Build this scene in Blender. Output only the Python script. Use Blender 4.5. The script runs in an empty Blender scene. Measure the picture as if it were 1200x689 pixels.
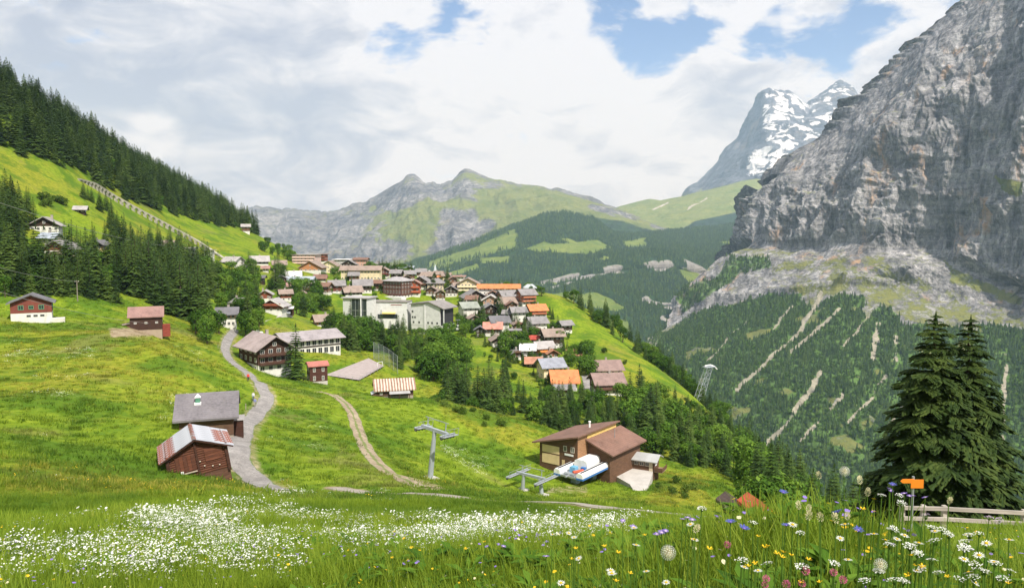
import bpy, bmesh, math, random
import numpy as np
from mathutils import Vector, Matrix

random.seed(7)
rng = np.random.default_rng(7)
SC = bpy.context.scene
COL = SC.collection
R = math.radians

# ------------------------------------------------------------------ camera, sky, sun, exposure
F = 860.0                                   # focal length in photograph pixels (1200 wide)
PITCH = math.atan((344.5 - 280.0) / F)      # the horizon lies at row 280
cam_d = bpy.data.cameras.new('camera')
cam = bpy.data.objects.new('camera', cam_d); COL.objects.link(cam)
cam_d.sensor_width = 36.0
cam_d.lens = 36.0 * F / 1200.0
cam_d.clip_start = 0.05
cam_d.clip_end = 60000.0
cam.location = (0, 0, 0)
cam.rotation_euler = (math.pi / 2 - PITCH, 0, 0)
SC.camera = cam
SC.view_settings.view_transform = 'Standard'
SC.view_settings.look = 'None'
SC.view_settings.gamma = 1.0
SC.view_settings.use_curve_mapping = False
SC.view_settings.exposure = 0.40
SC.cycles.use_denoising = True
SC.cycles.max_bounces = 5
SC.cycles.diffuse_bounces = 2
SC.cycles.glossy_bounces = 2
SC.cycles.transmission_bounces = 3
SC.cycles.transparent_max_bounces = 6
SC.cycles.volume_bounces = 1

SUN_TO = Vector((0.42, -0.64, 0.92)).normalized()     # towards the sun: to the right, a little behind, high
SUN_EL = math.asin(SUN_TO.z)
SUN_ROT = math.atan2(SUN_TO.x, SUN_TO.y)
sd = bpy.data.lights.new('sun', 'SUN')
sun = bpy.data.objects.new('sun', sd); COL.objects.link(sun)
sd.energy = 5.0
sd.angle = R(1.2)
sd.color = (1.0, 0.95, 0.87)
sun.rotation_euler = SUN_TO.to_track_quat('Z', 'Y').to_euler()


def ray(u, v):
    cx = (u - 600.0) / F
    cy = (344.5 - v) / F
    y = math.cos(PITCH) + cy * math.sin(PITCH)
    z = -math.sin(PITCH) + cy * math.cos(PITCH)
    return cx / y, z / y


def at(u, v, Y):
    a, b = ray(u, v)
    return np.array((a * Y, Y, b * Y))


def to_px(P):
    P = np.asarray(P, float)
    x, y, z = P[..., 0], P[..., 1], P[..., 2]
    f = y * math.cos(PITCH) - z * math.sin(PITCH)
    h = y * math.sin(PITCH) + z * math.cos(PITCH)
    f = np.where(np.abs(f) < 1e-3, 1e-3, f)
    return 600.0 + F * x / f, 344.5 - F * h / f


class NT:
    """small helper to write node trees"""
    def __init__(s, tree):
        s.t = tree; s.n = tree.nodes; s.l = tree.links
    def add(s, typ, **kw):
        n = s.n.new(typ)
        ins = kw.pop('ins', {})
        for k, v in kw.items():
            setattr(n, k, v)
        for k, v in ins.items():
            sock = n.inputs[k]
            if hasattr(v, 'is_linked') or hasattr(v, 'links'):
                s.l.new(v, sock)
            else:
                sock.default_value = v
        return n
    def math(s, op, a, b=None, clamp=False):
        n = s.add('ShaderNodeMath', operation=op, use_clamp=clamp)
        for i, v in enumerate((a, b)):
            if v is None: continue
            if hasattr(v, 'links'): s.l.new(v, n.inputs[i])
            else: n.inputs[i].default_value = v
        return n.outputs[0]
    def mix(s, fac, a, b, blend='MIX'):
        n = s.add('ShaderNodeMix', data_type='RGBA', blend_type=blend)
        for i, v in ((0, fac), (6, a), (7, b)):
            if hasattr(v, 'links'): s.l.new(v, n.inputs[i])
            else: n.inputs[i].default_value = v if i == 0 else (tuple(v) + (1,))[:4]
        return n.outputs[2]
    def ramp(s, fac, stops, interp='LINEAR'):
        n = s.add('ShaderNodeValToRGB')
        n.color_ramp.interpolation = interp
        e = n.color_ramp.elements
        while len(e) < len(stops): e.new(0.5)
        for el, (p, c) in zip(e, stops):
            el.position = p
            el.color = (c, c, c, 1) if isinstance(c, (int, float)) else (tuple(c) + (1,))[:4]
        s.l.new(fac, n.inputs[0])
        return n.outputs[0]
    def smooth(s, x, lo, hi):
        n = s.add('ShaderNodeMapRange', interpolation_type='SMOOTHSTEP')
        s.l.new(x, n.inputs[0]); n.inputs[1].default_value = lo; n.inputs[2].default_value = hi
        return n.outputs[0]
    def noise(s, vec, scale, detail=4, rough=0.55, dist=0.0):
        n = s.add('ShaderNodeTexNoise')
        if vec is not None: s.l.new(vec, n.inputs['Vector'])
        n.inputs['Scale'].default_value = scale
        n.inputs['Detail'].default_value = detail
        n.inputs['Roughness'].default_value = rough
        n.inputs['Distortion'].default_value = dist
        return n.outputs[0]
    def vmul(s, vec, k):
        n = s.add('ShaderNodeVectorMath', operation='MULTIPLY')
        s.l.new(vec, n.inputs[0]); n.inputs[1].default_value = k
        return n.outputs[0]


# the sky: a clear Nishita sky with broken cloud over it
world = bpy.data.worlds.new('World'); SC.world = world
world.use_nodes = True
w = NT(world.node_tree); w.n.clear()
wo = w.add('ShaderNodeOutputWorld')
bg = w.add('ShaderNodeBackground'); bg.inputs[1].default_value = 0.10
w.l.new(bg.outputs[0], wo.inputs[0])
sky = w.add('ShaderNodeTexSky', sky_type='NISHITA')
sky.sun_disc = False; sky.sun_elevation = SUN_EL; sky.sun_rotation = SUN_ROT
sky.altitude = 1600; sky.air_density = 1.0; sky.dust_density = 0.6; sky.ozone_density = 1.5
tc = w.add('ShaderNodeTexCoord')
sx = w.add('ShaderNodeSeparateXYZ'); w.l.new(tc.outputs['Generated'], sx.inputs[0])
zz = w.math('ADD', w.math('MAXIMUM', sx.outputs[2], 0.0), 0.10)
cp = w.add('ShaderNodeCombineXYZ')
w.l.new(w.math('DIVIDE', sx.outputs[0], zz), cp.inputs[0])
w.l.new(w.math('DIVIDE', sx.outputs[1], zz), cp.inputs[1])
vec = cp.outputs[0]
cs3 = w.add('ShaderNodeVectorMath', operation='MULTIPLY')
w.l.new(tc.outputs['Generated'], cs3.inputs[0]); cs3.inputs[1].default_value = (1.0, 1.0, 2.1)
vec3 = cs3.outputs[0]                       # direction, clouds flattened
n_big = w.noise(vec3, 2.6, 3, 0.5, 0.2)
n_mid = w.noise(vec3, 7.0, 10, 0.60, 0.25)
dens = w.math('ADD', w.math('MULTIPLY', n_big, 0.35), w.math('MULTIPLY', n_mid, 0.75))
def blob(u, v, width, k):
    a, b = ray(u, v)
    d = Vector((a, 1, b)).normalized()
    dp = w.add('ShaderNodeVectorMath', operation='DOT_PRODUCT')
    w.l.new(tc.outputs['Generated'], dp.inputs[0]); dp.inputs[1].default_value = d
    t = w.smooth(dp.outputs['Value'], math.cos(R(width)), 1.0)
    return w.math('MULTIPLY', t, k)
holes = 0.0
for b in ((700, 6, 5.0, .16), (765, 70, 3.6, .17), (465, -4, 6, .19), (550, 6, 4.0, .15), (850, 45, 4.5, .09), (960, 12, 6, .14), (790, -40, 8, .10)):
    holes = w.math('ADD', blob(*b), holes)
dens = w.math('SUBTRACT', dens, holes)
for b in ((640, 40, 4.5, .12), (720, 45, 1.8, .06), (180, 160, 2.2, .06), (300, 120, 20, .10), (690, 170, 8, .13), (860, 5, 3.0, .14), (800, 130, 5, .10), (880, 110, 6, .06)):
    dens = w.math('ADD', blob(*b), dens)
cover = w.smooth(dens, 0.405, 0.505)
# bright tops and grey undersides
n_sh = w.noise(vec3, 3.4, 6, 0.55, 0.3)
n_sh2 = w.noise(vec3, 9.0, 8, 0.62, 0.6)
sh = w.math('ADD', w.math('MULTIPLY', n_sh, 0.42), w.math('MULTIPLY', n_sh2, 0.58))
sh = w.math('ADD', sh, blob(80, 130, 24, -.06))
sh = w.math('ADD', sh, blob(600, 110, 16, .06))
sh = w.math('ADD', sh, blob(860, 150, 10, .04))
sh = w.math('ADD', sh, blob(182, 158, 2.2, .13))
sh = w.math('ADD', sh, w.math('MULTIPLY', w.smooth(dens, .62, .45), .06))
ccol = w.ramp(sh, ((0.37, (3.5, 3.85, 4.95)), (0.44, (4.45, 4.75, 5.65)), (0.50, (5.7, 5.9, 6.6)), (0.565, (7.0, 7.1, 7.6))))
clear = w.mix(1.0, sky.outputs[0], (1.0, 1.08, 1.25), 'MULTIPLY')
w.l.new(w.mix(cover, clear, ccol), bg.inputs[0])
world.cycles.sampling_method = 'MANUAL'
world.cycles.sample_map_resolution = 512

# ------------------------------------------------------------------ numbers: noise, interpolation
def _h(ix, iy, iz, seed):
    with np.errstate(over='ignore'):
        n = (ix.astype(np.uint32) * np.uint32(374761393) + iy.astype(np.uint32) * np.uint32(668265263)
             + iz.astype(np.uint32) * np.uint32(2246822519) + np.uint32((seed * 3266489917) & 0xffffffff))
        n = (n ^ (n >> np.uint32(13))) * np.uint32(1274126177)
        n = n ^ (n >> np.uint32(16))
    return n.astype(np.float64) / 4294967295.0 * 2 - 1


def vnoise(x, y, z=None, seed=0):
    x = np.asarray(x, float); y = np.asarray(y, float)
    z = np.zeros_like(x) if z is None else np.asarray(z, float)
    xi = np.floor(x).astype(np.int64); yi = np.floor(y).astype(np.int64); zi = np.floor(z).astype(np.int64)
    fx = x - xi; fy = y - yi; fz = z - zi
    fx = fx * fx * (3 - 2 * fx); fy = fy * fy * (3 - 2 * fy); fz = fz * fz * (3 - 2 * fz)
    r = 0
    for a in (0, 1):
        for b in (0, 1):
            for c in (0, 1):
                wgt = (fx if a else 1 - fx) * (fy if b else 1 - fy) * (fz if c else 1 - fz)
                r = r + wgt * _h(xi + a, yi + b, zi + c, seed)
    return r


def fbm(x, y, z=None, octaves=4, seed=0, gain=0.5):
    s = 0; a = 1.0; k = 1.0; t = 0
    for o in range(octaves):
        s = s + a * vnoise(x * k, y * k, None if z is None else z * k, seed + o)
        t += a; a *= gain; k *= 2.03
    return s / t


def ridged(x, y, z=None, octaves=4, seed=0):
    s = 0; a = 1.0; k = 1.0; t = 0
    for o in range(octaves):
        s = s + a * (1 - 2 * np.abs(vnoise(x * k, y * k, None if z is None else z * k, seed + o)))
        t += a; a *= 0.5; k *= 2.03
    return s / t


def sstep(x, a, b):
    t = np.clip((np.asarray(x, float) - a) / (b - a), 0, 1)
    return t * t * (3 - 2 * t)


def seg_dist(u, v, pts):
    """distance from points (u,v) to a polyline"""
    best = np.full(np.shape(u), 1e9)
    for (x0, y0), (x1, y1) in zip(pts[:-1], pts[1:]):
        dx, dy = x1 - x0, y1 - y0
        t = np.clip(((u - x0) * dx + (v - y0) * dy) / (dx * dx + dy * dy + 1e-9), 0, 1)
        best = np.minimum(best, np.hypot(u - x0 - t * dx, v - y0 - t * dy))
    return best


def inside(u, v, poly):
    res = np.zeros(np.shape(u), bool)
    n = len(poly)
    for i in range(n):
        x0, y0 = poly[i]; x1, y1 = poly[(i + 1) % n]
        if y0 == y1: continue
        c = ((v < y0) != (v < y1)) & (u < (x1 - x0) * (v - y0) / (y1 - y0) + x0)
        res ^= c
    return res


def soft_poly(u, v, poly, w_):
    d = seg_dist(u, v, list(poly) + [poly[0]])
    return sstep(np.where(inside(u, v, poly), d, -d), -w_, w_)


def cat_interp(arr, n, axis):
    """Catmull-Rom resampling of a control grid along one axis"""
    arr = np.moveaxis(np.asarray(arr, float), axis, 0)
    m = arr.shape[0]
    t = np.linspace(0, m - 1, n)
    i = np.clip(np.floor(t).astype(int), 0, m - 2)
    f = (t - i).reshape(-1, *([1] * (arr.ndim - 1)))
    p0 = arr[np.maximum(i - 1, 0)]; p1 = arr[i]; p2 = arr[i + 1]; p3 = arr[np.minimum(i + 2, m - 1)]
    k = 0.42
    m1 = (p2 - p0) * k; m2 = (p3 - p1) * k
    r = (2 * f**3 - 3 * f**2 + 1) * p1 + (f**3 - 2 * f**2 + f) * m1 + (-2 * f**3 + 3 * f**2) * p2 + (f**3 - f**2) * m2
    return np.moveaxis(r, 0, axis)


# ------------------------------------------------------------------ building helpers
def tag(o, label=None, cat=None, group=None, kind=None):
    if label: o['label'] = label
    if cat: o['category'] = cat
    if group: o['group'] = group
    if kind: o['kind'] = kind
    return o


def mesh_obj(name, verts, faces, mat=None, parent=None, smooth=False, link=True):
    me = bpy.data.meshes.new(name)
    me.from_pydata([tuple(map(float, p)) for p in verts], [], faces)
    if mat is not None: me.materials.append(mat)
    if smooth:
        me.polygons.foreach_set('use_smooth', [True] * len(me.polygons))
    me.update()
    o = bpy.data.objects.new(name, me)
    if link: COL.objects.link(o)
    if parent is not None: o.parent = parent
    return o


def grid_obj(name, P, mat, attrs=None, smooth=True, close=False):
    """a mesh from an (rows, cols, 3) array; fast path"""
    nr, nc = P.shape[:2]
    me = bpy.data.meshes.new(name)
    V = P.reshape(-1, 3).astype(np.float32)
    cc = nc if close else nc - 1
    i, j = np.meshgrid(np.arange(nr - 1), np.arange(cc), indexing='ij')
    j2 = (j + 1) % nc
    Fq = np.stack((i * nc + j, i * nc + j2, (i + 1) * nc + j2, (i + 1) * nc + j), -1).reshape(-1, 4).astype(np.int32)
    me.vertices.add(len(V)); me.vertices.foreach_set('co', V.ravel())
    me.loops.add(Fq.size); me.loops.foreach_set('vertex_index', Fq.ravel())
    me.polygons.add(len(Fq))
    me.polygons.foreach_set('loop_start', np.arange(0, Fq.size, 4, dtype=np.int32))
    me.polygons.foreach_set('use_smooth', np.full(len(Fq), smooth))
    me.materials.append(mat)
    for k, a in (attrs or {}).items():
        at_ = me.attributes.new(k, 'FLOAT_COLOR', 'POINT')
        c = np.ones((len(V), 4), np.float32); c[:, :a.shape[-1]] = a.reshape(len(V), -1)
        at_.data.foreach_set('color', c.ravel())
    me.update(calc_edges=True); me.validate()
    o = bpy.data.objects.new(name, me); COL.objects.link(o)
    return o


def empty(name, loc, rz=0.0):
    o = bpy.data.objects.new(name, None); COL.objects.link(o)
    o.location = tuple(map(float, loc)); o.rotation_euler = (0, 0, rz)
    o.empty_display_size = 0.5
    return o


class MB:
    """collects boxes, bars, tubes into one mesh"""
    def __init__(s): s.v = []; s.f = []
    def add(s, vs, fs):
        b = len(s.v); s.v += [tuple(map(float, p)) for p in vs]
        s.f += [tuple(b + i for i in f) for f in fs]
        return s
    def box(s, x0, x1, y0, y1, z0, z1):
        return s.add([(x0, y0, z0), (x1, y0, z0), (x1, y1, z0), (x0, y1, z0), (x0, y0, z1), (x1, y0, z1), (x1, y1, z1), (x0, y1, z1)],
                     [(0, 3, 2, 1), (4, 5, 6, 7), (0, 1, 5, 4), (1, 2, 6, 5), (2, 3, 7, 6), (3, 0, 4, 7)])
    def hexa(s, p):                      # eight corners, bottom ring then top ring
        return s.add(p, [(0, 3, 2, 1), (4, 5, 6, 7), (0, 1, 5, 4), (1, 2, 6, 5), (2, 3, 7, 6), (3, 0, 4, 7)])
    def prism(s, poly, axis, a, b):      # polygon in the other two axes, swept along axis from a to b
        n = len(poly)
        def mk(p, t):
            return {'x': (t, p[0], p[1]), 'y': (p[0], t, p[1]), 'z': (p[0], p[1], t)}[axis]
        vs = [mk(p, a) for p in poly] + [mk(p, b) for p in poly]
        fs = [tuple(range(n))[::-1], tuple(range(n, 2 * n))] + [(i, (i + 1) % n, n + (i + 1) % n, n + i) for i in range(n)]
        return s.add(vs, fs)
    def tube(s, pts, r, n=6, cap=True):
        pts = [Vector(p) for p in pts]
        rs = r if isinstance(r, (list, tuple)) else [r] * len(pts)
        rings = []
        for i, p in enumerate(pts):
            d = (pts[min(i + 1, len(pts) - 1)] - pts[max(i - 1, 0)]).normalized()
            a = d.orthogonal().normalized() if i == 0 else (pa - d * pa.dot(d)).normalized()
            pa = a
            c = d.cross(a)
            rings.append([p + (a * math.cos(t) + c * math.sin(t)) * rs[i] for t in [2 * math.pi * k / n for k in range(n)]])
        vs = [q for rg in rings for q in rg]
        fs = []
        for i in range(len(pts) - 1):
            for k in range(n):
                fs.append((i * n + k, i * n + (k + 1) % n, (i + 1) * n + (k + 1) % n, (i + 1) * n + k))
        if cap:
            fs.append(tuple(range(n))[::-1]); fs.append(tuple(range((len(pts) - 1) * n, len(pts) * n)))
        return s.add(vs, fs)
    def bar(s, a, b, w_, h_):             # rectangular beam between two points
        a, b = Vector(a), Vector(b); d = (b - a).normalized()
        x = d.cross(Vector((0, 0, 1)))
        x = x.normalized() if x.length > 1e-4 else Vector((1, 0, 0))
        y = x.cross(d)
        return s.hexa([a - x * w_ / 2 - y * h_ / 2, a + x * w_ / 2 - y * h_ / 2, b + x * w_ / 2 - y * h_ / 2, b - x * w_ / 2 - y * h_ / 2,
                       a - x * w_ / 2 + y * h_ / 2, a + x * w_ / 2 + y * h_ / 2, b + x * w_ / 2 + y * h_ / 2, b - x * w_ / 2 + y * h_ / 2])
    def lathe(s, prof, n=10, c=(0, 0, 0)):
        vs = []; fs = []
        for (r, z) in prof:
            for k in range(n):
                t = 2 * math.pi * k / n
                vs.append((c[0] + r * math.cos(t), c[1] + r * math.sin(t), c[2] + z))
        for i in range(len(prof) - 1):
            for k in range(n):
                fs.append((i * n + k, i * n + (k + 1) % n, (i + 1) * n + (k + 1) % n, (i + 1) * n + k))
        fs.append(tuple(range(n))[::-1]); fs.append(tuple(range((len(prof) - 1) * n, len(prof) * n)))
        return s.add(vs, fs)
    def build(s, name, mat, parent=None, smooth=False, link=True):
        return mesh_obj(name, s.v, s.f, mat, parent, smooth, link)


def copy_tree(o, parent=None):
    c = o.copy(); COL.objects.link(c)
    if parent is not None: c.parent = parent
    for ch in list(o.children): copy_tree(ch, c)
    return c


# ------------------------------------------------------------------ scattering (uncountable growth only)
PROTO = bpy.data.collections.new('growth_shapes')       # not linked to the scene: only a source for the scatters


def proto(o):
    for c in list(o.users_collection): c.objects.unlink(o)
    PROTO.objects.link(o)
    return o


def scatter(name, pts, protos, scale, pick=None, rot=None, label=None, cat=None):
    pts = np.asarray(pts, np.float32); n = len(pts)
    me = bpy.data.meshes.new(name)
    me.vertices.add(n); me.vertices.foreach_set('co', pts.ravel())
    a = me.attributes.new('s', 'FLOAT', 'POINT'); a.data.foreach_set('value', np.asarray(scale, np.float32))
    rot = np.stack((rng.normal(0, .04, n), rng.normal(0, .04, n), rng.uniform(0, 6.283, n)), -1) if rot is None else rot
    a = me.attributes.new('r', 'FLOAT_VECTOR', 'POINT'); a.data.foreach_set('vector', np.asarray(rot, np.float32).ravel())
    pick = rng.integers(0, len(protos), n) if pick is None else pick
    a = me.attributes.new('p', 'INT', 'POINT'); a.data.foreach_set('value', np.asarray(pick, np.int32))
    o = bpy.data.objects.new(name, me); COL.objects.link(o)
    g = bpy.data.node_groups.new(name, 'GeometryNodeTree')
    g.interface.new_socket('Geometry', in_out='INPUT', socket_type='NodeSocketGeometry')
    g.interface.new_socket('Geometry', in_out='OUTPUT', socket_type='NodeSocketGeometry')
    t = NT(g)
    gi = t.add('NodeGroupInput'); go = t.add('NodeGroupOutput')
    def attr(nm, dt):
        q = t.add('GeometryNodeInputNamedAttribute', data_type=dt); q.inputs[0].default_value = nm
        return q.outputs[0]
    s_, r_, p_ = attr('s', 'FLOAT'), attr('r', 'FLOAT_VECTOR'), attr('p', 'INT')
    jn = t.add('GeometryNodeJoinGeometry')
    for k, pr in enumerate(protos):
        oi = t.add('GeometryNodeObjectInfo'); oi.inputs['Object'].default_value = pr
        oi.inputs['As Instance'].default_value = True
        cmp_ = t.add('FunctionNodeCompare', data_type='INT', operation='EQUAL')
        ia = [i for i in cmp_.inputs if i.type == 'INT']
        t.l.new(p_, ia[0]); ia[1].default_value = k
        ip = t.add('GeometryNodeInstanceOnPoints')
        t.l.new(gi.outputs[0], ip.inputs['Points'])
        t.l.new(cmp_.outputs[0], ip.inputs['Selection'])
        t.l.new(oi.outputs['Geometry'], ip.inputs['Instance'])
        e2r = t.add('FunctionNodeEulerToRotation'); t.l.new(r_, e2r.inputs[0])
        t.l.new(e2r.outputs[0], ip.inputs['Rotation'])
        t.l.new(s_, ip.inputs['Scale'])
        t.l.new(ip.outputs[0], jn.inputs[0])
    t.l.new(jn.outputs[0], go.inputs[0])
    md = o.modifiers.new('scatter', 'NODES'); md.node_group = g
    tag(o, label, cat, kind='stuff')
    return o


# ------------------------------------------------------------------ materials
def new_mat(name):
    m = bpy.data.materials.new(name); m.use_nodes = True
    t = NT(m.node_tree); t.n.clear()
    out = t.add('ShaderNodeOutputMaterial')
    b = t.add('ShaderNodeBsdfPrincipled')
    t.l.new(b.outputs[0], out.inputs[0])
    b.inputs['Roughness'].default_value = 0.85
    b.inputs['Specular IOR Level'].default_value = 0.25
    return m, t, b, out


def set_in(t, sock, v):
    if hasattr(v, 'links'): t.l.new(v, sock)
    else: sock.default_value = (tuple(v) + (1,))[:4] if isinstance(v, (tuple, list)) else v


def bump(t, b, h, strength, dist):
    n = t.add('ShaderNodeBump'); n.inputs['Strength'].default_value = strength; n.inputs['Distance'].default_value = dist
    t.l.new(h, n.inputs['Height']); t.l.new(n.outputs[0], b.inputs['Normal'])


_MATS = {}
def plain(col, rough=0.8, kind='plaster', metal=0.0):
    """weathered one-colour surface: plaster, wood boards, roofing, metal"""
    key = (tuple(round(c, 3) for c in col), rough, kind, metal)
    if key in _MATS: return _MATS[key]
    m, t, b, _ = new_mat(kind)
    tcn = t.add('ShaderNodeTexCoord'); oc = tcn.outputs['Object']
    oi = t.add('ShaderNodeObjectInfo')
    if kind == 'wood':
        st = t.noise(t.vmul(oc, (1.0, 1.0, 9.0)), 0.9, 5, .6)
        gr = t.noise(t.vmul(oc, (.5, .5, 14.0)), 2.2, 3, .6)
        k = t.math('ADD', t.math('MULTIPLY', st, .7), t.math('MULTIPLY', gr, .3))
        c = t.ramp(k, ((.3, tuple(x * .55 for x in col)), (.5, col), (.72, tuple(min(1, x * 1.55 + .01) for x in col))))
        bump(t, b, gr, .5, .02)
    elif kind == 'roof':
        st = t.noise(oc, 0.35, 5, .6)
        fine = t.noise(t.vmul(oc, (1, 1, 1)), 3.0, 3, .6)
        k = t.math('ADD', t.math('MULTIPLY', st, .6), t.math('MULTIPLY', fine, .4))
        c = t.ramp(k, ((.3, tuple(x * .5 for x in col)), (.5, col), (.68, tuple(min(1, x * 1.3) for x in col))))
        c = t.mix(t.math('MULTIPLY', t.smooth(t.noise(t.vmul(oc, (1.6, 1.6, .5)), .5, 5, .7), .55, .7), .28), c, (.16, .15, .11))
        wv = t.add('ShaderNodeTexWave', wave_type='BANDS', bands_direction='Z'); t.l.new(oc, wv.inputs[0])
        wv.inputs['Scale'].default_value = 1.7; wv.inputs['Distortion'].default_value = .6
        c = t.mix(t.math('MULTIPLY', wv.outputs[1], .22), c, tuple(x * .45 for x in col))
        bump(t, b, fine, .4, .03)
    else:
        st = t.noise(oc, 0.6, 6, .6)
        c = t.ramp(st, ((.3, tuple(x * .82 for x in col)), (.55, col), (.75, tuple(min(1, x * 1.08) for x in col))))
        fine = t.noise(oc, 12, 2, .6)
        bump(t, b, fine, .15, .01)
    set_in(t, b.inputs['Base Color'], c)
    b.inputs['Roughness'].default_value = rough
    b.inputs['Metallic'].default_value = metal
    _MATS[key] = m
    return m


def glass_mat():
    key = 'glass'
    if key in _MATS: return _MATS[key]
    m, t, b, _ = new_mat('window_glass')
    b.inputs['Base Color'].default_value = (.03, .035, .04, 1)
    b.inputs['Roughness'].default_value = .12
    b.inputs['Specular IOR Level'].default_value = .6
    _MATS[key] = m
    return m
# ------------------------------------------------------------------ the near ground as one height function
PX = [  # (column, row, distance): what the photograph shows of the slope
 (0, 655, 13), (0, 600, 30), (0, 565, 48), (120, 640, 15), (300, 650, 13), (300, 600, 30), (450, 640, 15), (520, 600, 38), (600, 640, 12),
 (60, 547, 60), (150, 561, 66), (240, 561, 76), (300, 560, 84), (380, 565, 82), (60, 500, 90), (0, 450, 118), (100, 455, 118), (0, 400, 158), (35, 380, 190),
 (120, 390, 178), (165, 389, 172), (200, 420, 150), (190, 480, 112), (243, 498, 106), (285, 540, 88), (287, 515, 106), (304, 480, 140),
 (264, 440, 188), (264, 402, 240), (320, 437, 236), (390, 442, 258), (450, 430, 285), (371, 449, 218), (458, 467, 190), (400, 475, 165),
 (345, 470, 152), (440, 530, 116), (350, 520, 112), (430, 574, 74), (560, 585, 62), (650, 588, 58), (505, 558, 118), (540, 505, 170), (500, 470, 190), (540, 480, 190),
 (585, 502, 180), (622, 528, 168), (620, 565, 140), (690, 568, 148), (745, 572, 150), (720, 596, 47), (830, 607, 37),
 (690, 470, 275), (715, 463, 285), (665, 457, 300), (640, 440, 330), (600, 420, 355), (560, 402, 385), (510, 396, 415), (430, 384, 425),
 (340, 378, 320), (300, 352, 385), (390, 347, 480), (450, 347, 500), (520, 347, 520), (600, 352, 480), (640, 387, 420), (652, 345, 490),
 (700, 390, 430), (760, 425, 385), (820, 475, 335), (868, 530, 290),
 (350, 320, 610), (400, 322, 630), (450, 317, 660), (520, 330, 610), (560, 336, 590), (600, 341, 540),
 (330, 302, 570), (250, 302, 490), (200, 272, 490), (100, 217, 440), (0, 182, 390), (50, 272, 300), (0, 300, 262), (110, 300, 310), (100, 352, 232), (200, 345, 300),
 (130, 230, 490), (200, 257, 570), (280, 272, 690), (200, 232, 640), (100, 163, 560), (0, 116, 470), (-150, 62, 420), (-150, 200, 300), (-200, 420, 110), (-200, 560, 45),
]
WP = [  # the same in metres, where the photograph does not see the ground
 (0, 0, -1.72), (-4, 0, -1.9), (4, 0, -1.6), (1.8, 3, -2.0), (2.9, 4.6, -2.46), (2.0, 5.2, -2.25), (2.5, 5.2, -2.25), (1.5, 5.4, -2.42), (5, 6, -3.15), (1.3, 7, -3.2), (0, 5, -2.9), (-3, 4, -3.0), (5, 10, -4.7),
 (10, 12, -5.2), (12, 25, -10.3), (18, 25, -10.1), (8, 25, -10.2), (26, 24, -10), (-60, 10, -3.5), (60, 10, -14),
 (36, 55, -25.5), (46, 120, -50), (100, 120, -85), (60, 60, -33), (100, 60, -58), (200, 60, -140),
 (-20, 235, -56), (4, 240, -58), (30, 225, -61), (50, 215, -64), (70, 260, -72), (20, 170, -54), (42, 150, -52.5),
 (130, 410, -120), (150, 330, -140), (210, 450, -230), (250, 300, -270), (100, 510, -90), (180, 620, -240), (400, 500, -500), (400, 200, -430), (160, 200, -150),
 (40, 640, -95), (-50, 760, -90), (-150, 780, -50), (-260, 860, -20), (0, 900, -260), (-300, 1150, -120), (200, 1000, -480), (-40, 1300, -500),
 (-420, 620, 110), (-520, 420, 170), (-600, 800, 160), (-500, 1100, 60), (-400, 150, 90), (-500, 20, 120), (-900, 500, 290), (-900, 1200, 200), (600, 900, -800), (800, 300, -820),
]


def _warp(x, y):
    q = np.maximum(y, -3) + 12.0
    return np.stack((x / q, np.log(q) * 0.8), -1), q


_cp = np.array([at(*p) for p in PX] + [np.array(p, float) for p in WP])
_A, _q = _warp(_cp[:, 0], _cp[:, 1])
_n = len(_cp)


def _phi(r2):
    return 0.5 * r2 * np.log(r2 + 1e-12)


_K = np.zeros((_n + 3, _n + 3))
_K[:_n, :_n] = _phi(((_A[:, None] - _A[None]) ** 2).sum(-1)) + np.eye(_n) * 6e-4
_K[:_n, _n] = 1; _K[:_n, _n + 1:] = _A; _K[_n, :_n] = 1; _K[_n + 1:, :_n] = _A.T
_W = np.linalg.solve(_K, np.concatenate((_cp[:, 2] / _q, [0, 0, 0])))


def H0(x, y):
    x = np.atleast_1d(np.asarray(x, float)); y = np.atleast_1d(np.asarray(y, float))
    out = np.empty(x.shape)
    xf, yf, of = x.ravel(), y.ravel(), out.ravel()
    for s in range(0, xf.size, 20000):
        B, q = _warp(xf[s:s + 20000], yf[s:s + 20000])
        z = _phi(((B[:, None] - _A[None]) ** 2).sum(-1)) @ _W[:_n] + _W[_n] + B @ _W[_n + 1:]
        of[s:s + 20000] = z * q - np.minimum(yf[s:s + 20000] + 3, 0) * 0.25
    return of.reshape(x.shape)


def H(x, y):
    x = np.asarray(x, float); y = np.asarray(y, float)
    r = np.hypot(x, y)
    z = H0(x, y).reshape(np.shape(np.atleast_1d(x)))
    z = z + fbm(x / 38.0, y / 38.0, None, 3, 11) * 1.5 * sstep(r, 40, 220)
    z = z + fbm(x / 9.0, y / 9.0, None, 3, 12) * .5 * sstep(r, 6, 60)
    z = z + ridged(x / 26.0 + .4 * fbm(x / 14., y / 14., None, 2, 15), y / 11.0, None, 2, 16) * .45 * sstep(r, 60, 110) * (1 - sstep(y, 230, 300))
    z = z + fbm(x / 1.7, y / 1.7, None, 2, 13) * .05
    return z


def Hs(x, y):
    return float(H(np.array([x]), np.array([y]))[0])


_YS = np.concatenate((np.linspace(2, 40, 60), np.geomspace(40.5, 1150, 700)))


def hit(u, v, y0=2.0):
    """the first point of the ground seen through a pixel"""
    a, b = ray(u, v)
    ys = _YS[_YS >= y0]
    z = H(a * ys, ys)
    below = b * ys < z
    if not below.any():
        return hit(u, v + 1.0, y0) if v < 700 else None      # beyond the skyline of the ground: its edge
    i = int(np.argmax(below))
    if i == 0: Y = ys[0]
    else:
        d0 = b * ys[i - 1] - z[i - 1]; d1 = b * ys[i] - z[i]
        Y = ys[i - 1] + (ys[i] - ys[i - 1]) * d0 / (d0 - d1)
    return np.array((a * Y, Y, Hs(a * Y, Y)))


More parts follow.
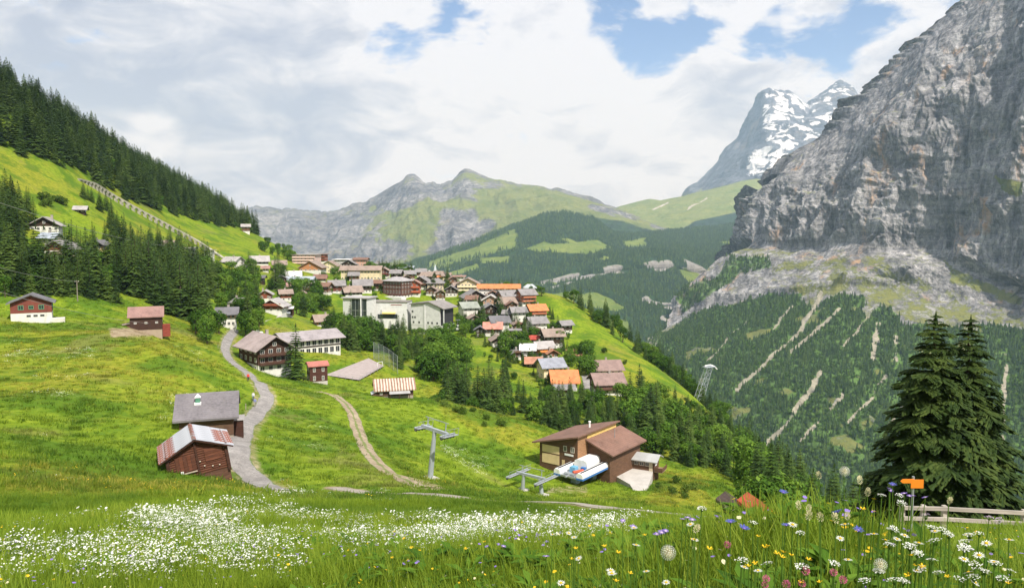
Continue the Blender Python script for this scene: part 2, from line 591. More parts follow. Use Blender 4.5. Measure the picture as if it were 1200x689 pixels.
# paths, in pixels of the ground they run over
ROAD_PX = [(330, 575), (297, 560), (283, 545), (279, 528), (284, 510), (292, 494), (305, 480), (313, 465), (306, 452), (293, 440), (280, 430), (268, 420), (264, 408), (268, 396), (275, 386)]
TRAIL_PX = [(372, 459), (396, 466), (411, 481), (420, 505), (432, 530), (452, 551), (480, 565), (500, 571)]


def px_path(pxs, y0=2.0):
    return [hit(u, v, y0) for u, v in pxs]


def smooth_line(P, n):
    P = np.array(P)
    d = np.concatenate(([0], np.cumsum(np.linalg.norm(np.diff(P[:, :2], axis=0), axis=1))))
    Q = cat_interp(P, 14 * len(P), 0)
    d = np.concatenate(([0], np.cumsum(np.linalg.norm(np.diff(Q[:, :2], axis=0), axis=1))))
    t = np.linspace(0, d[-1], n)
    return np.stack([np.interp(t, d, Q[:, k]) for k in range(3)], -1)


ROAD = smooth_line(px_path(ROAD_PX), 160)
TRAIL = smooth_line(px_path(TRAIL_PX), 120)
BROW = smooth_line([at(395, 571, 79), at(430, 574, 74), at(500, 581, 67), at(560, 585, 61), at(640, 591, 54), at(720, 597, 46), at(830, 608, 37), at(960, 618, 29), at(1195, 620, 22.5), at(1400, 620, 20)], 150)
VILLAGE_LANE = smooth_line([hit(686, 440), hit(688, 452), hit(694, 470), hit(702, 488)], 60)

# ground mesh: a polar grid round the camera, finest at the camera
_th = np.concatenate((np.linspace(-44, 44, 521), np.linspace(44, 316, 122)[1:-1]))
_rr = np.concatenate(([0.15], np.geomspace(0.6, 1700, 400)))
TH, RR = np.meshgrid(np.radians(_th), _rr)
GX, GY = RR * np.sin(TH), RR * np.cos(TH)
GZ = H(GX.ravel(), GY.ravel()).reshape(GX.shape)
GPOS = np.stack((GX, GY, GZ), -1)


_lr = np.log(_rr[1:])


def Hg(x, y):
    """height of the ground mesh itself (in front of the camera), much quicker than H"""
    r = np.hypot(x, y); th = np.degrees(np.arctan2(x, y))
    fi = np.clip((np.log(np.maximum(r, .61)) - _lr[0]) / (_lr[1] - _lr[0]), 0, len(_lr) - 1.001) + 1
    fj = np.clip((th + 44) / (88 / 520.), 0, 519.999)
    i = fi.astype(int); j = fj.astype(int); a = fi - i; b = fj - j
    z = GZ[i, j] * (1 - a) * (1 - b) + GZ[i + 1, j] * a * (1 - b) + GZ[i, j + 1] * (1 - a) * b + GZ[i + 1, j + 1] * a * b
    out = (np.abs(th) > 44) | (r < .61)
    if out.any(): z[out] = H_exact(x[out], y[out])
    return z


H_exact = H


def H(x, y):
    return Hg(np.atleast_1d(np.asarray(x, float)), np.atleast_1d(np.asarray(y, float)))


def ground_cover(x, y, z=None):
    """x: yellow-dry meadow, y: white bloom, z: bare earth, scrub"""
    x = np.asarray(x, float); y = np.asarray(y, float)
    z = H(x, y) if z is None else z
    u, v = to_px(np.stack((x, y, z), -1))
    front = y > 2
    n1 = fbm(x / 30., y / 30., None, 4, 31); n2 = fbm(x / 7., y / 7., None, 3, 32)
    ye = 0.26 + .75 * n1 + .25 * n2
    for poly, k, sft in (([(0, 375), (250, 375), (250, 400), (140, 410), (0, 395)], .35, 10), ([(0, 430), (200, 395), (260, 430), (200, 470), (0, 470)], .3, 20),
                       ([(500, 455), (560, 470), (640, 525), (600, 530), (520, 490)], .85, 8), ([(0, 535), (300, 560), (300, 575), (0, 580)], .25, 12),
                       ([(770, 550), (830, 560), (830, 590), (760, 590)], .8, 8), ([(690, 395), (800, 450), (850, 520), (700, 440)], .35, 15),
                       ([(160, 255), (260, 290), (250, 305), (150, 265)], .4, 6), ([(0, 185), (100, 215), (60, 250), (0, 240)], .3, 12)):
        ye = ye + k * soft_poly(u, v, poly, sft) * front
    ye = ye + .45 * sstep(ridged(x / 34. + .5 * n2, y / 9. + .3 * n1, None, 2, 35), .62, .9) * sstep(np.hypot(x, y), 40, 90)
    wh = -0.5 + 1.1 * n2 + .5 * n1
    for poly, k, sft in (([(150, 592), (330, 565), (620, 592), (760, 605), (700, 650), (420, 652), (300, 640), (160, 620)], 1.0, 16), ([(0, 605), (190, 600), (320, 640), (420, 700), (0, 720)], .95, 18), ([(380, 640), (760, 640), (700, 700), (400, 700)], .45, 20),
                       ([(0, 400), (250, 400), (260, 540), (0, 540)], .45, 20), ([(300, 455), (430, 470), (500, 500), (600, 560), (440, 560), (300, 540)], .5, 20),
                       ([(520, 500), (600, 530), (600, 560), (520, 545)], .5, 8), ([(700, 600), (830, 612), (830, 640), (700, 640)], .5, 10)):
        wh = wh + k * soft_poly(u, v, poly, sft) * front
    wh = wh * sstep(300 - y, 0, 80)
    ea = np.zeros_like(x)
    xy = lambda L: [(p[0], p[1]) for p in L[::6]]
    ea = np.maximum(ea, sstep(1.0 - seg_dist(x, y, xy(ROAD)) / 3.6, 0, .55) * .5)
    ea = np.maximum(ea, sstep(1.0 - seg_dist(x, y, xy(BROW)) / 2.6, 0, .6) * .7)
    ea = np.maximum(ea, soft_poly(u, v, [(126, 384), (190, 383), (192, 394), (130, 396)], 4) * .8 * front)
    ea = np.maximum(ea, soft_poly(u, v, [(478, 556), (540, 575), (480, 575)], 4) * .6 * front)
    ea = np.maximum(ea, soft_poly(u, v, [(640, 570), (690, 565), (690, 580), (640, 580)], 4) * .5 * front)
    return np.clip(np.stack((ye, wh, ea), -1), 0, 1)


def ground_mat():
    m, t, b, _ = new_mat('alpine_meadow')
    a = t.add('ShaderNodeAttribute', attribute_name='cover')
    s = t.add('ShaderNodeSeparateColor'); t.l.new(a.outputs['Color'], s.inputs[0])
    g = t.add('ShaderNodeNewGeometry'); pos = g.outputs['Position']
    n1 = t.noise(pos, .09, 5, .6); n2 = t.noise(pos, .6, 4, .65); n3 = t.noise(pos, 3.5, 3, .6)
    green = t.ramp(n2, ((.28, (.08, .13, .009)), (.45, (.14, .205, .013)), (.6, (.195, .26, .02)), (.75, (.25, .30, .03))))
    dry = t.ramp(n2, ((.3, (.11, .145, .012)), (.5, (.20, .22, .02)), (.7, (.30, .27, .035))))
    f = t.smooth(t.math('ADD', s.outputs[0], t.math('MULTIPLY', t.math('SUBTRACT', n1, .5), .9)), .15, .85)
    lush = t.smooth(t.noise(pos, .055, 5, .65, .4), .44, .6)
    c = t.mix(f, green, dry)
    c = t.mix(t.math('MULTIPLY', lush, .75), c, (.050, .12, .010))
    c = t.mix(t.math('MULTIPLY', t.smooth(t.noise(pos, .035, 5, .7, .5), .55, .66), .55), c, (.19, .18, .055))
    c = t.mix(t.math('MULTIPLY', t.smooth(n3, .5, .75), .35), c, (.16, .24, .03))
    # flecks of bloom too small to build one by one
    vr = t.add('ShaderNodeTexVoronoi'); t.l.new(pos, vr.inputs['Vector']); vr.inputs['Scale'].default_value = 2.3
    fl = t.math('MULTIPLY', t.smooth(vr.outputs['Distance'], .36, .2), t.smooth(t.math('ADD', s.outputs[1], t.math('MULTIPLY', t.math('SUBTRACT', n2, .5), 1.4)), .25, .8))
    c = t.mix(t.math('MULTIPLY', fl, .75), c, (.62, .66, .42))
    earth = t.ramp(n2, ((.3, (.16, .11, .065)), (.55, (.30, .235, .15)), (.75, (.40, .34, .24))))
    c = t.mix(t.smooth(t.math('ADD', s.outputs[2], t.math('MULTIPLY', t.math('SUBTRACT', n2, .5), .7)), .3, .7), c, earth)
    set_in(t, b.inputs['Base Color'], c)
    b.inputs['Roughness'].default_value = .95
    b.inputs['Specular IOR Level'].default_value = .05
    h = t.math('ADD', t.math('MULTIPLY', n2, .6), t.math('MULTIPLY', n3, .3))
    bump(t, b, h, .9, .6)
    return m


GCOV = ground_cover(GX.ravel(), GY.ravel(), GZ.ravel())
ground = grid_obj('ground', GPOS, ground_mat(), {'cover': GCOV}, close=True)
tag(ground, kind='structure')

# ------------------------------------------------------------------ mountains: sheets laid through rows of (column, row, distance)
def row_sample(row, n):
    row = np.array(row, float)
    u = np.linspace(row[0, 0], row[-1, 0], n)
    v = np.interp(u, row[:, 0], row[:, 1]); Y = np.interp(u, row[:, 0], row[:, 2])
    return np.stack([at(a, b_, c) for a, b_, c in zip(u, v, Y)])


def normals(P):
    du = np.gradient(P, axis=1); dv = np.gradient(P, axis=0)
    n = np.cross(du, dv)
    n /= np.linalg.norm(n, axis=-1, keepdims=True) + 1e-9
    s = np.sign((n * P).sum(-1, keepdims=True)); s[s == 0] = 1
    return -n * s                          # facing the camera


def sheet(rows, nu, nv, back=(500, 400), wrap=None, wrap2=None, jag=0.0):
    """rows from ridge to foot; returns positions and a v-parameter; back adds the far side"""
    G = np.stack([row_sample(r, nu) for r in rows])
    if jag: G[0, :, 2] += jag * fbm(G[0, :, 0] / (jag * 5.), G[0, :, 1] * 0, None, 5, 47, .6)
    if back:
        b1 = G[0] + np.array((0, back[0] * .25, -back[1] * .10)); b2 = G[0] + np.array((0, back[0], -back[1]))
        G = np.concatenate((b2[None], b1[None], G))
    P = cat_interp(G, nv, 0)
    if wrap is not None:
        k = max(8, nu // 14)
        t = np.linspace(1, 0, k + 1)[:-1][None, :, None]
        P = np.concatenate((P[:, :1] + t ** 1.3 * np.array(wrap)[None, None], P), 1)
    if wrap2 is not None:
        k = max(8, nu // 14)
        t = np.linspace(0, 1, k + 1)[1:][None, :, None]
        P = np.concatenate((P, P[:, -1:] + t ** 1.3 * np.array(wrap2)[None, None]), 1)
    return P


def mountain_mat(name, rock, rock_dark, stain, grass, grass2, scree, forest, size=1.0, snow=None, ledge=(.62, .8), streak=1.0):
    """size: metres of the main rock pattern"""
    m, t, b, _ = new_mat(name)
    a = t.add('ShaderNodeAttribute', attribute_name='cover')
    s = t.add('ShaderNodeSeparateColor'); t.l.new(a.outputs['Color'], s.inputs[0])
    g = t.add('ShaderNodeNewGeometry'); pos = g.outputs['Position']
    k = 1.0 / size
    big = t.noise(pos, .006 * k, 6, .6, .3)
    streaks = t.noise(t.vmul(pos, (.05 * k, .05 * k, .007 * k)), 1.0, 7, .65, .4)
    strata = t.noise(t.vmul(pos, (.004 * k, .004 * k, .05 * k)), 1.0, 6, .65, .6)
    fine = t.noise(pos, .07 * k, 6, .68)
    mixn = t.math('ADD', t.math('ADD', t.math('MULTIPLY', streaks, .42 * streak), t.math('MULTIPLY', strata, .28)), t.math('ADD', t.math('MULTIPLY', fine, .3), t.math('MULTIPLY', big, .0 + .42 * (1 - streak))))
    rc = t.ramp(mixn, ((.40, rock_dark), (.47, tuple((p + q) / 2 for p, q in zip(rock, rock_dark))), (.53, rock), (.62, tuple(min(1, x * 1.6) for x in rock))))
    pat = t.ramp(t.noise(t.vmul(pos, (.011 * k, .011 * k, .007 * k)), 1.0, 6, .62, .8), ((.36, .72), (.5, 1.0), (.62, 1.25)))
    rc = t.mix(1.0, rc, pat, 'MULTIPLY')
    cr = t.noise(t.vmul(pos, (.024 * k, .024 * k, .010 * k)), 1.0, 6, .62, .5)
    cr2 = t.noise(t.vmul(pos, (.010 * k, .010 * k, .045 * k)), 1.0, 6, .62, .6)
    cr3 = t.noise(pos, .075 * k, 4, .6, .5)
    lines = t.math('MULTIPLY', t.math('MULTIPLY', t.smooth(t.math('ABSOLUTE', t.math('SUBTRACT', cr, .5)), 0, .022), t.smooth(t.math('ABSOLUTE', t.math('SUBTRACT', cr2, .5)), 0, .016)), t.smooth(t.math('ABSOLUTE', t.math('SUBTRACT', cr3, .5)), -.05, .03))
    rc = t.mix(t.math('MULTIPLY', t.math('SUBTRACT', 1.0, lines), .6), rc, tuple(x * .45 for x in rock_dark))
    wet = t.math('MULTIPLY', t.smooth(t.noise(t.vmul(pos, (.045 * k, .045 * k, .0035 * k)), 1.0, 4, .6, .3), .55, .66), t.smooth(t.noise(pos, .004 * k, 3, .5), .42, .58))
    rc = t.mix(t.math('MULTIPLY', wet, .6), rc, tuple(x * .8 for x in rock_dark))
    st = t.math('MULTIPLY', t.smooth(t.noise(t.vmul(pos, (.010 * k, .010 * k, .004 * k)), 1.0, 5, .6, .5), .56, .68), t.smooth(streaks, .42, .6))
    rc = t.mix(t.math('MULTIPLY', st, .8), rc, stain)
    nz = t.add('ShaderNodeSeparateXYZ'); t.l.new(g.outputs['Normal'], nz.inputs[0])
    gn = t.math('ADD', t.math('MULTIPLY', t.noise(pos, .02 * k, 6, .7), .65), t.math('MULTIPLY', t.noise(pos, .09 * k, 4, .7), .35))
    gc = t.mix(t.smooth(gn, .35, .65), grass, grass2)
    led = t.smooth(t.math('ADD', nz.outputs[2], t.math('MULTIPLY', t.math('SUBTRACT', gn, .5), 1.0)), ledge[0], ledge[1])
    gm = t.math('MAXIMUM', led, t.smooth(t.math('ADD', s.outputs[1], t.math('MULTIPLY', t.math('SUBTRACT', gn, .5), 2.2)), .38, .6))
    c = t.mix(gm, rc, gc)
    sc_ = t.ramp(t.noise(pos, .05 * k, 5, .6), ((.3, tuple(x * .7 for x in scree)), (.6, scree)))
    c = t.mix(t.smooth(t.math('ADD', s.outputs[2], t.math('MULTIPLY', t.math('SUBTRACT', fine, .5), .9)), .35, .65), c, sc_)
    fc = t.mix(t.smooth(t.noise(pos, .03 * k, 4, .6), .35, .65), forest, tuple(x * 1.9 for x in forest))
    c = t.mix(t.smooth(t.math('ADD', s.outputs[0], t.math('MULTIPLY', t.math('SUBTRACT', gn, .5), .9)), .38, .6), c, fc)
    if snow:
        sn = t.smooth(t.math('ADD', a.outputs['Alpha'], t.math('MULTIPLY', t.math('SUBTRACT', t.noise(t.vmul(pos, (.0042, .0042, .0060)), 1.0, 9, .68, .7), .5), 2.2)), .5, .6)
        c = t.mix(sn, c, (.80, .82, .86))
    set_in(t, b.inputs['Base Color'], c)
    b.inputs['Roughness'].default_value = .95
    b.inputs['Specular IOR Level'].default_value = .08
    h = t.math('ADD', t.math('ADD', t.math('MULTIPLY', streaks, .8), t.math('MULTIPLY', strata, .7)), t.math('MULTIPLY', fine, .7))
    bump(t, b, h, .7, 16.0 * size)
    return m


# --- the great rock wall across the valley
CL = [
 [(913, 205, 3050), (930, 182, 3000), (958, 165, 2930), (985, 147, 2850), (1005, 126, 2800), (1030, 105, 2750), (1058, 80, 2700), (1080, 55, 2650), (1112, 26, 2590), (1140, 0, 2550), (1200, -52, 2450), (1330, -150, 2200), (1550, -260, 1900)],
 [(905, 232, 2960), (935, 215, 2800), (980, 195, 2680), (1030, 170, 2570), (1080, 135, 2480), (1140, 95, 2380), (1200, 60, 2280), (1330, -20, 2050), (1550, -80, 1750)],
 [(893, 262, 2900), (930, 255, 2720), (980, 245, 2590), (1030, 230, 2490), (1080, 212, 2400), (1140, 195, 2310), (1200, 185, 2210), (1330, 150, 1980), (1550, 120, 1690)],
 [(879, 288, 2850), (925, 290, 2670), (975, 288, 2530), (1030, 272, 2430), (1080, 285, 2350), (1140, 305, 2240), (1200, 328, 2140), (1330, 340, 1900), (1550, 350, 1610)],
 [(845, 303, 2815), (900, 304, 2650), (955, 310, 2500), (1010, 298, 2405), (1060, 303, 2335), (1130, 322, 2220), (1195, 345, 2125), (1330, 360, 1790), (1550, 370, 1510)],
 [(806, 338, 2770), (865, 338, 2610), (930, 335, 2450), (990, 322, 2350), (1055, 335, 2285), (1120, 346, 2185), (1190, 362, 2095), (1330, 380, 1750), (1550, 400, 1480)],
 [(783, 382, 2710), (850, 366, 2550), (920, 360, 2390), (985, 350, 2280), (1050, 356, 2220), (1120, 366, 2130), (1190, 380, 2040), (1330, 400, 1680), (1550, 420, 1420)],
 [(770, 400, 2480), (830, 412, 2270), (900, 412, 2130), (975, 412, 2030), (1045, 412, 1970), (1120, 422, 1900), (1195, 432, 1820), (1330, 440, 1550), (1550, 470, 1300)],
 [(792, 470, 2100), (850, 480, 1900), (920, 482, 1780), (990, 490, 1700), (1060, 500, 1640), (1130, 510, 1580), (1200, 520, 1520), (1340, 530, 1330), (1560, 560, 1120)],
 [(830, 590, 1700), (900, 600, 1520), (970, 610, 1420), (1040, 620, 1360), (1100, 630, 1310), (1160, 640, 1260), (1220, 650, 1220), (1350, 660, 1050), (1570, 680, 900)],
]
P = sheet(CL, 740, 560, back=(900, 500), wrap=(420, 1500, -120), jag=16.)
u0, v0 = to_px(P)
N = normals(P)
x, y, z = P[..., 0], P[..., 1], P[..., 2]
steep = sstep(1 - np.abs(N[..., 2]), .25, .6)
# buttresses, gullies and ledges
wx = x + 60 * fbm(x / 200., y / 200., z / 200., 2, 49); wz = z + 70 * fbm(x / 260., y / 260., z / 260., 3, 50)
d = ridged(wx / 340., y / 340., wz / 520., 4, 51) * 95
d += ridged(wx / 85., y / 85., wz / 240., 4, 52) * 36
d += fbm(wx / 260., y / 260., (wz + wx * .18) / 26., 4, 56) * 15 * sstep(fbm(x / 350., y / 350., z / 350., 2, 55), -.45, .3)
d += ridged(wx / 34., y / 34., wz / 60., 3, 53) * 15 + fbm(x / 14., y / 14., z / 16., 2, 48) * 6
low = sstep(v0, 335, 400)
gul = ridged(x / 120. + y / 300., z / 900., None, 3, 57)
d = d * (steep * .85 + .15) * (1 - .55 * low) + gul * 14 * low
edge = np.ones(P.shape[1]); edge[-3:] = 0
ridge_k = np.clip(np.abs(np.arange(P.shape[0]) - 102) / 60.0, .12, 1)[:, None]
P = P + N * (d * edge[None] * ridge_k)[..., None]
u1, v1 = to_px(P)
un, vn = u1 + 10 * fbm(x / 120., z / 120., y / 120., 3, 58), v1 + 8 * fbm(x / 90., z / 90., y / 90., 3, 59)
streaks_px = [([(962, 345), (958, 354), (936, 391), (907, 417), (863, 457)], 4.0), ([(985, 362), (929, 413)], 3.0), ([(1017, 370), (991, 404)], 3.0), ([(1030, 380), (1028, 395), (1024, 424)], 6.0),
              ([(962, 437), (936, 475), (899, 519)], 5.0), ([(987, 461), (940, 516)], 3.5), ([(1039, 440), (995, 494)], 3.5), ([(1050, 395), (1052, 420)], 5.0), ([(915, 500), (885, 530)], 3.0),
              ([(880, 372), (850, 400), (830, 425)], 1.8), ([(1100, 420), (1060, 470), (1040, 500)], 3.0), ([(1180, 430), (1175, 500), (1180, 560)], 4.0), ([(930, 360), (905, 385)], 2.0)]
scr = np.zeros(P.shape[:2])
us, vs = u1 + 6 * fbm(x / 80., z / 80., y / 80., 4, 60), v1 + 6 * fbm(x / 80., z / 80., y / 80., 4, 61)
for pts, wd in streaks_px:
    tw_ = .45 + .75 * (fbm(x / 45., y / 45., z / 30., 3, 63 + int(wd * 10)) * .5 + .5)
    scr = np.maximum(scr, (1 - sstep(seg_dist(us, vs, pts), wd * .35 * tw_, wd * 1.1 * tw_)) * (.45 + .75 * sstep(fbm(x / 60., y / 60., z / 60., 3, 64), -.5, .2)))
forest_poly = [(760, 402), (800, 378), (850, 358), (890, 349), (935, 343), (955, 362), (985, 345), (1010, 350), (1020, 374), (1035, 360), (1048, 366), (1060, 378), (1100, 384), (1150, 380), (1205, 392), (1560, 440), (1600, 760), (700, 760), (740, 430)]
fo = soft_poly(un, vn, forest_poly, 7)
fo = np.maximum(fo, soft_poly(un, vn, [(790, 345), (838, 318), (852, 302), (900, 300), (905, 312), (870, 322), (850, 340), (800, 372)], 5) * .55)
grs = soft_poly(un, vn, [(900, 352), (940, 318), (985, 292), (1005, 300), (1030, 296), (1052, 318), (1100, 330), (1200, 368), (1200, 402), (1060, 402), (1040, 370), (1000, 360), (960, 366)], 9) * .50
grs = np.maximum(grs, soft_poly(un, vn, [(895, 306), (960, 300), (960, 318), (905, 322)], 5) * .5)
grs = np.maximum(grs, soft_poly(un, vn, [(1100, 300), (1200, 350), (1200, 362), (1110, 330)], 6) * .6)
grs = np.maximum(grs, soft_poly(un, vn, [(1165, 205), (1200, 210), (1200, 228), (1170, 222)], 4) * .8)
grs = grs * (1 - fo)
fo = fo * (1 - scr) * sstep(fbm(x / 75., y / 75., z / 75., 3, 62) + .45, -.1, .2)
grs = np.maximum(grs, .68 * soft_poly(un, vn, forest_poly, 7) * (1 - scr))
P_cliff, FO_cliff = P, fo
cliff_m = mountain_mat('limestone_wall', (.30, .297, .305), (.095, .097, .108), (.42, .26, .145), (.10, .14, .036), (.20, .205, .068), (.40, .37, .29), (.06, .11, .026), size=1.0, ledge=(.82, 1.08))
rock_wall = grid_obj('mountain_rock_wall', P, cliff_m, {'cover': np.stack((fo, grs, scr), -1)}, smooth=False)
tag(rock_wall, kind='structure')

# --- wooded shoulder in the middle distance
MD = [
 [(380, 335, 5200), (440, 322, 5150), (500, 305, 5050), (560, 282, 5200), (600, 267, 5300), (640, 252, 5400), (660, 250, 5450), (695, 257, 5600), (720, 274, 5700), (745, 276, 5800), (790, 271, 6200), (850, 266, 6500), (900, 255, 6800), (1010, 245, 7000)],
 [(380, 345, 4800), (440, 336, 4700), (500, 320, 4500), (560, 302, 4600), (600, 291, 4650), (650, 279, 4750), (700, 284, 4850), (740, 292, 5000), (790, 290, 5300), (850, 286, 5600), (900, 283, 5900), (1010, 280, 6000)],
 [(380, 352, 4400), (440, 346, 4300), (500, 330, 4150), (560, 325, 4150), (640, 326, 4150), (700, 314, 4220), (740, 308, 4320), (790, 307, 4500), (830, 314, 4700), (900, 318, 4900), (1010, 320, 5000)],
 [(380, 362, 4350), (440, 356, 4250), (500, 341, 4100), (560, 336, 4100), (640, 336, 4090), (700, 325, 4160), (740, 320, 4260), (790, 319, 4440), (830, 327, 4640), (900, 332, 4850), (1010, 335, 4950)],
 [(380, 385, 3800), (440, 380, 3700), (500, 370, 3600), (560, 364, 3500), (640, 358, 3450), (700, 352, 3600), (740, 350, 3700), (790, 352, 3900), (850, 358, 4200), (1010, 365, 4400)],
 [(380, 430, 3200), (440, 430, 3150), (500, 425, 3100), (600, 418, 3000), (700, 412, 3000), (760, 410, 3100), (850, 415, 3300), (1010, 420, 3500)],
 [(380, 520, 2500), (500, 510, 2500), (700, 510, 2450), (850, 510, 2600), (1010, 510, 2800)],
]
P = sheet(MD, 420, 280, back=(700, 300))
u0, v0 = to_px(P); N = normals(P)
x, y, z = P[..., 0], P[..., 1], P[..., 2]
d = ridged(x / 700., y / 700., z / 700., 5, 71) * 42 + fbm(x / 150., y / 150., z / 150., 4, 72) * 22
P = P + N * (d * np.clip(np.abs(np.arange(P.shape[0]) - 70) / 45.0, .2, 1)[:, None])[..., None]
u1, v1 = to_px(P)
un, vn = u1 + 9 * fbm(x / 260., y / 260., z / 260., 4, 73), v1 + 5 * fbm(x / 260., y / 260., z / 260., 4, 74)
scr = np.zeros(u1.shape)
for pts, wd in (([(478, 336), (520, 333), (565, 331)], 3.5), ([(640, 333), (665, 326), (700, 320), (740, 313), (770, 309), (800, 310), (828, 320)], 5.5), ([(690, 320), (740, 316), (780, 313)], 5), ([(760, 350), (790, 358)], 5), ([(780, 372), (800, 380)], 4)):
    scr = np.maximum(scr, 1 - sstep(seg_dist(un, vn, pts), wd * .5, wd * 1.4))
scr *= sstep(fbm(x / 110., y / 110., z / 60., 3, 75), -.35, .15)
grs = np.zeros(u1.shape)
for poly in ([(676, 346), (700, 344), (722, 353), (736, 362), (722, 366), (690, 358), (676, 356)], [(640, 345), (672, 340), (678, 352), (655, 355)], [(617, 292), (640, 284), (650, 290), (632, 298)], [(560, 301), (598, 300), (598, 309), (565, 308)],
             [(640, 288), (700, 283), (718, 290), (690, 296), (645, 297)], [(730, 282), (760, 280), (756, 290), (735, 290)], [(520, 320), (560, 308), (560, 314), (530, 324)], [(842, 282), (860, 281), (858, 287)], [(700, 372), (730, 374), (738, 388), (712, 386)], [(800, 315), (830, 318), (834, 336), (808, 332)]):
    grs = np.maximum(grs, soft_poly(un, vn, poly, 2.5))
grs = np.maximum(grs, soft_poly(un, vn, [(500, 306), (600, 268), (612, 290), (500, 318)], 6) * .72)
fo = (1 - np.maximum(grs, scr)) * sstep(fbm(x / 190., y / 190., z / 190., 3, 76), -.62, -.35)
P_mid, FO_mid = P, fo
mid_m = mountain_mat('wooded_mountain', (.36, .35, .34), (.16, .16, .17), (.35, .28, .2), (.11, .17, .035), (.20, .24, .06), (.31, .30, .29), (.016, .036, .013), size=3.0, ledge=(.3, .6))
shoulder = grid_obj('mountain_wooded_shoulder', P, mid_m, {'cover': np.stack((fo, grs, scr), -1)})
tag(shoulder, kind='structure')

# --- the rocky and grassy ridge behind it
RG = [
 [(255, 252, 9500), (275, 248, 9400), (300, 242, 9300), (330, 247, 9300), (360, 250, 9200), (380, 250, 9100), (395, 248, 9000), (415, 239, 8900), (432, 235, 8800), (455, 224, 8700), (468, 217, 8600), (476, 210, 8600), (484, 208, 8600), (490, 211, 8600), (498, 218, 8600), (507, 214, 8500), (516, 219, 8500), (530, 212, 8500), (538, 205, 8500), (545, 201, 8450), (552, 204, 8450), (575, 208, 8400), (595, 213, 8300), (625, 217, 8200), (655, 222, 8000), (690, 231, 7800), (715, 240, 7600), (740, 252, 7400), (770, 263, 7200), (800, 276, 7000)],
 [(255, 262, 9000), (300, 256, 8900), (380, 262, 8600), (440, 250, 8300), (480, 230, 8150), (520, 232, 8050), (560, 222, 8000), (600, 224, 7900), (660, 232, 7600), (720, 252, 7200), (800, 284, 6700)],
 [(255, 285, 8400), (300, 283, 8300), (380, 283, 7900), (440, 272, 7600), (480, 262, 7400), (520, 255, 7300), (560, 246, 7300), (600, 240, 7200), (660, 246, 7000), (720, 265, 6700), (800, 296, 6300)],
 [(255, 312, 7700), (300, 310, 7600), (380, 308, 7200), (440, 300, 6900), (500, 292, 6600), (560, 275, 6500), (600, 262, 6450), (660, 262, 6350), (720, 285, 6200), (800, 310, 5900)],
 [(255, 345, 6900), (380, 345, 6500), (500, 335, 6000), (600, 310, 5900), (720, 320, 5700), (800, 330, 5500)],
 [(255, 420, 5500), (500, 420, 5200), (800, 420, 5000)],
]
P = sheet(RG, 460, 240, back=(900, 500), jag=40.)
u0, v0 = to_px(P); N = normals(P)
x, y, z = P[..., 0], P[..., 1], P[..., 2]
leftside = 1 - sstep(u0, 560, 660)
d = (ridged(x / 620. + z / 2400., y / 1600., z / 3000., 5, 81) * 190 * (.3 + .7 * leftside) + fbm(x / 210., y / 210., z / 210., 4, 82) * 55)
P = P + N * (d * np.clip(np.abs(np.arange(P.shape[0]) - 68) / 60.0, .05, 1)[:, None])[..., None]
u1, v1 = to_px(P)
un, vn = u1 + 9 * fbm(x / 400., y / 400., z / 400., 4, 83), v1 + 6 * fbm(x / 400., y / 400., z / 400., 4, 84)
grs = .46 + .9 * fbm(x / 420., y / 420., z / 300., 4, 85)
grs = grs * (.35 + .65 * sstep(un, 380, 480)) + .55 * soft_poly(un, vn, [(560, 228), (620, 218), (760, 262), (760, 300), (600, 270), (560, 262)], 8) + .35 * soft_poly(un, vn, [(470, 255), (540, 230), (560, 215), (600, 225), (560, 270), (500, 290), (460, 280)], 8)
grs -= .5 * soft_poly(un, vn, [(440, 240), (476, 210), (490, 212), (500, 225), (470, 250)], 4) + .6 * soft_poly(un, vn, [(520, 250), (560, 245), (590, 262), (540, 285), (500, 295)], 8)
grs -= .55 * (1 - sstep(np.abs(np.arange(P.shape[0]) - 62)[:, None] * np.ones_like(un), 8, 26)) * sstep(600 - un, 0, 60)
fo = soft_poly(un, vn, [(600, 262), (640, 250), (700, 254), (760, 268), (800, 280), (800, 420), (500, 420), (480, 305), (560, 282)], 6) * .8
ridge_m = mountain_mat('rocky_ridge', (.20, .20, .205), (.075, .08, .098), (.22, .2, .16), (.105, .145, .04), (.20, .215, .07), (.40, .38, .34), (.02, .04, .015), size=4.0, ledge=(.95, 1.2))
ridge_o = grid_obj('mountain_rocky_ridge', P, ridge_m, {'cover': np.stack((fo, np.clip(grs, 0, 1), fo * 0), -1)})
tag(ridge_o, kind='structure')

# --- green saddle under the snow mountain
SD = [
 [(670, 268, 9300), (700, 254, 9300), (725, 243, 9200), (745, 238, 9200), (762, 234, 9200), (775, 236, 9100), (800, 232, 9000), (830, 224, 9000), (850, 219, 9000), (870, 213, 9100), (888, 211, 9200), (905, 214, 9200), (960, 200, 9400), (1060, 190, 9500)],
 [(670, 275, 8800), (725, 252, 8600), (780, 246, 8500), (830, 238, 8400), (870, 230, 8500), (905, 230, 8600), (1060, 220, 8900)],
 [(670, 282, 8200), (725, 264, 8000), (780, 260, 7800), (830, 256, 7700), (870, 252, 7700), (905, 252, 7800), (1060, 250, 8000)],
 [(670, 300, 7500), (780, 282, 7000), (905, 282, 7000), (1060, 285, 7000)],
 [(670, 380, 6500), (780, 380, 6300), (1060, 380, 6300)],
]
P = sheet(SD, 240, 130, back=(900, 400))
u0, v0 = to_px(P); N = normals(P); x, y, z = P[..., 0], P[..., 1], P[..., 2]
d = ridged(x / 900., y / 900., z / 900., 4, 91) * 55 + fbm(x / 250., y / 250., z / 250., 4, 92) * 28
P = P + N * (d * np.clip(np.abs(np.arange(P.shape[0]) - 43) / 30.0, .1, 1)[:, None])[..., None]
u1, v1 = to_px(P)
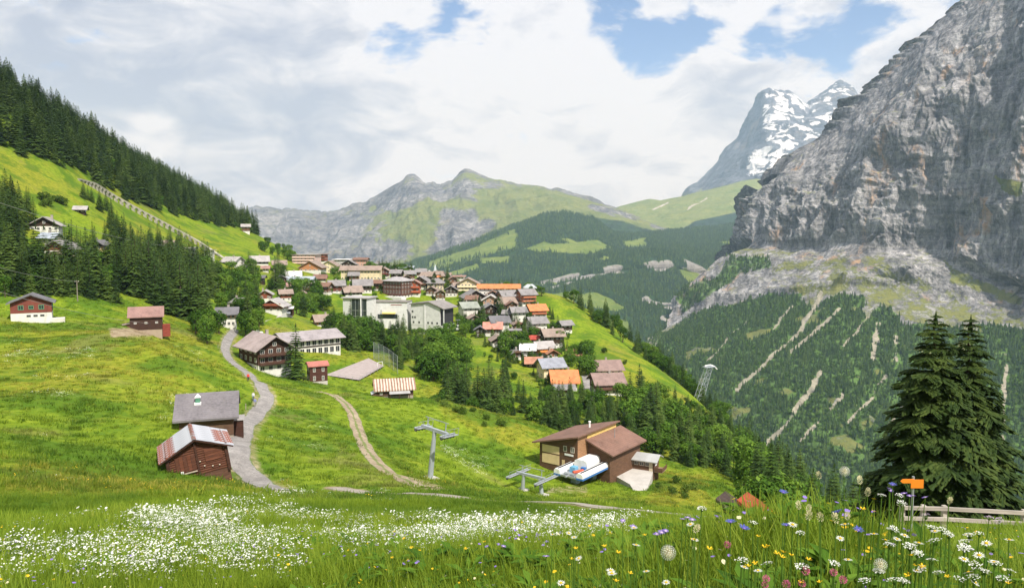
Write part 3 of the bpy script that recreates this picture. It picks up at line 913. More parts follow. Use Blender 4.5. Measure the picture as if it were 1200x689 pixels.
un, vn = u1 + 10 * fbm(x / 500., y / 500., z / 500., 4, 93), v1 + 5 * fbm(x / 500., y / 500., z / 500., 4, 94)
fo = soft_poly(un, vn, [(720, 275), (770, 266), (800, 268), (830, 255), (870, 248), (930, 244), (1060, 235), (1060, 400), (660, 400), (680, 290)], 5)
scr = np.maximum(1 - sstep(seg_dist(un, vn, [(768, 246), (780, 238)]), .8, 2.0), 1 - sstep(seg_dist(un, vn, [(805, 245), (825, 232)]), .6, 1.6)) * .8
saddle = grid_obj('mountain_green_saddle', P, mountain_mat('green_saddle', (.28, .27, .26), (.12, .12, .12), (.3, .25, .2), (.13, .18, .045), (.22, .245, .075), (.5, .46, .4), (.016, .034, .016), size=4.0, ledge=(.25, .5)), {'cover': np.stack((fo, fo * 0 + .5, scr), -1)})
tag(saddle, kind='structure')

# --- the snow mountain, its top in the cloud
SN = [
 [(780, 246, 12500), (800, 237, 12500), (808, 219, 12400), (828, 206, 12300), (843, 191, 12200), (852, 176, 12200), (868, 163, 12100), (876, 150, 12100), (880, 138, 12000), (888, 128, 12000), (895, 113, 11900), (903, 106, 11900), (914, 106, 11900), (926, 108, 11900), (938, 116, 11900), (948, 123, 12000), (962, 114, 12000), (975, 104, 12000), (988, 97, 12000), (1000, 104, 12000), (1006, 112, 12000), (1030, 130, 12000), (1100, 150, 12000)],
 [(780, 250, 11900), (820, 228, 11700), (870, 190, 11400), (905, 140, 11300), (945, 145, 11300), (990, 128, 11400), (1100, 180, 11400)],
 [(780, 255, 11300), (820, 240, 11000), (870, 212, 10800), (905, 180, 10700), (945, 178, 10700), (990, 170, 10800), (1100, 210, 10800)],
 [(780, 265, 10500), (820, 255, 10300), (905, 225, 10000), (990, 220, 10000), (1100, 240, 10000)],
 [(780, 300, 9500), (1100, 300, 9500)],
]
P = sheet(SN, 360, 220, back=(1500, 1200), jag=90.)
u0, v0 = to_px(P); N = normals(P); x, y, z = P[..., 0], P[..., 1], P[..., 2]
d = ridged(x / 700., y / 700., z / 1000., 5, 101) * 120 + fbm(x / 200., y / 200., z / 200., 4, 102) * 45
d += (np.abs(((z + x * .25) / 150.) % 1.0 - .5) * 2 - .5) * 12
P = P + N * (d * np.clip(np.abs(np.arange(P.shape[0]) - 73) / 50.0, .06, 1)[:, None])[..., None]
u1, v1 = to_px(P)
sno = .20 + .28 * soft_poly(u1, v1, [(893, 106), (940, 106), (1006, 98), (1006, 140), (950, 170), (895, 165)], 6) + .42 * soft_poly(u1, v1, [(872, 205), (876, 178), (925, 160), (935, 168), (905, 205)], 5)
sno = sno * sstep(245 - v1, 0, 30) * (.15 + .85 * sstep(u1, 862, 885))
cv = np.zeros(P.shape[:2] + (4,)); cv[..., 3] = sno
cv[..., 1] = sstep(v1, 212, 232) * .6
snow_o = grid_obj('mountain_snow_peak', P, mountain_mat('snowy_rock', (.13, .145, .18), (.055, .064, .09), (.2, .18, .16), (.14, .17, .06), (.2, .22, .08), (.3, .3, .3), (.02, .03, .02), size=5.0, snow=True, ledge=(1.2, 1.5)), {'cover': cv})
tag(snow_o, kind='structure')

# --- valley floor, reaching to the horizon
vf = np.array([[(-30000., -8000, -960), (30000, -8000, -960)], [(-30000, 40000, -960), (30000, 40000, -960)]])
vm = plain((.06, .10, .03), .95, 'plaster')
tag(grid_obj('valley_floor', vf, vm, smooth=False), kind='structure')

# ------------------------------------------------------------------ haze between here and the far peaks
hz = MB().box(-9000, 12000, -400, 14500, -975, 2600)
hm = bpy.data.materials.new('haze_air'); hm.use_nodes = True
ht = NT(hm.node_tree); ht.n.clear()
ho = ht.add('ShaderNodeOutputMaterial'); hv = ht.add('ShaderNodeVolumePrincipled')
hv.inputs['Color'].default_value = (.54, .75, 1.0, 1)
hv.inputs['Density'].default_value = 5.0e-5
hv.inputs['Anisotropy'].default_value = 0.2
hv.inputs['Absorption Color'].default_value = (1, 1, 1, 1)
hv.inputs['Density Attribute'].default_value = ''
hm.cycles.homogeneous_volume = True
ht.l.new(hv.outputs[0], ho.inputs['Volume'])
haze = hz.build('haze', hm); tag(haze, kind='stuff')
# ------------------------------------------------------------------ growth: shapes of trees, grass and flowers
def leaf_mat(name, dark, mid, light, patch=.35, trans=.25):
    m, t, b, out = new_mat(name)
    g = t.add('ShaderNodeNewGeometry'); oi = t.add('ShaderNodeObjectInfo')
    tcn = t.add('ShaderNodeTexCoord')
    n = t.noise(tcn.outputs['Object'], patch, 4, .65)
    k = t.math('ADD', t.math('ADD', t.math('MULTIPLY', n, .75), t.math('MULTIPLY', oi.outputs['Random'], .30)), t.math('MULTIPLY', g.outputs['Random Per Island'], .16))
    c = t.ramp(k, ((.40, dark), (.60, mid), (.82, light)))
    set_in(t, b.inputs['Base Color'], c)
    b.inputs['Roughness'].default_value = .75
    b.inputs['Specular IOR Level'].default_value = .12
    tr = t.add('ShaderNodeBsdfTranslucent'); t.l.new(c, tr.inputs[0])
    mx = t.add('ShaderNodeMixShader'); mx.inputs[0].default_value = trans
    t.l.new(b.outputs[0], mx.inputs[1]); t.l.new(tr.outputs[0], mx.inputs[2]); t.l.new(mx.outputs[0], out.inputs[0])
    return m


M_SPRUCE = leaf_mat('spruce_needles', (.016, .036, .008), (.042, .080, .015), (.10, .15, .028), .3, .12)
M_SPRUCE_OLD = leaf_mat('old_spruce_needles', (.009, .020, .005), (.026, .049, .010), (.075, .105, .021), .55, .10)
M_SPRUCE_FAR = leaf_mat('far_spruce_needles', (.020, .046, .013), (.046, .090, .022), (.10, .155, .036), .08, .1)
M_LEAF = leaf_mat('broad_leaves', (.030, .075, .008), (.075, .16, .016), (.16, .26, .032), .5, .3)
M_LEAF2 = leaf_mat('bush_leaves', (.030, .062, .008), (.075, .13, .016), (.16, .22, .035), .7, .3)
M_BARK = plain((.075, .055, .04), .95, 'wood')


def spruce_shape(h, r, whorls, per, twigs, seed, bare=.06, fine=False):
    """crown as drooping boughs, each a rib with ragged side twigs"""
    rd = random.Random(seed)
    V = []; Fc = []
    def tri(a, b, c):
        k = len(V); V.extend((a, b, c)); Fc.append((k, k + 1, k + 2))
    for w_ in range(whorls):
        t = bare + (1 - bare) * (w_ / whorls) ** .92
        z0 = h * t
        L0 = r * ((1 - t) ** .82) * (.82 + .18 * rd.random()) + .10 * r * (1 - t) + .015 * h
        n = max(4, int(round(per * (1 - .35 * t))))
        ph = rd.random() * 6.28
        for k in range(n):
            if rd.random() < .07: continue
            az = ph + 6.283 * (k + rd.uniform(-.3, .3)) / n
            L = L0 * (rd.uniform(.72, 1.12) if not fine else rd.uniform(.55, 1.3))
            droop = L * rd.uniform(.22, .42) * (1 - .55 * t)
            up = L * rd.uniform(.02, .12) + L * .45 * t
            d = Vector((math.cos(az), math.sin(az), 0)); sd_ = Vector((-d.y, d.x, 0))
            def P_(s):
                return d * (L * s) + Vector((0, 0, z0 + up * math.sin(s * 2.2) * .8 - droop * s * s))
            wd = L * (.42 if not fine else .30)
            m_ = twigs
            for q in range(m_):
                s0 = .12 + .86 * q / m_; s1 = min(1.0, s0 + 1.15 / m_)
                a, b_ = P_(s0), P_(s1)
                prof = wd * (.35 + 1.0 * math.sin(min(1, s0 * 1.05) * 2.6)) * rd.uniform(.6, 1.15)
                for sg in (-1, 1):
                    tip = P_(min(1.0, s0 + .10 + .3 / m_)) + sd_ * sg * prof + d * (prof * .35) + Vector((0, 0, -prof * rd.uniform(.15, .55)))
                    if not fine:
                        tri(a, b_, tip)
                    else:
                        # a twig of three slim sprays
                        for f in range(3):
                            e0 = a.lerp(tip, f * .3); e1 = a.lerp(tip, min(1, f * .3 + .42))
                            off = (d * .5 + Vector((0, 0, -.55))) * (prof * rd.uniform(.16, .34))
                            tri(e0, e1, e0.lerp(e1, .75) + off)
                            tri(e0, e0.lerp(e1, .8) + sd_ * sg * prof * .08 - d * prof * .16, e1)
                        tri(a, tip, a.lerp(tip, .55) + Vector((0, 0, -prof * .25)))
            tri(P_(.85), P_(1.0) + d * (.06 * L), P_(.9) + sd_ * (.05 * L))
    # leader
    for k in range(5):
        a = 6.283 * k / 5
        tri(Vector((.012 * h * math.cos(a), .012 * h * math.sin(a), h * .94)), Vector((.012 * h * math.cos(a + 1.3), .012 * h * math.sin(a + 1.3), h * .94)), Vector((0, 0, h * 1.015)))
    return V, Fc


def tri_mesh(name, V, Fc, mat):
    me = bpy.data.meshes.new(name)
    V = np.array([tuple(p) for p in V], np.float32); Fa = np.array(Fc, np.int32)
    me.vertices.add(len(V)); me.vertices.foreach_set('co', V.ravel())
    me.loops.add(Fa.size); me.loops.foreach_set('vertex_index', Fa.ravel())
    me.polygons.add(len(Fa)); me.polygons.foreach_set('loop_start', np.arange(0, Fa.size, Fa.shape[1], dtype=np.int32))
    me.materials.append(mat); me.update(calc_edges=True); me.validate()
    return me


def trunk_mesh(h, r0, seed, limbs=0, spread=.3):
    rd = random.Random(seed); mb = MB()
    pts = [(rd.uniform(-.01, .01) * h, rd.uniform(-.01, .01) * h, h * t - (.6 if t == 0 else 0)) for t in (0, .15, .35, .6, .85, 1)]
    mb.tube(pts, [r0 * 1.25, r0, r0 * .85, r0 * .6, r0 * .3, r0 * .08], 7)
    for k in range(limbs):
        a = rd.uniform(0, 6.28); z0 = h * rd.uniform(.25, .6); L = h * spread * rd.uniform(.7, 1.1)
        mb.tube([(0, 0, z0), (L * .5 * math.cos(a), L * .5 * math.sin(a), z0 + L * .45), (L * math.cos(a), L * math.sin(a), z0 + L * .75)], [r0 * .4, r0 * .25, r0 * .08], 5)
    me = bpy.data.meshes.new('trunk'); me.from_pydata(mb.v, [], mb.f); me.materials.append(M_BARK); me.update()
    return me


def broad_shape(h, r, n, seed, lobes=7, leaf=.42, low=.06):
    rd = random.Random(seed); V = []; Fc = []
    cs = [(Vector((0, 0, h * .56)), r * .78, h * .40)]
    for k in range(lobes):
        a = 6.283 * k / lobes + rd.uniform(-.4, .4); zz_ = h * rd.uniform(low + .12, .80)
        rr_ = r * rd.uniform(.35, .62) * (1.15 - .5 * zz_ / h)
        cs.append((Vector((math.cos(a) * r * rd.uniform(.42, .62), math.sin(a) * r * rd.uniform(.42, .62), zz_)), rr_, rr_ * rd.uniform(.75, 1.0)))
    for i in range(n):
        c, rx, rz_ = cs[rd.randrange(len(cs))] if rd.random() > .22 else cs[0]
        d = Vector((rd.gauss(0, 1), rd.gauss(0, 1), rd.gauss(0, 1) + .25)).normalized()
        rad = rd.uniform(.45, 1.06) ** .6
        p = c + Vector((d.x * rx * rad, d.y * rx * rad, d.z * rz_ * rad))
        s = leaf * rd.uniform(.6, 1.35)
        nn = (d + Vector((rd.gauss(0, .5), rd.gauss(0, .5), rd.gauss(0, .5) + .3))).normalized()
        t1 = nn.orthogonal().normalized(); t1 = (Matrix.Rotation(rd.uniform(0, 6.28), 3, nn) @ t1); t2 = nn.cross(t1)
        k = len(V)
        V.extend((p - t1 * s * .5, p + t2 * s * .38 + nn * s * .1, p + t1 * s * .55 - nn * s * .12, p - t2 * s * .38 + nn * s * .08))
        Fc.append((k, k + 1, k + 2, k + 3))
    return V, Fc


SPRUCES = []
for i, (h, r, wh, pe, tw) in enumerate(((20, 3.7, 26, 9, 5), (20, 3.2, 28, 9, 5), (20, 4.3, 24, 10, 5), (20, 3.5, 22, 9, 5))):
    V, Fc = spruce_shape(h, r, wh, pe, tw, 100 + i)
    SPRUCES.append((tri_mesh('spruce_crown', V, Fc, M_SPRUCE), trunk_mesh(h * .97, .30, 200 + i), h))
BROADS = []
for i, (h, r, n, lb, lf) in enumerate(((10, 4.2, 1700, 8, .62), (10, 3.4, 1400, 7, .55), (10, 5.0, 2000, 10, .66), (10, 3.0, 1300, 6, .5))):
    V, Fc = broad_shape(h, r, n, 300 + i, lb, lf)
    BROADS.append((tri_mesh('broad_crown', V, Fc, M_LEAF), trunk_mesh(h * .8, .26, 400 + i, 6, .32), h))
BUSHES = []
for i in range(3):
    V, Fc = broad_shape(2.0, 1.35, 520, 500 + i, 6, .26, .05)
    BUSHES.append((tri_mesh('bush_crown', V, Fc, M_LEAF2), trunk_mesh(1.5, .05, 520 + i, 5, .4), 2.0))
TREES_MADE = []


def tree(kind, p, height, label, group, fat=1.0):
    lib = {'spruce': SPRUCES, 'broad': BROADS, 'bush': BUSHES}[kind]
    cm, tm, h = lib[random.randrange(len(lib))]
    nm = {'spruce': 'spruce_tree', 'broad': 'broadleaf_tree', 'bush': 'bush'}[kind]
    o = empty(nm, p, random.uniform(0, 6.283)); s = height / h
    fat = fat * random.uniform(.82, 1.25)
    o.scale = (s * fat, s * fat, s)
    o.rotation_euler.x = random.gauss(0, .015); o.rotation_euler.y = random.gauss(0, .015)
    c = bpy.data.objects.new('crown', cm); COL.objects.link(c); c.parent = o
    t_ = bpy.data.objects.new('trunk' if kind != 'bush' else 'stem', tm); COL.objects.link(t_); t_.parent = o
    tag(o, label, 'bush' if kind == 'bush' else 'tree', group)
    TREES_MADE.append((p[0], p[1]))
    return o


def poly_sample(poly, n, mind=0.0):
    xs = [p[0] for p in poly]; ys = [p[1] for p in poly]
    out = []; tries = 0
    while len(out) < n and tries < n * 60:
        tries += 1
        q = (random.uniform(min(xs), max(xs)), random.uniform(min(ys), max(ys)))
        if not bool(inside(np.array([q[0]]), np.array([q[1]]), poly)[0]): continue
        if any((q[0] - a) ** 2 + ((q[1] - b) * 1.6) ** 2 < mind * mind for a, b in out): continue
        out.append(q)
    return out


ORD = ['leftmost', 'second from the left', 'third from the left', 'fourth from the left', 'fifth from the left', 'sixth from the left', 'seventh from the left', 'eighth from the left', 'rightmost']


def place(kind, ps, hmin, hmax, label, group, fat):
    """plants a grove; those in its front row get a label of their own"""
    order = sorted(range(len(ps)), key=lambda i: ps[i][1])
    front = order if len(ps) <= 7 else order[:7]
    lab = {}
    fr = sorted(front, key=lambda i: ps[i][0] / ps[i][1])
    for j, i in enumerate(fr):
        w_ = ORD[-1] if j == len(fr) - 1 and j > 0 else ORD[j]
        lab[i] = label + ', ' + (w_ if len(ps) <= 7 else w_ + ' in front')
        if len(fr) == 1: lab[i] = label
        if len(lab[i].split()) > 16: lab[i] = lab[i].replace(' in front', '').replace('from the left', 'from left')
    for i, p in enumerate(ps):
        tree(kind, p - np.array((0, 0, .15)), random.uniform(hmin, hmax), lab.get(i, label + ', behind the others'), group, fat)


def grove(kind, poly, n, hmin, hmax, label, group, mind=4, y0=2.0, fat=1.0):
    ps = [hit(u, v, y0) for u, v in poly_sample(poly, n, mind)]
    place(kind, [p for p in ps if p is not None], hmin, hmax, label, group, fat)


def grove_xy(kind, poly, n, hmin, hmax, label, group, mind=4, fat=1.0):
    place(kind, [np.array((x_, y_, Hs(x_, y_))) for x_, y_ in poly_sample(poly, n, mind)], hmin, hmax, label, group, fat)


# ------------------------------------------------------------------ far woods, as masses
def far_spruce(h, r, seed, tiers=6, n=7):
    rd = random.Random(seed); V = []; Fc = []
    for k in range(tiers):
        z0 = h * (.06 + .86 * k / tiers); z1 = z0 + h * (1.55 / tiers); rad = r * (1 - k / tiers) ** .85 * rd.uniform(.9, 1.1) + .04 * r
        ph = rd.random() * 6
        for q in range(n):
            a0 = ph + 6.283 * q / n; a1 = a0 + 6.283 / n * .98
            rr1 = rad * rd.uniform(.75, 1.2); rr2 = rad * rd.uniform(.75, 1.2)
            b = len(V)
            V.extend((Vector((0, 0, min(z1, h))), Vector((rr1 * math.cos(a0), rr1 * math.sin(a0), z0 - rd.uniform(0, .05) * h)), Vector((rr2 * math.cos(a1), rr2 * math.sin(a1), z0 - rd.uniform(0, .05) * h))))
            Fc.append((b, b + 1, b + 2))
    return V, Fc


FAR = []
for i in range(3):
    V, Fc = far_spruce(20, 3.6 + .5 * i, 600 + i)
    FAR.append(proto(bpy.data.objects.new('far_spruce_shape', tri_mesh('far_spruce_shape', V, Fc, M_SPRUCE_FAR))))
V, Fc = broad_shape(11, 5.0, 240, 640, 6, 2.0)
FARB = proto(bpy.data.objects.new('far_broadleaf_shape', tri_mesh('far_broadleaf_shape', V, Fc, M_LEAF)))


def sheet_scatter(P, mask, n, umin=-1e9, umax=1e9, vmax=1e9):
    nr, nc = mask.shape
    A = np.linalg.norm(np.cross(P[1:, :-1] - P[:-1, :-1], P[:-1, 1:] - P[:-1, :-1]), axis=-1)
    u, v = to_px(P[:-1, :-1])
    wgt = A * np.clip((mask[:-1, :-1] - .30) * 2.2, 0, 1) * ((u > umin) & (u < umax) & (v < vmax))
    wgt /= wgt.sum()
    idx = rng.choice(wgt.size, n, p=wgt.ravel())
    i, j = idx // (nc - 1), idx % (nc - 1)
    a, b = rng.random(n)[:, None], rng.random(n)[:, None]
    return P[i, j] * (1 - a) * (1 - b) + P[i + 1, j] * a * (1 - b) + P[i, j + 1] * (1 - a) * b + P[i + 1, j + 1] * a * b


pts = sheet_scatter(P_cliff, FO_cliff, 42000, 740, 1260, 640)
scatter('forest', pts, FAR + [FARB], rng.uniform(.35, 1.05, len(pts)), pick=rng.choice(4, len(pts), p=(.26, .25, .24, .25)), label='dark conifer forest on the steep slope under the grey rock wall', cat='forest')
pts = sheet_scatter(P_mid, FO_mid, 30000, 420, 900, 440)
scatter('forest', pts, FAR, rng.uniform(.8, 1.5, len(pts)), label='blue-green forest over the far mountain shoulder beyond the village', cat='forest')

# the wood on the hill above the funicular
xx = rng.uniform(-950, -60, 90000); yy = rng.uniform(180, 1250, 90000)
zz_ = Hg(xx, yy); uu, vv = to_px(np.stack((xx, yy, zz_), -1))
wob = 7 * fbm(xx / 40., yy / 40., None, 3, 141)
edge_v = np.interp(uu, [-300, 0, 30, 60, 105, 118, 150, 200, 250, 290, 320], [140, 176, 184, 190, 206, 222, 236, 252, 264, 272, 280])
ok = (vv + wob < edge_v) & (uu < 300) & (uu > -260)
ok2 = (xx < -205 - 0.16 * (yy - 640)) | (yy < 640)
sel = np.nonzero(ok & ok2)[0][:9000]
pts = np.stack((xx[sel], yy[sel], zz_[sel] - .3), -1)
M3 = [proto(bpy.data.objects.new('spruce_shape', s[0])) for s in SPRUCES]
MB3 = [proto(bpy.data.objects.new('broadleaf_shape', s[0])) for s in BROADS]
scatter('hill_forest', pts, M3 + MB3[:2], rng.uniform(.55, 1.35, len(pts)), pick=rng.choice(6, len(pts), p=(.235, .235, .235, .235, .03, .03)), label='dense dark spruce forest covering the upper hillside above the funicular', cat='forest')


def mass(name, polys, label, cat='wood', kinds=('spruce',), smin=.5, smax=1.0, world=False):
    """a close wood that reads as one mass"""
    out = []
    for poly, n in polys:
        for a, b in poly_sample(poly, n, 2.0):
            p = np.array((a, b, Hs(a, b))) if world else hit(a, b, 60.0)
            if p is not None: out.append(p - np.array((0, 0, .2)))
    lib = []
    if 'spruce' in kinds: lib += M3
    if 'broad' in kinds: lib += MB3
    sc_ = rng.uniform(smin, smax, len(out))
    pk = rng.integers(0, len(lib), len(out))
    if 'broad' in kinds:
        nb = len(lib) - len(MB3)
        sc_ = np.where(pk >= nb, sc_ * 1.35, sc_)
    return scatter(name, np.array(out), lib, sc_, pick=pk, label=label, cat=cat)

# ------------------------------------------------------------------ houses
WIN = {}
def window_mesh(w_, h_, frame, bars=True):
    key = (round(w_, 2), round(h_, 2), frame)
    if key in WIN: return WIN[key]
    t = min(.11, w_ * .14)
    mb = MB()
    mb.box(-w_ / 2, w_ / 2, -.09, .04, -h_ / 2, -h_ / 2 + t); mb.box(-w_ / 2, w_ / 2, -.09, .04, h_ / 2 - t, h_ / 2)
    mb.box(-w_ / 2, -w_ / 2 + t, -.085, .04, -h_ / 2 + t, h_ / 2 - t); mb.box(w_ / 2 - t, w_ / 2, -.085, .04, -h_ / 2 + t, h_ / 2 - t)
    if bars: mb.box(-t * .35, t * .35, -.075, .03, -h_ / 2 + t, h_ / 2 - t)
    me = bpy.data.meshes.new('window'); me.from_pydata(mb.v, [], mb.f); me.materials.append(frame); me.update()
    pb = MB().box(-w_ / 2 + t, w_ / 2 - t, -.045, .02, -h_ / 2 + t, h_ / 2 - t)
    pm = bpy.data.meshes.new('pane'); pm.from_pydata(pb.v, [], pb.f); pm.materials.append(glass_mat()); pm.update()
    WIN[key] = (me, pm)
    return WIN[key]


def put_window(parent, x_, y_, z_, face, w_, h_, frame, name='window'):
    a, b = window_mesh(w_, h_, frame)
    o = bpy.data.objects.new(name, a); COL.objects.link(o); o.parent = parent
    o.location = (x_, y_, z_); o.rotation_euler = (0, 0, {'f': 0, 'r': math.pi / 2, 'b': math.pi, 'l': -math.pi / 2}[face])
    q = bpy.data.objects.new('pane', b); COL.objects.link(q); q.parent = o
    return o


WHITE = (.66, .64, .59); CREAM = (.68, .57, .38); DARK = (.045, .028, .018); BROWN = (.115, .062, .034); REDB = (.20, .058, .032); ORW = (.52, .20, .06)
R_GREY = (.235, .22, .22); R_PALE = (.36, .335, .325); R_TAN = (.28, .215, .18); R_PINK = (.31, .185, .155); R_ORANGE = (.58, .20, .08); R_RED = (.42, .13, .09); R_DGREY = (.15, .145, .155); R_BLUE = (.36, .40, .46); R_BROWN = (.20, .115, .085)


def house(name, cat, label, p, W, D, hw, rise, ridge='x', yaw=0.0, roof=R_GREY, wall=BROWN, base=WHITE, hb=2.6, over=1.3, rows=None, cols=None,
          side=2, win=(1.1, 1.2), frame=WHITE, chimney=True, balcony=False, door=False, group=None, shed=False, hip=False, wallkind='wood', roofkind='roof', under=5.0, fascia=None):
    root = empty(name, p, R(yaw))
    hb = min(hb * (.7 if group == 'houses of the village' else 1.0), hw)
    mw = plain(wall, .85, wallkind); mbse = plain(base, .9, 'plaster'); mr = plain(roof, .75, roofkind); mf = plain(frame, .6, 'plaster')
    x0, x1, y0, y1 = -W / 2, W / 2, -D / 2, D / 2
    if hb > .05:
        MB().box(x0, x1, y0, y1, -under, hb).build('foundation', mbse, root)
    e = .05 if hb > .05 else 0.0
    zb = hb if hb > .05 else -under
    wb = MB()
    if hip or rise < .3:
        wb.box(x0 - e, x1 + e, y0 - e, y1 + e, zb, hw)
    elif shed:
        wb.prism([(y0 - e, zb), (y1 + e, zb), (y1 + e, hw + rise - .1), (y0 - e, hw - .1)], 'x', x0 - e, x1 + e)
    elif ridge == 'x':
        wb.prism([(y0 - e, zb), (y1 + e, zb), (y1 + e, hw), (0, hw + rise - .12), (y0 - e, hw)], 'x', x0 - e, x1 + e)
    else:
        wb.prism([(x0 - e, zb), (x1 + e, zb), (x1 + e, hw), (0, hw + rise - .12), (x0 - e, hw)], 'y', y0 - e, y1 + e)
    wb.build('wall', mw, root)
    t = .28
    rb = MB()
    if rise < .3:
        rb.box(x0 - over, x1 + over, y0 - over, y1 + over, hw, hw + t)
    elif hip:
        a, b, c, d_ = x0 - over, x1 + over, y0 - over, y1 + over
        m_ = min(W, D) * .42
        if W >= D: q0, q1 = (a + m_, 0), (b - m_, 0)
        else: q0, q1 = (0, c + m_), (0, d_ - m_)
        vs = [(a, c, hw), (b, c, hw), (b, d_, hw), (a, d_, hw), (a, c, hw + t), (b, c, hw + t), (b, d_, hw + t), (a, d_, hw + t), (q0[0], q0[1], hw + rise + t), (q1[0], q1[1], hw + rise + t)]
        fs = [(3, 2, 1, 0), (0, 1, 5, 4), (1, 2, 6, 5), (2, 3, 7, 6), (3, 0, 4, 7)]
        fs += [(4, 5, 9, 8), (5, 6, 9), (6, 7, 8, 9), (7, 4, 8)] if W >= D else [(4, 5, 8), (5, 6, 9, 8), (6, 7, 9), (7, 4, 8, 9)]
        rb.add(vs, fs)
    elif shed:
        k = rise / D
        rb.prism([(y0 - over, hw - over * k), (y1 + over, hw + rise + over * k), (y1 + over, hw + rise + over * k + t), (y0 - over, hw - over * k + t)], 'x', x0 - over, x1 + over)
    else:
        half = (D if ridge == 'x' else W) / 2; k = rise / half
        a = half + over
        prof = [(-a, hw - over * k), (0, hw + rise), (a, hw - over * k), (a, hw - over * k + t), (0, hw + rise + t * 1.1), (-a, hw - over * k + t)]
        g = over * 1.05
        if ridge == 'x': rb.prism(prof, 'x', x0 - g, x1 + g)
        else: rb.prism(prof, 'y', y0 - g, y1 + g)
    ro = rb.build('roof', mr, root)
    if chimney and rise > .3:
        cx_ = random.uniform(-.25, .25) * W; cy_ = random.uniform(-.05, .2) * D
        hz_ = hw + rise * .55 if ridge != 'x' else hw + rise * .7
        cb = MB().box(cx_ - .4, cx_ + .4, cy_ - .35, cy_ + .35, hz_ - .6, hw + rise + 1.0).box(cx_ - .48, cx_ + .48, cy_ - .43, cy_ + .43, hw + rise + 1.0, hw + rise + 1.14)
        cb.build('chimney', plain((.33, .29, .26), .9, 'plaster'), ro)
    if fascia:
        fb = MB()
        if ridge == 'y' and not hip and rise > .3:
            half = W / 2; k = rise / half; a = half + over; g = over * 1.05 + .06
            for sgn in (-1, 1):
                fb.hexa([(0, y0 - g, hw + rise - .12), (sgn * a, y0 - g, hw - over * k - .12), (sgn * a, y0 - g + .05, hw - over * k - .12), (0, y0 - g + .05, hw + rise - .12),
                         (0, y0 - g, hw + rise + t * 1.1 + .04), (sgn * a, y0 - g, hw - over * k + t + .04), (sgn * a, y0 - g + .05, hw - over * k + t + .04), (0, y0 - g + .05, hw + rise + t * 1.1 + .04)])
            fb.build('bargeboard', plain(fascia, .7, 'plaster'), ro)
    # windows, storey by storey
    rows = rows if rows is not None else max(1, int(round(hw / 2.9)))
    cols = cols if cols is not None else max(2, int(round(W / 2.9)))
    for r_ in range(rows):
        z_ = hw / rows * (r_ + .55)
        yo = y0 - (e if z_ > hb else 0) - .001
        for c_ in range(cols):
            x_ = x0 + W * (c_ + .5) / cols
            if door and r_ == 0 and c_ == cols // 2: continue
            put_window(root, x_, yo, z_, 'f', min(win[0], W / cols * .72), win[1], mf)
        for f, xs in (('r', x1 + (e if z_ > hb else 0) + .001), ('l', x0 - (e if z_ > hb else 0) - .001)):
            for c_ in range(side):
                put_window(root, xs, y0 + D * (c_ + .5) / side, z_, f, min(win[0], D / side * .7), win[1], mf)
    if ridge == 'y' and rise > 1.6 and not hip and not shed:
        put_window(root, 0, y0 - e - .001, hw + rise * .3, 'f', win[0] * .9, win[1] * .8, mf)
    if door:
        x_ = x0 + W * (cols // 2 + .5) / cols
        db = MB().box(x_ - .5, x_ + .5, y0 - .08, y0 + .02, -.1, 2.05)
        do = db.build('door', plain((.10, .06, .035), .7, 'wood'), root)
        MB().box(x_ + .32, x_ + .38, y0 - .13, y0 - .07, .95, 1.1).build('handle', plain((.5, .5, .5), .4, 'metal', 1.0), do)
    if balcony:
        nb = rows - 1 if balcony is True else balcony
        for k in range(nb):
            z_ = hw / rows * (k + 1)
            bb = MB().box(x0 + .2, x1 - .2, y0 - 1.25, y0 - e, z_ - .16, z_)
            bo = bb.build('balcony', plain(tuple(c * .8 for c in wall), .85, 'wood'), root)
            rl = MB().box(x0 + .2, x1 - .2, y0 - 1.25, y0 - 1.17, z_ + .95, z_ + 1.05).box(x0 + .2, x1 - .2, y0 - 1.24, y0 - 1.19, z_ + .08, z_ + .9)
            rl.build('railing', plain(tuple(min(1, c * 1.3) for c in wall), .85, 'wood'), bo)
    tag(root, label, cat, group)
    return root


def px_house(spec):
    """(left, right, top, bottom) in the photograph -> a house of that size standing on the ground there"""
    (u0, u1, vt, vb), label, kw = spec
    kw = dict(kw)
    y0 = kw.pop('y0', 60.0)
    u = (u0 + u1) / 2
    p = hit(u, vb, y0)
    k = p[1] / F * 1.02
    yaw = kw.get('yaw', 0)
    app = (u1 - u0) * k - 1.4
    ratio = kw.pop('ratio', 1.0)
    c, s = abs(math.cos(R(yaw))), abs(math.sin(R(yaw)))
    W = app / (c + ratio * s); D = kw.pop('D', None) or W * ratio
    W = max(W, 3.0)
    el = -p[2] / p[1]
    Ht = (vb - vt) * k - el * D * (.5 if kw.get('ridge', 'x') == 'x' else .9)
    Ht = max(Ht * .92, 3.2)
    pit = kw.pop('pitch', .58)
    rise = 0.0 if pit == 0 else min((D if kw.get('ridge', 'x') == 'x' else W) / 2 * pit, Ht * .5)
    hw = max(Ht - rise - .3, 2.2)
    nm = kw.pop('name', 'village_house'); cat = kw.pop('cat', 'house'); grp = kw.pop('group', 'houses of the village')
    yw = R(yaw)
    dx, dy = -math.sin(yw) * D / 2, math.cos(yw) * D / 2
    cx_, cy_ = p[0] + dx * .8, p[1] + abs(dy)
    z_ = p[2] + .1
    return house(nm, cat, label, (cx_, cy_, z_), W, D, hw, rise, group=grp, **kw)


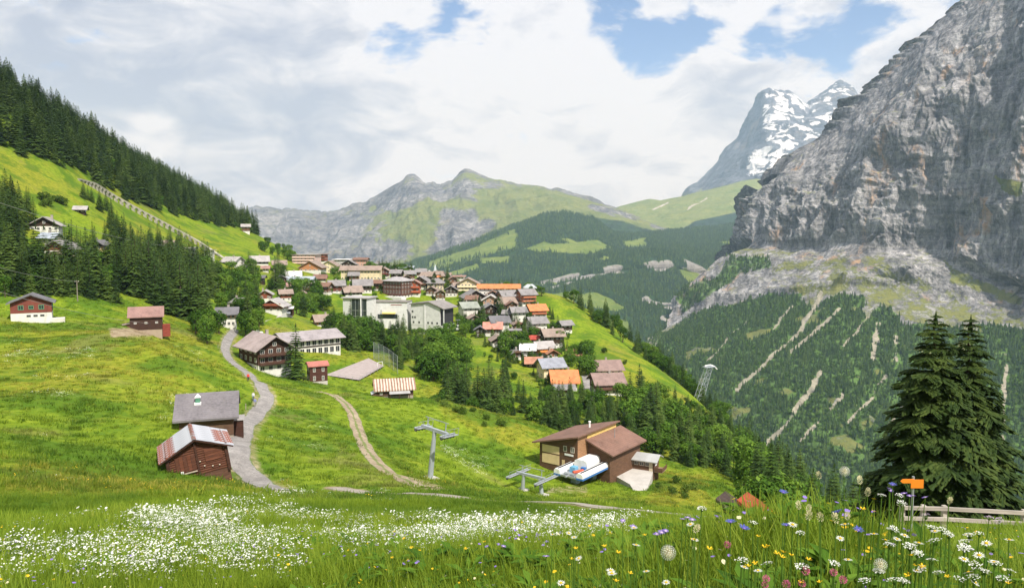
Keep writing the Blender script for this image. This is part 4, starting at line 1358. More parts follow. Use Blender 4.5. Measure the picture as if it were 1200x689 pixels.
X = dict; Yg = 'y'
HOUSES = [
 # on the slope left of and above the village
 ((238, 249, 292, 303), 'small white house with flat grey roof at the foot of the funicular', X(pitch=0, wall=WHITE, wallkind='plaster', hb=0, roof=R_PALE)),
 ((237, 247, 304, 316), 'narrow bright orange house between spruces below the funicular', X(wall=ORW, hb=1.0, roof=R_PALE, ridge=Yg)),
 ((256, 280, 300, 311), 'white chalet with pale roof on the bright slope under the spruce wood', X(wall=WHITE, hb=2.0, wallkind='plaster', roof=R_PALE, yaw=-18)),
 ((291, 317, 299, 311), 'dark brown chalet with grey roof standing alone on the upper green slope', X(wall=DARK, hb=1.5, roof=R_PALE, yaw=22)),
 ((318, 337, 304, 320), 'chalet with pinkish brown roof and white ground floor near the upper slope', X(wall=BROWN, roof=R_TAN, yaw=20, hb=3)),
 ((286, 295, 307, 317), 'tiny white gabled cottage below the dark chalet on the upper slope', X(wall=WHITE, hb=0, wallkind='plaster', ridge=Yg, roof=R_PALE, chimney=False)),
 ((306, 316, 311, 319), 'little cottage with reddish roof beside the pale bank on the upper slope', X(wall=WHITE, wallkind='plaster', hb=0, roof=R_PINK, yaw=15, chimney=False)),
 ((302, 310, 322, 333), 'small black timber shed among the broadleaf trees above the car park', X(wall=DARK, hb=0, roof=R_DGREY, chimney=False, name='timber_shed', cat='shed')),
 ((316, 325, 329, 338), 'small pale cottage half hidden below the big dark spruce', X(wall=WHITE, hb=1, wallkind='plaster', roof=R_TAN, chimney=False)),
 ((301, 320, 338, 353), 'red-brown chalet with pale roof, upper of the two red chalets over the carport', X(wall=REDB, hb=2, ridge=Yg, roof=R_PALE, yaw=12)),
 ((304, 332, 347, 368), 'red-brown gabled chalet with white windows right above the carport', X(wall=REDB, hb=3, ridge=Yg, roof=R_PALE, fascia=WHITE, balcony=1)),
 ((326, 344, 338, 353), 'grey roofed chalet right of the two red chalets, beside bright trees', X(wall=REDB, hb=2.5, roof=R_TAN, yaw=24)),
 ((268, 292, 347, 371), 'square dark house with white ground floor under a grey hipped roof', X(wall=DARK, hb=3.5, hip=True, roof=R_GREY, yaw=14)),
 ((252, 279, 358, 384), 'house with bright orange timber storey over tall white ground floor', X(wall=ORW, hb=5.0, roof=R_DGREY, yaw=16, cols=4)),
 # upper rows of the village
 ((342, 370, 297, 312), 'large pale apartment house with brown balconies, top of the village', X(wall=(.62, .44, .40), wallkind='plaster', hb=0, pitch=0, roof=R_PALE, cols=6, rows=4, balcony=3, name='apartment_house')),
 ((369, 382, 297, 308), 'red-brown balconied block joined right of the large pale apartment house', X(wall=REDB, hb=2, pitch=0, roof=R_PINK, cols=4, rows=3, balcony=2, name='apartment_house')),
 ((350, 377, 304, 320), 'wide orange-brown timber chalet above the small green field', X(wall=(.42, .19, .085), hb=3, ridge=Yg, roof=R_TAN, cols=5, balcony=True)),
 ((375, 395, 304, 320), 'cream chalet with tan roof, right of the orange-brown one above the field', X(wall=CREAM, wallkind='plaster', hb=0, ridge=Yg, roof=R_TAN)),
 ((390, 416, 301, 312), 'low house with flat white roof behind the half-timbered gable', X(wall=(.45, .43, .42), wallkind='plaster', hb=0, pitch=0, roof=(.72, .71, .70), cols=6)),
 ((400, 417, 303, 317), 'dark half-timbered gabled house in front of the flat white roof', X(wall=DARK, hb=2.5, ridge=Yg, roof=R_GREY)),
 ((414, 430, 295, 310), 'pink-walled house with brown top storey at the left end of the spruce knoll', X(wall=(.56, .33, .25), wallkind='plaster', hb=0, roof=R_BROWN, pitch=.25)),
 ((399, 446, 310, 330), 'long cream hotel with gabled dormers and grey-tan roof', X(wall=CREAM, wallkind='plaster', hb=0, roof=R_TAN, ratio=.3, cols=12, rows=2, name='hotel', cat='hotel')),
 ((437, 452, 306, 317), 'grey roofed house under the spruces of the knoll', X(wall=WHITE, wallkind='plaster', hb=3, roof=R_GREY)),
 ((443, 456, 312, 326), 'dark red-brown gabled house at the right end of the long cream hotel', X(wall=(.13, .045, .035), hb=2, ridge=Yg, roof=R_TAN, balcony=True)),
 ((334, 354, 317, 327), 'low house with white roof and dark gable at the left edge of the field', X(wall=DARK, hb=1.5, roof=(.68, .66, .66), yaw=18)),
 ((334, 366, 323, 337), 'wide house with lavender grey roof below the white-roofed one', X(wall=WHITE, hb=2, wallkind='plaster', roof=R_BLUE, ratio=.55)),
 ((335, 356, 330, 345), 'chalet with pinkish red roof behind the bright broadleaf trees', X(wall=BROWN, hb=2, roof=R_PINK, yaw=20)),
 ((367, 383, 321, 330), 'low brown roofed hut at the lower edge of the green field', X(wall=BROWN, hb=1, roof=R_BROWN, yaw=10, name='field_hut', cat='hut')),
 ((383, 406, 327, 344), 'grey roofed chalet with dark red walls right of the tall broadleaf trees', X(wall=(.14, .05, .035), hb=2, roof=R_GREY, yaw=18)),
 ((412, 438, 326, 344), 'dark chalet with broad grey roof below the cream hotel', X(wall=DARK, hb=3, roof=R_GREY, yaw=14, cols=5)),
 ((400, 428, 334, 348), 'dark gabled chalet with broad tan roof in front of the cable car halls', X(wall=DARK, hb=2, roof=R_TAN, yaw=26)),
 ((468, 484, 310, 321), 'dark blue-green house with flat grey roof under the knoll spruces', X(wall=(.05, .085, .09), hb=2, roof=R_BLUE, pitch=.2)),
 ((473, 488, 316, 329), 'small grey roofed house behind the big half-timbered hotel', X(wall=BROWN, hb=2, roof=R_GREY, yaw=20)),
 ((483, 502, 322, 339), 'brown gabled house with weathered grey roof, upper centre of the village', X(wall=BROWN, hb=3, ridge=Yg, roof=R_GREY, balcony=1, yaw=-10)),
 ((491, 508, 318, 330), 'house with two small gables and tan roof uphill of the cream hipped house', X(wall=DARK, hb=2, roof=R_TAN, yaw=-15)),
 ((496, 510, 313, 323), 'brown gable under a wide roof just below the church', X(wall=BROWN, hb=1.5, ridge=Yg, roof=R_TAN)),
 ((479, 493, 326, 348), 'bright red-brown chalet at the right corner of the half-timbered hotel', X(wall=(.33, .09, .045), hb=3, ridge=Yg, roof=R_PINK, balcony=True)),
 ((500, 520, 325, 342), 'cream square house under a grey hipped roof in the middle of the village', X(wall=CREAM, wallkind='plaster', hb=0, hip=True, roof=R_GREY, rows=3, cols=5)),
 ((498, 513, 334, 347), 'brown gabled house in front of the cream hipped house', X(wall=BROWN, hb=2, ridge=Yg, roof=R_TAN)),
 ((513, 525, 310, 320), 'house with bright orange roof behind the dark spruce at the far edge', X(wall=WHITE, wallkind='plaster', hb=2, roof=R_ORANGE)),
 ((521, 536, 333, 348), 'black half-timbered house with white ground floor above the cable car station', X(wall=DARK, hb=3.5, ridge=Yg, roof=R_GREY)),
 ((531, 545, 317, 328), 'house with flat pink roof at the far edge near the pale cliffs', X(wall=WHITE, wallkind='plaster', hb=2, roof=R_PINK, pitch=.15)),
 ((518, 528, 319, 331), 'narrow pale house with tan roof between two dark spruces', X(wall=CREAM, wallkind='plaster', hb=0, roof=R_TAN)),
 # right half of the village
 ((535, 561, 323, 345), 'big cream chalet hotel with dark balconies and wooden gable', X(wall=CREAM, wallkind='plaster', hb=0, ridge=Yg, roof=R_TAN, rows=3, cols=6, balcony=2, pitch=.5, name='hotel', cat='hotel')),
 ((560, 609, 332, 346), 'very long house with orange tiled roof at the far edge of the village', X(wall=WHITE, wallkind='plaster', hb=0, roof=R_ORANGE, ratio=.25, cols=10)),
 ((540, 574, 337, 356), 'half-timbered black and white gable with grey roof and orange-brown end wall', X(wall=DARK, hb=4, roof=R_GREY, ridge=Yg, cols=5, rows=3, balcony=1, yaw=14)),
 ((569, 586, 339, 351), 'dark brown gable left under the long orange roof', X(wall=DARK, hb=2, ridge=Yg, roof=R_BROWN)),
 ((565, 585, 343, 359), 'gabled house with a white-edged roof in front of the dark brown gable', X(wall=(.42, .26, .18), hb=2, ridge=Yg, roof=R_PALE, fascia=(.8, .78, .74))),
 ((584, 610, 339, 354), 'grey roofed chalet with red timber gable below the long orange roof', X(wall=(.28, .10, .06), hb=3, roof=R_GREY, yaw=26)),
 ((582, 608, 347, 362), 'house with pinkish roof and cream walls below the grey roofed red gable', X(wall=CREAM, wallkind='plaster', hb=0, roof=R_TAN, yaw=16)),
 ((607, 632, 337, 358), 'tall chalet with red balconies on three floors at the edge of the green ridge', X(wall=(.34, .13, .07), hb=3, roof=R_GREY, yaw=24, rows=3, balcony=2, cols=4)),
 ((614, 628, 332, 346), 'pale pointed grey roof behind the chalet with red balconies', X(wall=(.5, .5, .5), wallkind='plaster', hb=0, hip=True, pitch=.7, roof=(.40, .43, .44), chimney=False)),
 ((538, 564, 352, 373), 'white house with mossy grey roof just right of the cable car station', X(wall=WHITE, wallkind='plaster', hb=0, roof=(.27, .29, .25), yaw=24)),
 ((562, 588, 353, 373), 'dark gabled house with white bays and grey roof beside twin spruces', X(wall=DARK, hb=4, ridge=Yg, roof=R_GREY, balcony=1, yaw=10, cols=4)),
 ((598, 619, 358, 378), 'grey roofed white house left of the orange roofed chalet', X(wall=WHITE, wallkind='plaster', hb=0, roof=R_GREY, yaw=14)),
 ((618, 644, 355, 373), 'chalet with bright orange roof standing against the green ridge', X(wall=(.30, .10, .05), hb=2.5, roof=R_ORANGE, yaw=18, balcony=1)),
 ((618, 645, 369, 393), 'tall white house with plain grey roof below the orange roofed chalet', X(wall=WHITE, wallkind='plaster', hb=0, roof=R_GREY, yaw=20, rows=3)),
 ((573, 600, 368, 391), 'white house with large dark grey roof behind the red roofed barn', X(wall=WHITE, wallkind='plaster', hb=0, roof=R_DGREY, yaw=16)),
 ((567, 588, 376, 394), 'barn with pinkish red sheet roof and a row of white windows', X(wall=BROWN, hb=2.2, roof=(.52, .22, .17), cols=5, rows=1, name='village_barn', cat='barn')),
 ((556, 569, 380, 395), 'small black timber store left of the red roofed barn', X(wall=DARK, hb=0, ridge=Yg, roof=R_DGREY, chimney=False, name='timber_store', cat='shed')),
 ((574, 596, 390, 407), 'pale roofed house with dark arched gable below the red roofed barn', X(wall=DARK, hb=3, ridge=Yg, roof=R_TAN, yaw=12)),
 ((594, 610, 384, 398), 'low hut with flat grey roof beside the tall village spruce', X(wall=DARK, hb=1.5, pitch=.12, roof=R_GREY, name='village_hut', cat='hut')),
 ((601, 619, 392, 406), 'small black gabled hut with pale roof below the flat grey hut', X(wall=DARK, hb=2, ridge=Yg, roof=R_BLUE, chimney=False, name='village_hut', cat='hut')),
 ((621, 632, 392, 404), 'tiny bright red hut between dark bushes', X(wall=(.50, .045, .03), hb=0, roof=(.42, .07, .05), chimney=False, name='village_hut', cat='hut')),
 ((635, 664, 383, 408), 'broad house with pinkish tan roof over dark timber wall by the ridge', X(wall=DARK, hb=3, roof=R_TAN, yaw=14, cols=4)),
 ((610, 627, 401, 421), 'white-roofed little house in front of the bright orange chalet', X(wall=WHITE, wallkind='plaster', hb=0, roof=(.70, .68, .68), chimney=False, D=7)),
 ((626, 653, 398, 418), 'bright orange timber chalet with pale grey roof', X(wall=ORW, hb=2.5, roof=R_PALE, yaw=20, balcony=1)),
 ((616, 635, 417, 431), 'dark shed with rust-coloured roof below the orange chalet', X(wall=DARK, hb=0, roof=(.42, .20, .13), chimney=False, cols=2, rows=1, name='timber_shed', cat='shed')),
 ((631, 666, 417, 444), 'cream house with blue-grey roof and dark eaves above the orange roof', X(wall=CREAM, wallkind='plaster', hb=0, roof=(.26, .27, .31), yaw=18, rows=2)),
 ((646, 679, 431, 458), 'house with the largest bright orange tiled roof at the lower village end', X(wall=(.34, .16, .10), hb=3, roof=R_ORANGE, D=12, pitch=.6, yaw=4)),
 ((650, 673, 449, 464), 'low grey-roofed annex in front of the largest orange tiled roof', X(wall=BROWN, hb=1.5, pitch=.3, roof=R_GREY, chimney=False, D=6, name='annex')),
 ((697, 732, 420, 440), 'chalet with pinkish brown roof, upper of the twin chalets by the meadow ridge', X(wall=DARK, hb=2.5, roof=(.255, .175, .155), yaw=8, D=13, pitch=.5)),
 ((695, 735, 434, 463), 'chalet with pinkish brown roof, lower of the twin chalets by the meadow ridge', X(wall=(.10, .05, .035), hb=2.5, roof=(.255, .175, .155), yaw=8, D=12, pitch=.5, balcony=1)),
 ((665, 681, 409, 420), 'small house with faded orange roof half hidden by the round dark tree', X(wall=WHITE, hb=2, wallkind='plaster', roof=(.50, .26, .16), chimney=False)),
 ((655, 674, 374, 391), 'dark hut with grey stone roof among pale terraces on the ridge', X(wall=DARK, hb=2.5, roof=R_GREY, yaw=25, chimney=False, name='village_hut', cat='hut')),
 ((366, 394, 367, 384), 'low house with brown roof and orange gable beside the station trees', X(wall=ORW, hb=2, roof=R_TAN, yaw=28)),
 # left hillside
 ((33, 70, 253, 274), 'big dark chalet with white ground floor, highest on the left hillside', X(wall=DARK, hb=3, ridge=Yg, roof=R_PALE, yaw=18, cols=5, group='chalets on the left hillside', ratio=.6)),
 ((46, 64, 272, 287), 'house with smooth blue-grey roof between the two large hillside chalets', X(wall=WHITE, wallkind='plaster', hb=2, roof=R_BLUE, group='chalets on the left hillside')),
 ((50, 82, 280, 303), 'red-brown gabled chalet with white windows on the wooded left hillside', X(wall=(.16, .05, .03), hb=3, ridge=Yg, roof=R_GREY, balcony=True, group='chalets on the left hillside')),
 ((57, 76, 293, 306), 'low pale-roofed outbuilding in front of the red-brown hillside chalet', X(wall=WHITE, wallkind='plaster', hb=0, ridge=Yg, roof=R_TAN, chimney=False, group='chalets on the left hillside')),
 ((86, 101, 241, 250), 'lonely dark hay hut with pale roof high on the left meadow', X(wall=DARK, hb=0, roof=R_PALE, yaw=20, chimney=False, name='hay_hut', cat='hut', group='chalets on the left hillside')),
 ((104, 122, 280, 296), 'dark chalet with orange-lit ground floor at the right edge of hillside wood', X(wall=DARK, hb=2.5, base=(.6, .4, .22), ridge=Yg, roof=R_DGREY, group='chalets on the left hillside')),
 ((282, 294, 262, 273), 'small brown hut under the last spruces on the hill skyline', X(wall=BROWN, hb=1.5, roof=R_PALE, yaw=20, chimney=False, name='hay_hut', cat='hut', group='chalets on the left hillside')),
 ((123, 138, 310, 319), 'pale roof of a small hut peeping out between the tall left spruces', X(wall=BROWN, hb=1, roof=R_PALE, chimney=False, name='hay_hut', cat='hut', group='chalets on the left hillside')),
 ((188, 202, 281, 291), 'small white house under the viaduct arches, uphill of the spruces', X(wall=WHITE, wallkind='plaster', hb=0, roof=R_TAN, chimney=False, group='chalets on the left hillside')),
 ((214, 227, 289, 299), 'pale flat-roofed house beside the lower end of the viaduct', X(wall=WHITE, wallkind='plaster', hb=0, pitch=.15, roof=R_PALE, chimney=False, group='chalets on the left hillside')),
]
FILL = [
 ((424, 439, 315, 327), 'brown house behind the right end of the long cream hotel', BROWN, R_TAN, 12), ((456, 471, 315, 328), 'dark gable between cream hotel and half-timbered hotel', DARK, R_GREY, -10),
 ((470, 483, 321, 334), 'brown gable close behind the roof of the half-timbered hotel', BROWN, R_TAN, 15), ((487, 500, 311, 322), 'brown house just left of the church', BROWN, R_GREY, 8),
 ((506, 519, 316, 328), 'brown house just right of the church', (.16, .08, .045), R_TAN, -12), ((509, 523, 338, 352), 'brown chalet between brown gable and black half-timbered house', BROWN, R_TAN, 10),
 ((524, 537, 323, 336), 'brown chalet left of the big cream chalet hotel', (.14, .07, .04), R_BROWN, 14), ((545, 560, 345, 359), 'dark chalet with brown roof above the mossy grey roof', DARK, R_BROWN, -8),
 ((548, 563, 367, 382), 'brown chalet below the mossy grey roof, among garden trees', BROWN, R_TAN, 18), ((588, 602, 362, 377), 'brown chalet left of the grey roofed white house', BROWN, R_GREY, -12),
 ((600, 615, 374, 388), 'brown chalet below the grey roofed white house', (.17, .085, .05), R_TAN, 16), ((592, 608, 351, 364), 'brown chalet hidden below the pinkish roofed cream house', BROWN, R_BROWN, 10),
 ((570, 583, 359, 372), 'dark little chalet tucked against the white bays of the dark gable', DARK, R_TAN, 12), ((640, 656, 407, 421), 'brown chalet with orange-brown roof right of the bright orange chalet', (.2, .09, .05), (.40, .19, .11), 10),
 ((598, 613, 407, 422), 'brown chalet left of the white-roofed little house', BROWN, R_GREY, 14), ((586, 600, 393, 407), 'dark brown chalet right of the pale arched gable', DARK, R_TAN, -10),
 ((356, 371, 330, 344), 'brown chalet right of the pinkish red roof', BROWN, R_TAN, 14), ((372, 387, 330, 345), 'brown chalet left of the dark red walled chalet', (.15, .075, .045), R_BROWN, -12),
 ((322, 337, 321, 335), 'brown chalet at the left edge of the upper village', BROWN, R_GREY, 16), ((344, 359, 338, 352), 'reddish brown chalet just below the pinkish red roof', REDB, R_TAN, 10),
 ((436, 449, 327, 341), 'brown chalet left against the half-timbered hotel', BROWN, R_BROWN, -14), ((531, 545, 330, 343), 'dark brown chalet below the flat pink roof', DARK, R_TAN, 8),
 ((622, 636, 381, 395), 'brown chalet half behind the tall white house', BROWN, R_TAN, 14), ((408, 421, 318, 330), 'brown gable in front of the half-timbered gable', (.16, .08, .05), R_GREY, 6),
]
for q, lab, wc, rc_, yw_ in FILL:
    HOUSES.append((q, lab, X(wall=wc, hb=1.8, roof=rc_, yaw=yw_, ridge=Yg if yw_ > 9 else 'x', balcony=1 if yw_ > 11 else False)))
for hs in HOUSES:
    px_house(hs)
# ------------------------------------------------------------------ roads, paths, court
def ribbon(name, L, width, mat, lift=.07, n=7, wob=.12):
    L = np.asarray(L)
    d = np.gradient(L[:, :2], axis=0); d /= np.linalg.norm(d, axis=1, keepdims=True) + 1e-9
    nr = np.stack((d[:, 1], -d[:, 0]), -1)
    t = np.linspace(-1, 1, n)
    k = 1 + wob * fbm(L[:, 0] / 4., L[:, 1] / 4., None, 3, 171)
    XY = L[:, None, :2] + nr[:, None] * (t[None, :, None] * (width / 2 * k)[:, None, None])
    z = H(XY[..., 0].ravel(), XY[..., 1].ravel()).reshape(XY.shape[:2]) + lift - .05 * np.abs(t)[None] ** 4
    P = np.concatenate((XY, z[..., None]), -1)
    ac = np.broadcast_to(np.abs(t)[None, :, None], P.shape[:2] + (1,))
    o = grid_obj(name, P, mat, {'across': np.repeat(ac, 3, -1)})
    return tag(o, kind='structure')


def path_mat(name, a, b_, track=False):
    m, t, b, _ = new_mat(name)
    g = t.add('ShaderNodeNewGeometry'); pos = g.outputs['Position']
    n1 = t.noise(pos, .5, 6, .65); n2 = t.noise(pos, 6, 4, .65)
    c = t.ramp(t.math('ADD', t.math('MULTIPLY', n1, .6), t.math('MULTIPLY', n2, .4)), ((.32, tuple(x * .6 for x in a)), (.5, a), (.68, b_)))
    at_ = t.add('ShaderNodeAttribute', attribute_name='across')
    s = t.add('ShaderNodeSeparateColor'); t.l.new(at_.outputs['Color'], s.inputs[0])
    k = t.math('ADD', s.outputs[0], t.math('MULTIPLY', t.math('SUBTRACT', n1, .5), .9))
    crk = t.noise(pos, .8, 6, .7, .6)
    c = t.mix(t.math('MULTIPLY', t.smooth(t.math('ABSOLUTE', t.math('SUBTRACT', crk, .5)), .03, 0), .6), c, tuple(x * .4 for x in a))
    c = t.mix(t.math('MULTIPLY', t.smooth(t.noise(pos, .22, 3, .5), .55, .6), .45), c, tuple(x * .62 for x in a))
    c = t.mix(t.smooth(k, .86, 1.05), c, (.10, .15, .03))
    if track:
        c = t.mix(t.math('MULTIPLY', t.smooth(k, .28, .1), .8), c, (.12, .17, .03))
    set_in(t, b.inputs['Base Color'], c)
    b.inputs['Roughness'].default_value = .95
    bump(t, b, n2, .5, .05)
    return m


M_ROAD = path_mat('worn_asphalt', (.27, .25, .235), (.38, .355, .33))
M_TRAIL = path_mat('gravel_track', (.33, .26, .175), (.44, .37, .265), True)
M_PATH = path_mat('gravel_path', (.34, .30, .25), (.46, .42, .36))
ribbon('road', ROAD, 2.9, M_ROAD, .10)
ribbon('track', TRAIL, 2.7, M_TRAIL, .08)
ribbon('path', BROW, 2.3, M_PATH, .08)
ribbon('village_lane', VILLAGE_LANE, 3.6, M_ROAD, .12)


def slab(name, pxs, y0, mat, thick=3.0, lift=.15):
    pts = [hit(u, v, y0) for u, v in pxs]
    z = max(p[2] for p in pts) * .35 + np.mean([p[2] for p in pts]) * .65 + lift
    mb = MB().prism([(p[0], p[1]) for p in pts], 'z', z - thick, z)
    o = mb.build(name, mat); tag(o, kind='structure')
    return o, z, pts


M_CONC = plain((.46, .43, .39), .9, 'plaster')
CPT = [hit(u, v, 150) for u, v in [(381, 439), (421, 447), (450, 431), (432, 422)]]
ga, gb = np.meshgrid(np.linspace(0, 1, 24), np.linspace(0, 1, 24), indexing='ij')
cxy = [(1 - ga) * ((1 - gb) * CPT[0][i] + gb * CPT[3][i]) + ga * ((1 - gb) * CPT[1][i] + gb * CPT[2][i]) for i in (0, 1)]
cz_ = H(cxy[0].ravel(), cxy[1].ravel()).reshape(ga.shape)
pl = np.linalg.lstsq(np.stack((cxy[0].ravel(), cxy[1].ravel(), np.ones(cz_.size)), -1), cz_.ravel(), rcond=None)[0]
czp = pl[0] * cxy[0] + pl[1] * cxy[1] + pl[2] + np.abs(cz_ - (pl[0] * cxy[0] + pl[1] * cxy[1] + pl[2])).max() * .8 + .05
court = tag(grid_obj('sports_court', np.stack((cxy[0], cxy[1], czp), -1), plain((.33, .28, .265), .95, 'plaster'), smooth=False), kind='structure')
CQ = [np.array((p[0], p[1], pl[0] * p[0] + pl[1] * p[1] + pl[2] + .3)) for p in CPT]
CZ = CQ[2][2]
M_STEEL = plain((.42, .44, .46), .5, 'metal', .6); M_WHITE = plain((.78, .78, .76), .5, 'paint')
# goal on the court
g0 = Vector((float(CPT[2][0]) - 1.2, float(CPT[2][1]) - 2.0, float(CZ)))
go_ = empty('football_goal', g0, R(60))
MB().tube([(-1.5, 0, 0), (-1.5, 0, 2.2)], .09, 6).build('post', M_WHITE, go_)
MB().tube([(1.5, 0, 0), (1.5, 0, 2.2)], .09, 6).build('post', M_WHITE, go_)
MB().tube([(-1.55, 0, 2.2), (1.55, 0, 2.2)], .09, 6).build('crossbar', M_WHITE, go_)
MB().tube([(-1.5, 0, 2.15), (-1.5, 1.0, 0)], .04, 5).tube([(1.5, 0, 2.15), (1.5, 1.0, 0)], .04, 5).tube([(-1.5, 1, .05), (1.5, 1, .05)], .04, 5).build('back_frame', M_WHITE, go_)
tag(go_, 'small white goal frame at the far corner of the grey sports court', 'goal')
# ball net on tall posts round the far end
def net_mat():
    m, t, b, out = new_mat('ball_net')
    b.inputs['Base Color'].default_value = (.30, .36, .36, 1)
    tr = t.add('ShaderNodeBsdfTransparent'); mx = t.add('ShaderNodeMixShader'); mx.inputs[0].default_value = .22
    t.l.new(tr.outputs[0], mx.inputs[1]); t.l.new(b.outputs[0], mx.inputs[2]); t.l.new(mx.outputs[0], out.inputs[0])
    return m
nf = empty('ball_net', (0, 0, 0))
NP = [hit(u, v, 150) for u, v in ((438, 421), (444, 423), (450, 426), (456, 430), (461, 434), (466, 438))]
for p in NP:
    MB().tube([(p[0], p[1], p[2] - .5), (p[0], p[1], p[2] + 7.0)], .09, 6).build('post', M_STEEL, nf)
M_NET = net_mat()
for a, b in zip(NP[:-1], NP[1:]):
    MB().hexa([(a[0], a[1], a[2] + .2), (b[0], b[1], b[2] + .2), (b[0], b[1] + .02, b[2] + .2), (a[0], a[1] + .02, a[2] + .2), (a[0], a[1], a[2] + 6.9), (b[0], b[1], b[2] + 6.9), (b[0], b[1] + .02, b[2] + 6.9), (a[0], a[1] + .02, a[2] + 6.9)]).build('net_panel', M_NET, nf)
    MB().bar((a[0], a[1], a[2] + 6.95), (b[0], b[1], b[2] + 6.95), .06, .06).build('top_rail', M_STEEL, nf)
tag(nf, 'tall grey ball-stop net on posts behind the sports court', 'net')
# low rail along the court's near edge
lf = empty('court_fence', (0, 0, 0))
A_, B_, C_ = CQ[0], CQ[1], CQ[2]
for s0, s1, n in ((A_, B_, 5), (B_, C_, 7)):
    for k in range(n + 1):
        q = s0 + (s1 - s0) * k / n
        MB().tube([(q[0], q[1], q[2] - .9), (q[0], q[1], q[2] + 1.15)], .06, 5).build('post', M_STEEL, lf)
    MB().bar((s0[0], s0[1], s0[2] + 1.12), (s1[0], s1[1], s1[2] + 1.12), .06, .06).build('rail', M_STEEL, lf)
tag(lf, 'low metal rail along the near edges of the sports court', 'fence')

# ------------------------------------------------------------------ near barn: leaning log barn with patched tin roof
def tin_mat(name, rust):
    m, t, b, _ = new_mat(name)
    tcn = t.add('ShaderNodeTexCoord'); oc = tcn.outputs['Object']; oi = t.add('ShaderNodeObjectInfo')
    n1 = t.noise(oc, 1.3, 5, .65, .3); n2 = t.noise(t.vmul(oc, (1.0, 9.0, 1.0)), .9, 4, .6)
    base = t.ramp(n1, ((.3, (.26, .27, .29)), (.5, (.38, .39, .42)), (.7, (.47, .48, .51))))
    rc = t.ramp(n2, ((.3, (.11, .035, .022)), (.5, (.21, .06, .035)), (.7, (.32, .14, .085))))
    k = t.math('ADD', t.math('MULTIPLY', n1, .6), t.math('MULTIPLY', n2, .7))
    f = t.smooth(k, rust, rust + .09)
    set_in(t, b.inputs['Base Color'], t.mix(f, base, rc))
    b.inputs['Metallic'].default_value = .25
    b.inputs['Roughness'].default_value = .55
    return m


M_TIN = tin_mat('tin_sheet', .86); M_TINR = tin_mat('rusty_tin_sheet', .57)
M_LOG = plain((.10, .038, .021), .85, 'wood'); M_LOGD = plain((.055, .024, .016), .9, 'wood')


def tin_sheet_mesh(w_, L, mat, waves=5):
    """corrugated sheet in x (across) and y (down the slope)"""
    n = waves * 4; vs = []; fs = []
    for k in range(n + 1):
        x_ = w_ * k / n; z_ = .025 * math.sin(2 * math.pi * waves * k / n)
        for yy_ in (0, L):
            vs.append((x_, yy_, z_ + .03)); vs.append((x_, yy_, z_))
    for k in range(n):
        a = 4 * k; b = a + 4
        fs += [(a, b, b + 2, a + 2), (a + 1, a + 3, b + 3, b + 1), (a, a + 1, b + 1, b), (a + 2, b + 2, b + 3, a + 3)]
    me = bpy.data.meshes.new('tin_sheet'); me.from_pydata(vs, [], fs); me.materials.append(mat); me.update()
    return me


bp = hit(236, 557, 30)
barn = empty('log_barn', (bp[0] - 1.4, bp[1] + 2.6, bp[2] + .2), R(27))
barn.rotation_euler = (0, R(-8.5), R(27))
W, D, hw, rise = 6.0, 6.2, 2.75, 1.35
# logs of the four walls, one by one
nl = 11; lh = hw / nl
def log(parent, a, b, r_):
    mb = MB().tube([a, b], r_, 8)
    return mb.build('log', M_LOG, parent)
for k in range(nl):
    z_ = lh * (k + .5)
    log(barn, (-W / 2 - .18, -D / 2, z_), (W / 2 + .18, -D / 2, z_), lh * .56)
    log(barn, (-W / 2 - .18, D / 2, z_), (W / 2 + .18, D / 2, z_), lh * .56)
    log(barn, (-W / 2, -D / 2 - .18, z_ + lh * .25), (-W / 2, D / 2 + .18, z_ + lh * .25), lh * .56)
    log(barn, (W / 2, -D / 2 - .18, z_ + lh * .25), (W / 2, D / 2 + .18, z_ + lh * .25), lh * .56)
for k in range(5):
    z_ = hw + rise * (k + .5) / 5; hx = (W / 2) * (1 - (k + .6) / 5)
    if hx > .2:
        for yy_ in (-D / 2, D / 2): log(barn, (-hx, yy_, z_), (hx, yy_, z_), lh * .56)
MB().box(-W / 2 + .05, W / 2 - .05, -D / 2 + .06, D / 2 - .06, -2.0, hw - .1).prism([(-W / 2 + .1, hw - .1), (W / 2 - .1, hw - .1), (0, hw + rise - .15)], 'y', -D / 2 + .06, D / 2 - .06).build('inner_wall', M_LOGD, barn)
MB().box(-W / 2 - .05, W / 2 + .05, -D / 2 - .05, D / 2 + .05, -2.4, .02).build('footing', plain((.10, .05, .032), .95, 'wood'), barn)
for sx_ in (-1, 1):
    MB().box(sx_ * W / 2 - .16, sx_ * W / 2 + .16, -D / 2 - .30, -D / 2 - .13, -.3, hw + .1).build('corner_post', M_LOGD, barn)
MB().box(-.62 + .45, -.40 + .45, -D / 2 - .26, -D / 2 - .12, 0, hw + rise * .8).build('centre_post', M_LOGD, barn)
# door of upright planks, shutter of planks
dr = empty('door', (0, 0, 0)); dr.parent = barn
for k in range(5):
    MB().box(-2.25 + k * .40, -2.25 + k * .40 + .375, -D / 2 - .22, -D / 2 - .13, .75 + .03 * (k % 2), 2.45).build('plank', plain((.12, .042, .023) if k % 2 else (.09, .034, .02), .85, 'wood'), dr)
sh_ = empty('shutter', (0, 0, 0)); sh_.parent = barn
for k in range(5):
    MB().box(.75, 2.55, -D / 2 - .22, -D / 2 - .13, 1.30 + k * .27, 1.30 + k * .27 + .25).build('plank', plain((.10, .036, .021) if k % 2 else (.13, .048, .027), .85, 'wood'), sh_)
MB().box(-2.7, -.25, -D / 2 - .34, -D / 2 - .22, .52, .62).build('latch_beam', plain((.40, .34, .27), .9, 'wood'), barn)
MB().lathe([(.13, 0), (.16, .25), (.15, .27)], 10, (-1.75, -D / 2 - .42, .62)).build('bucket', M_WHITE, barn)
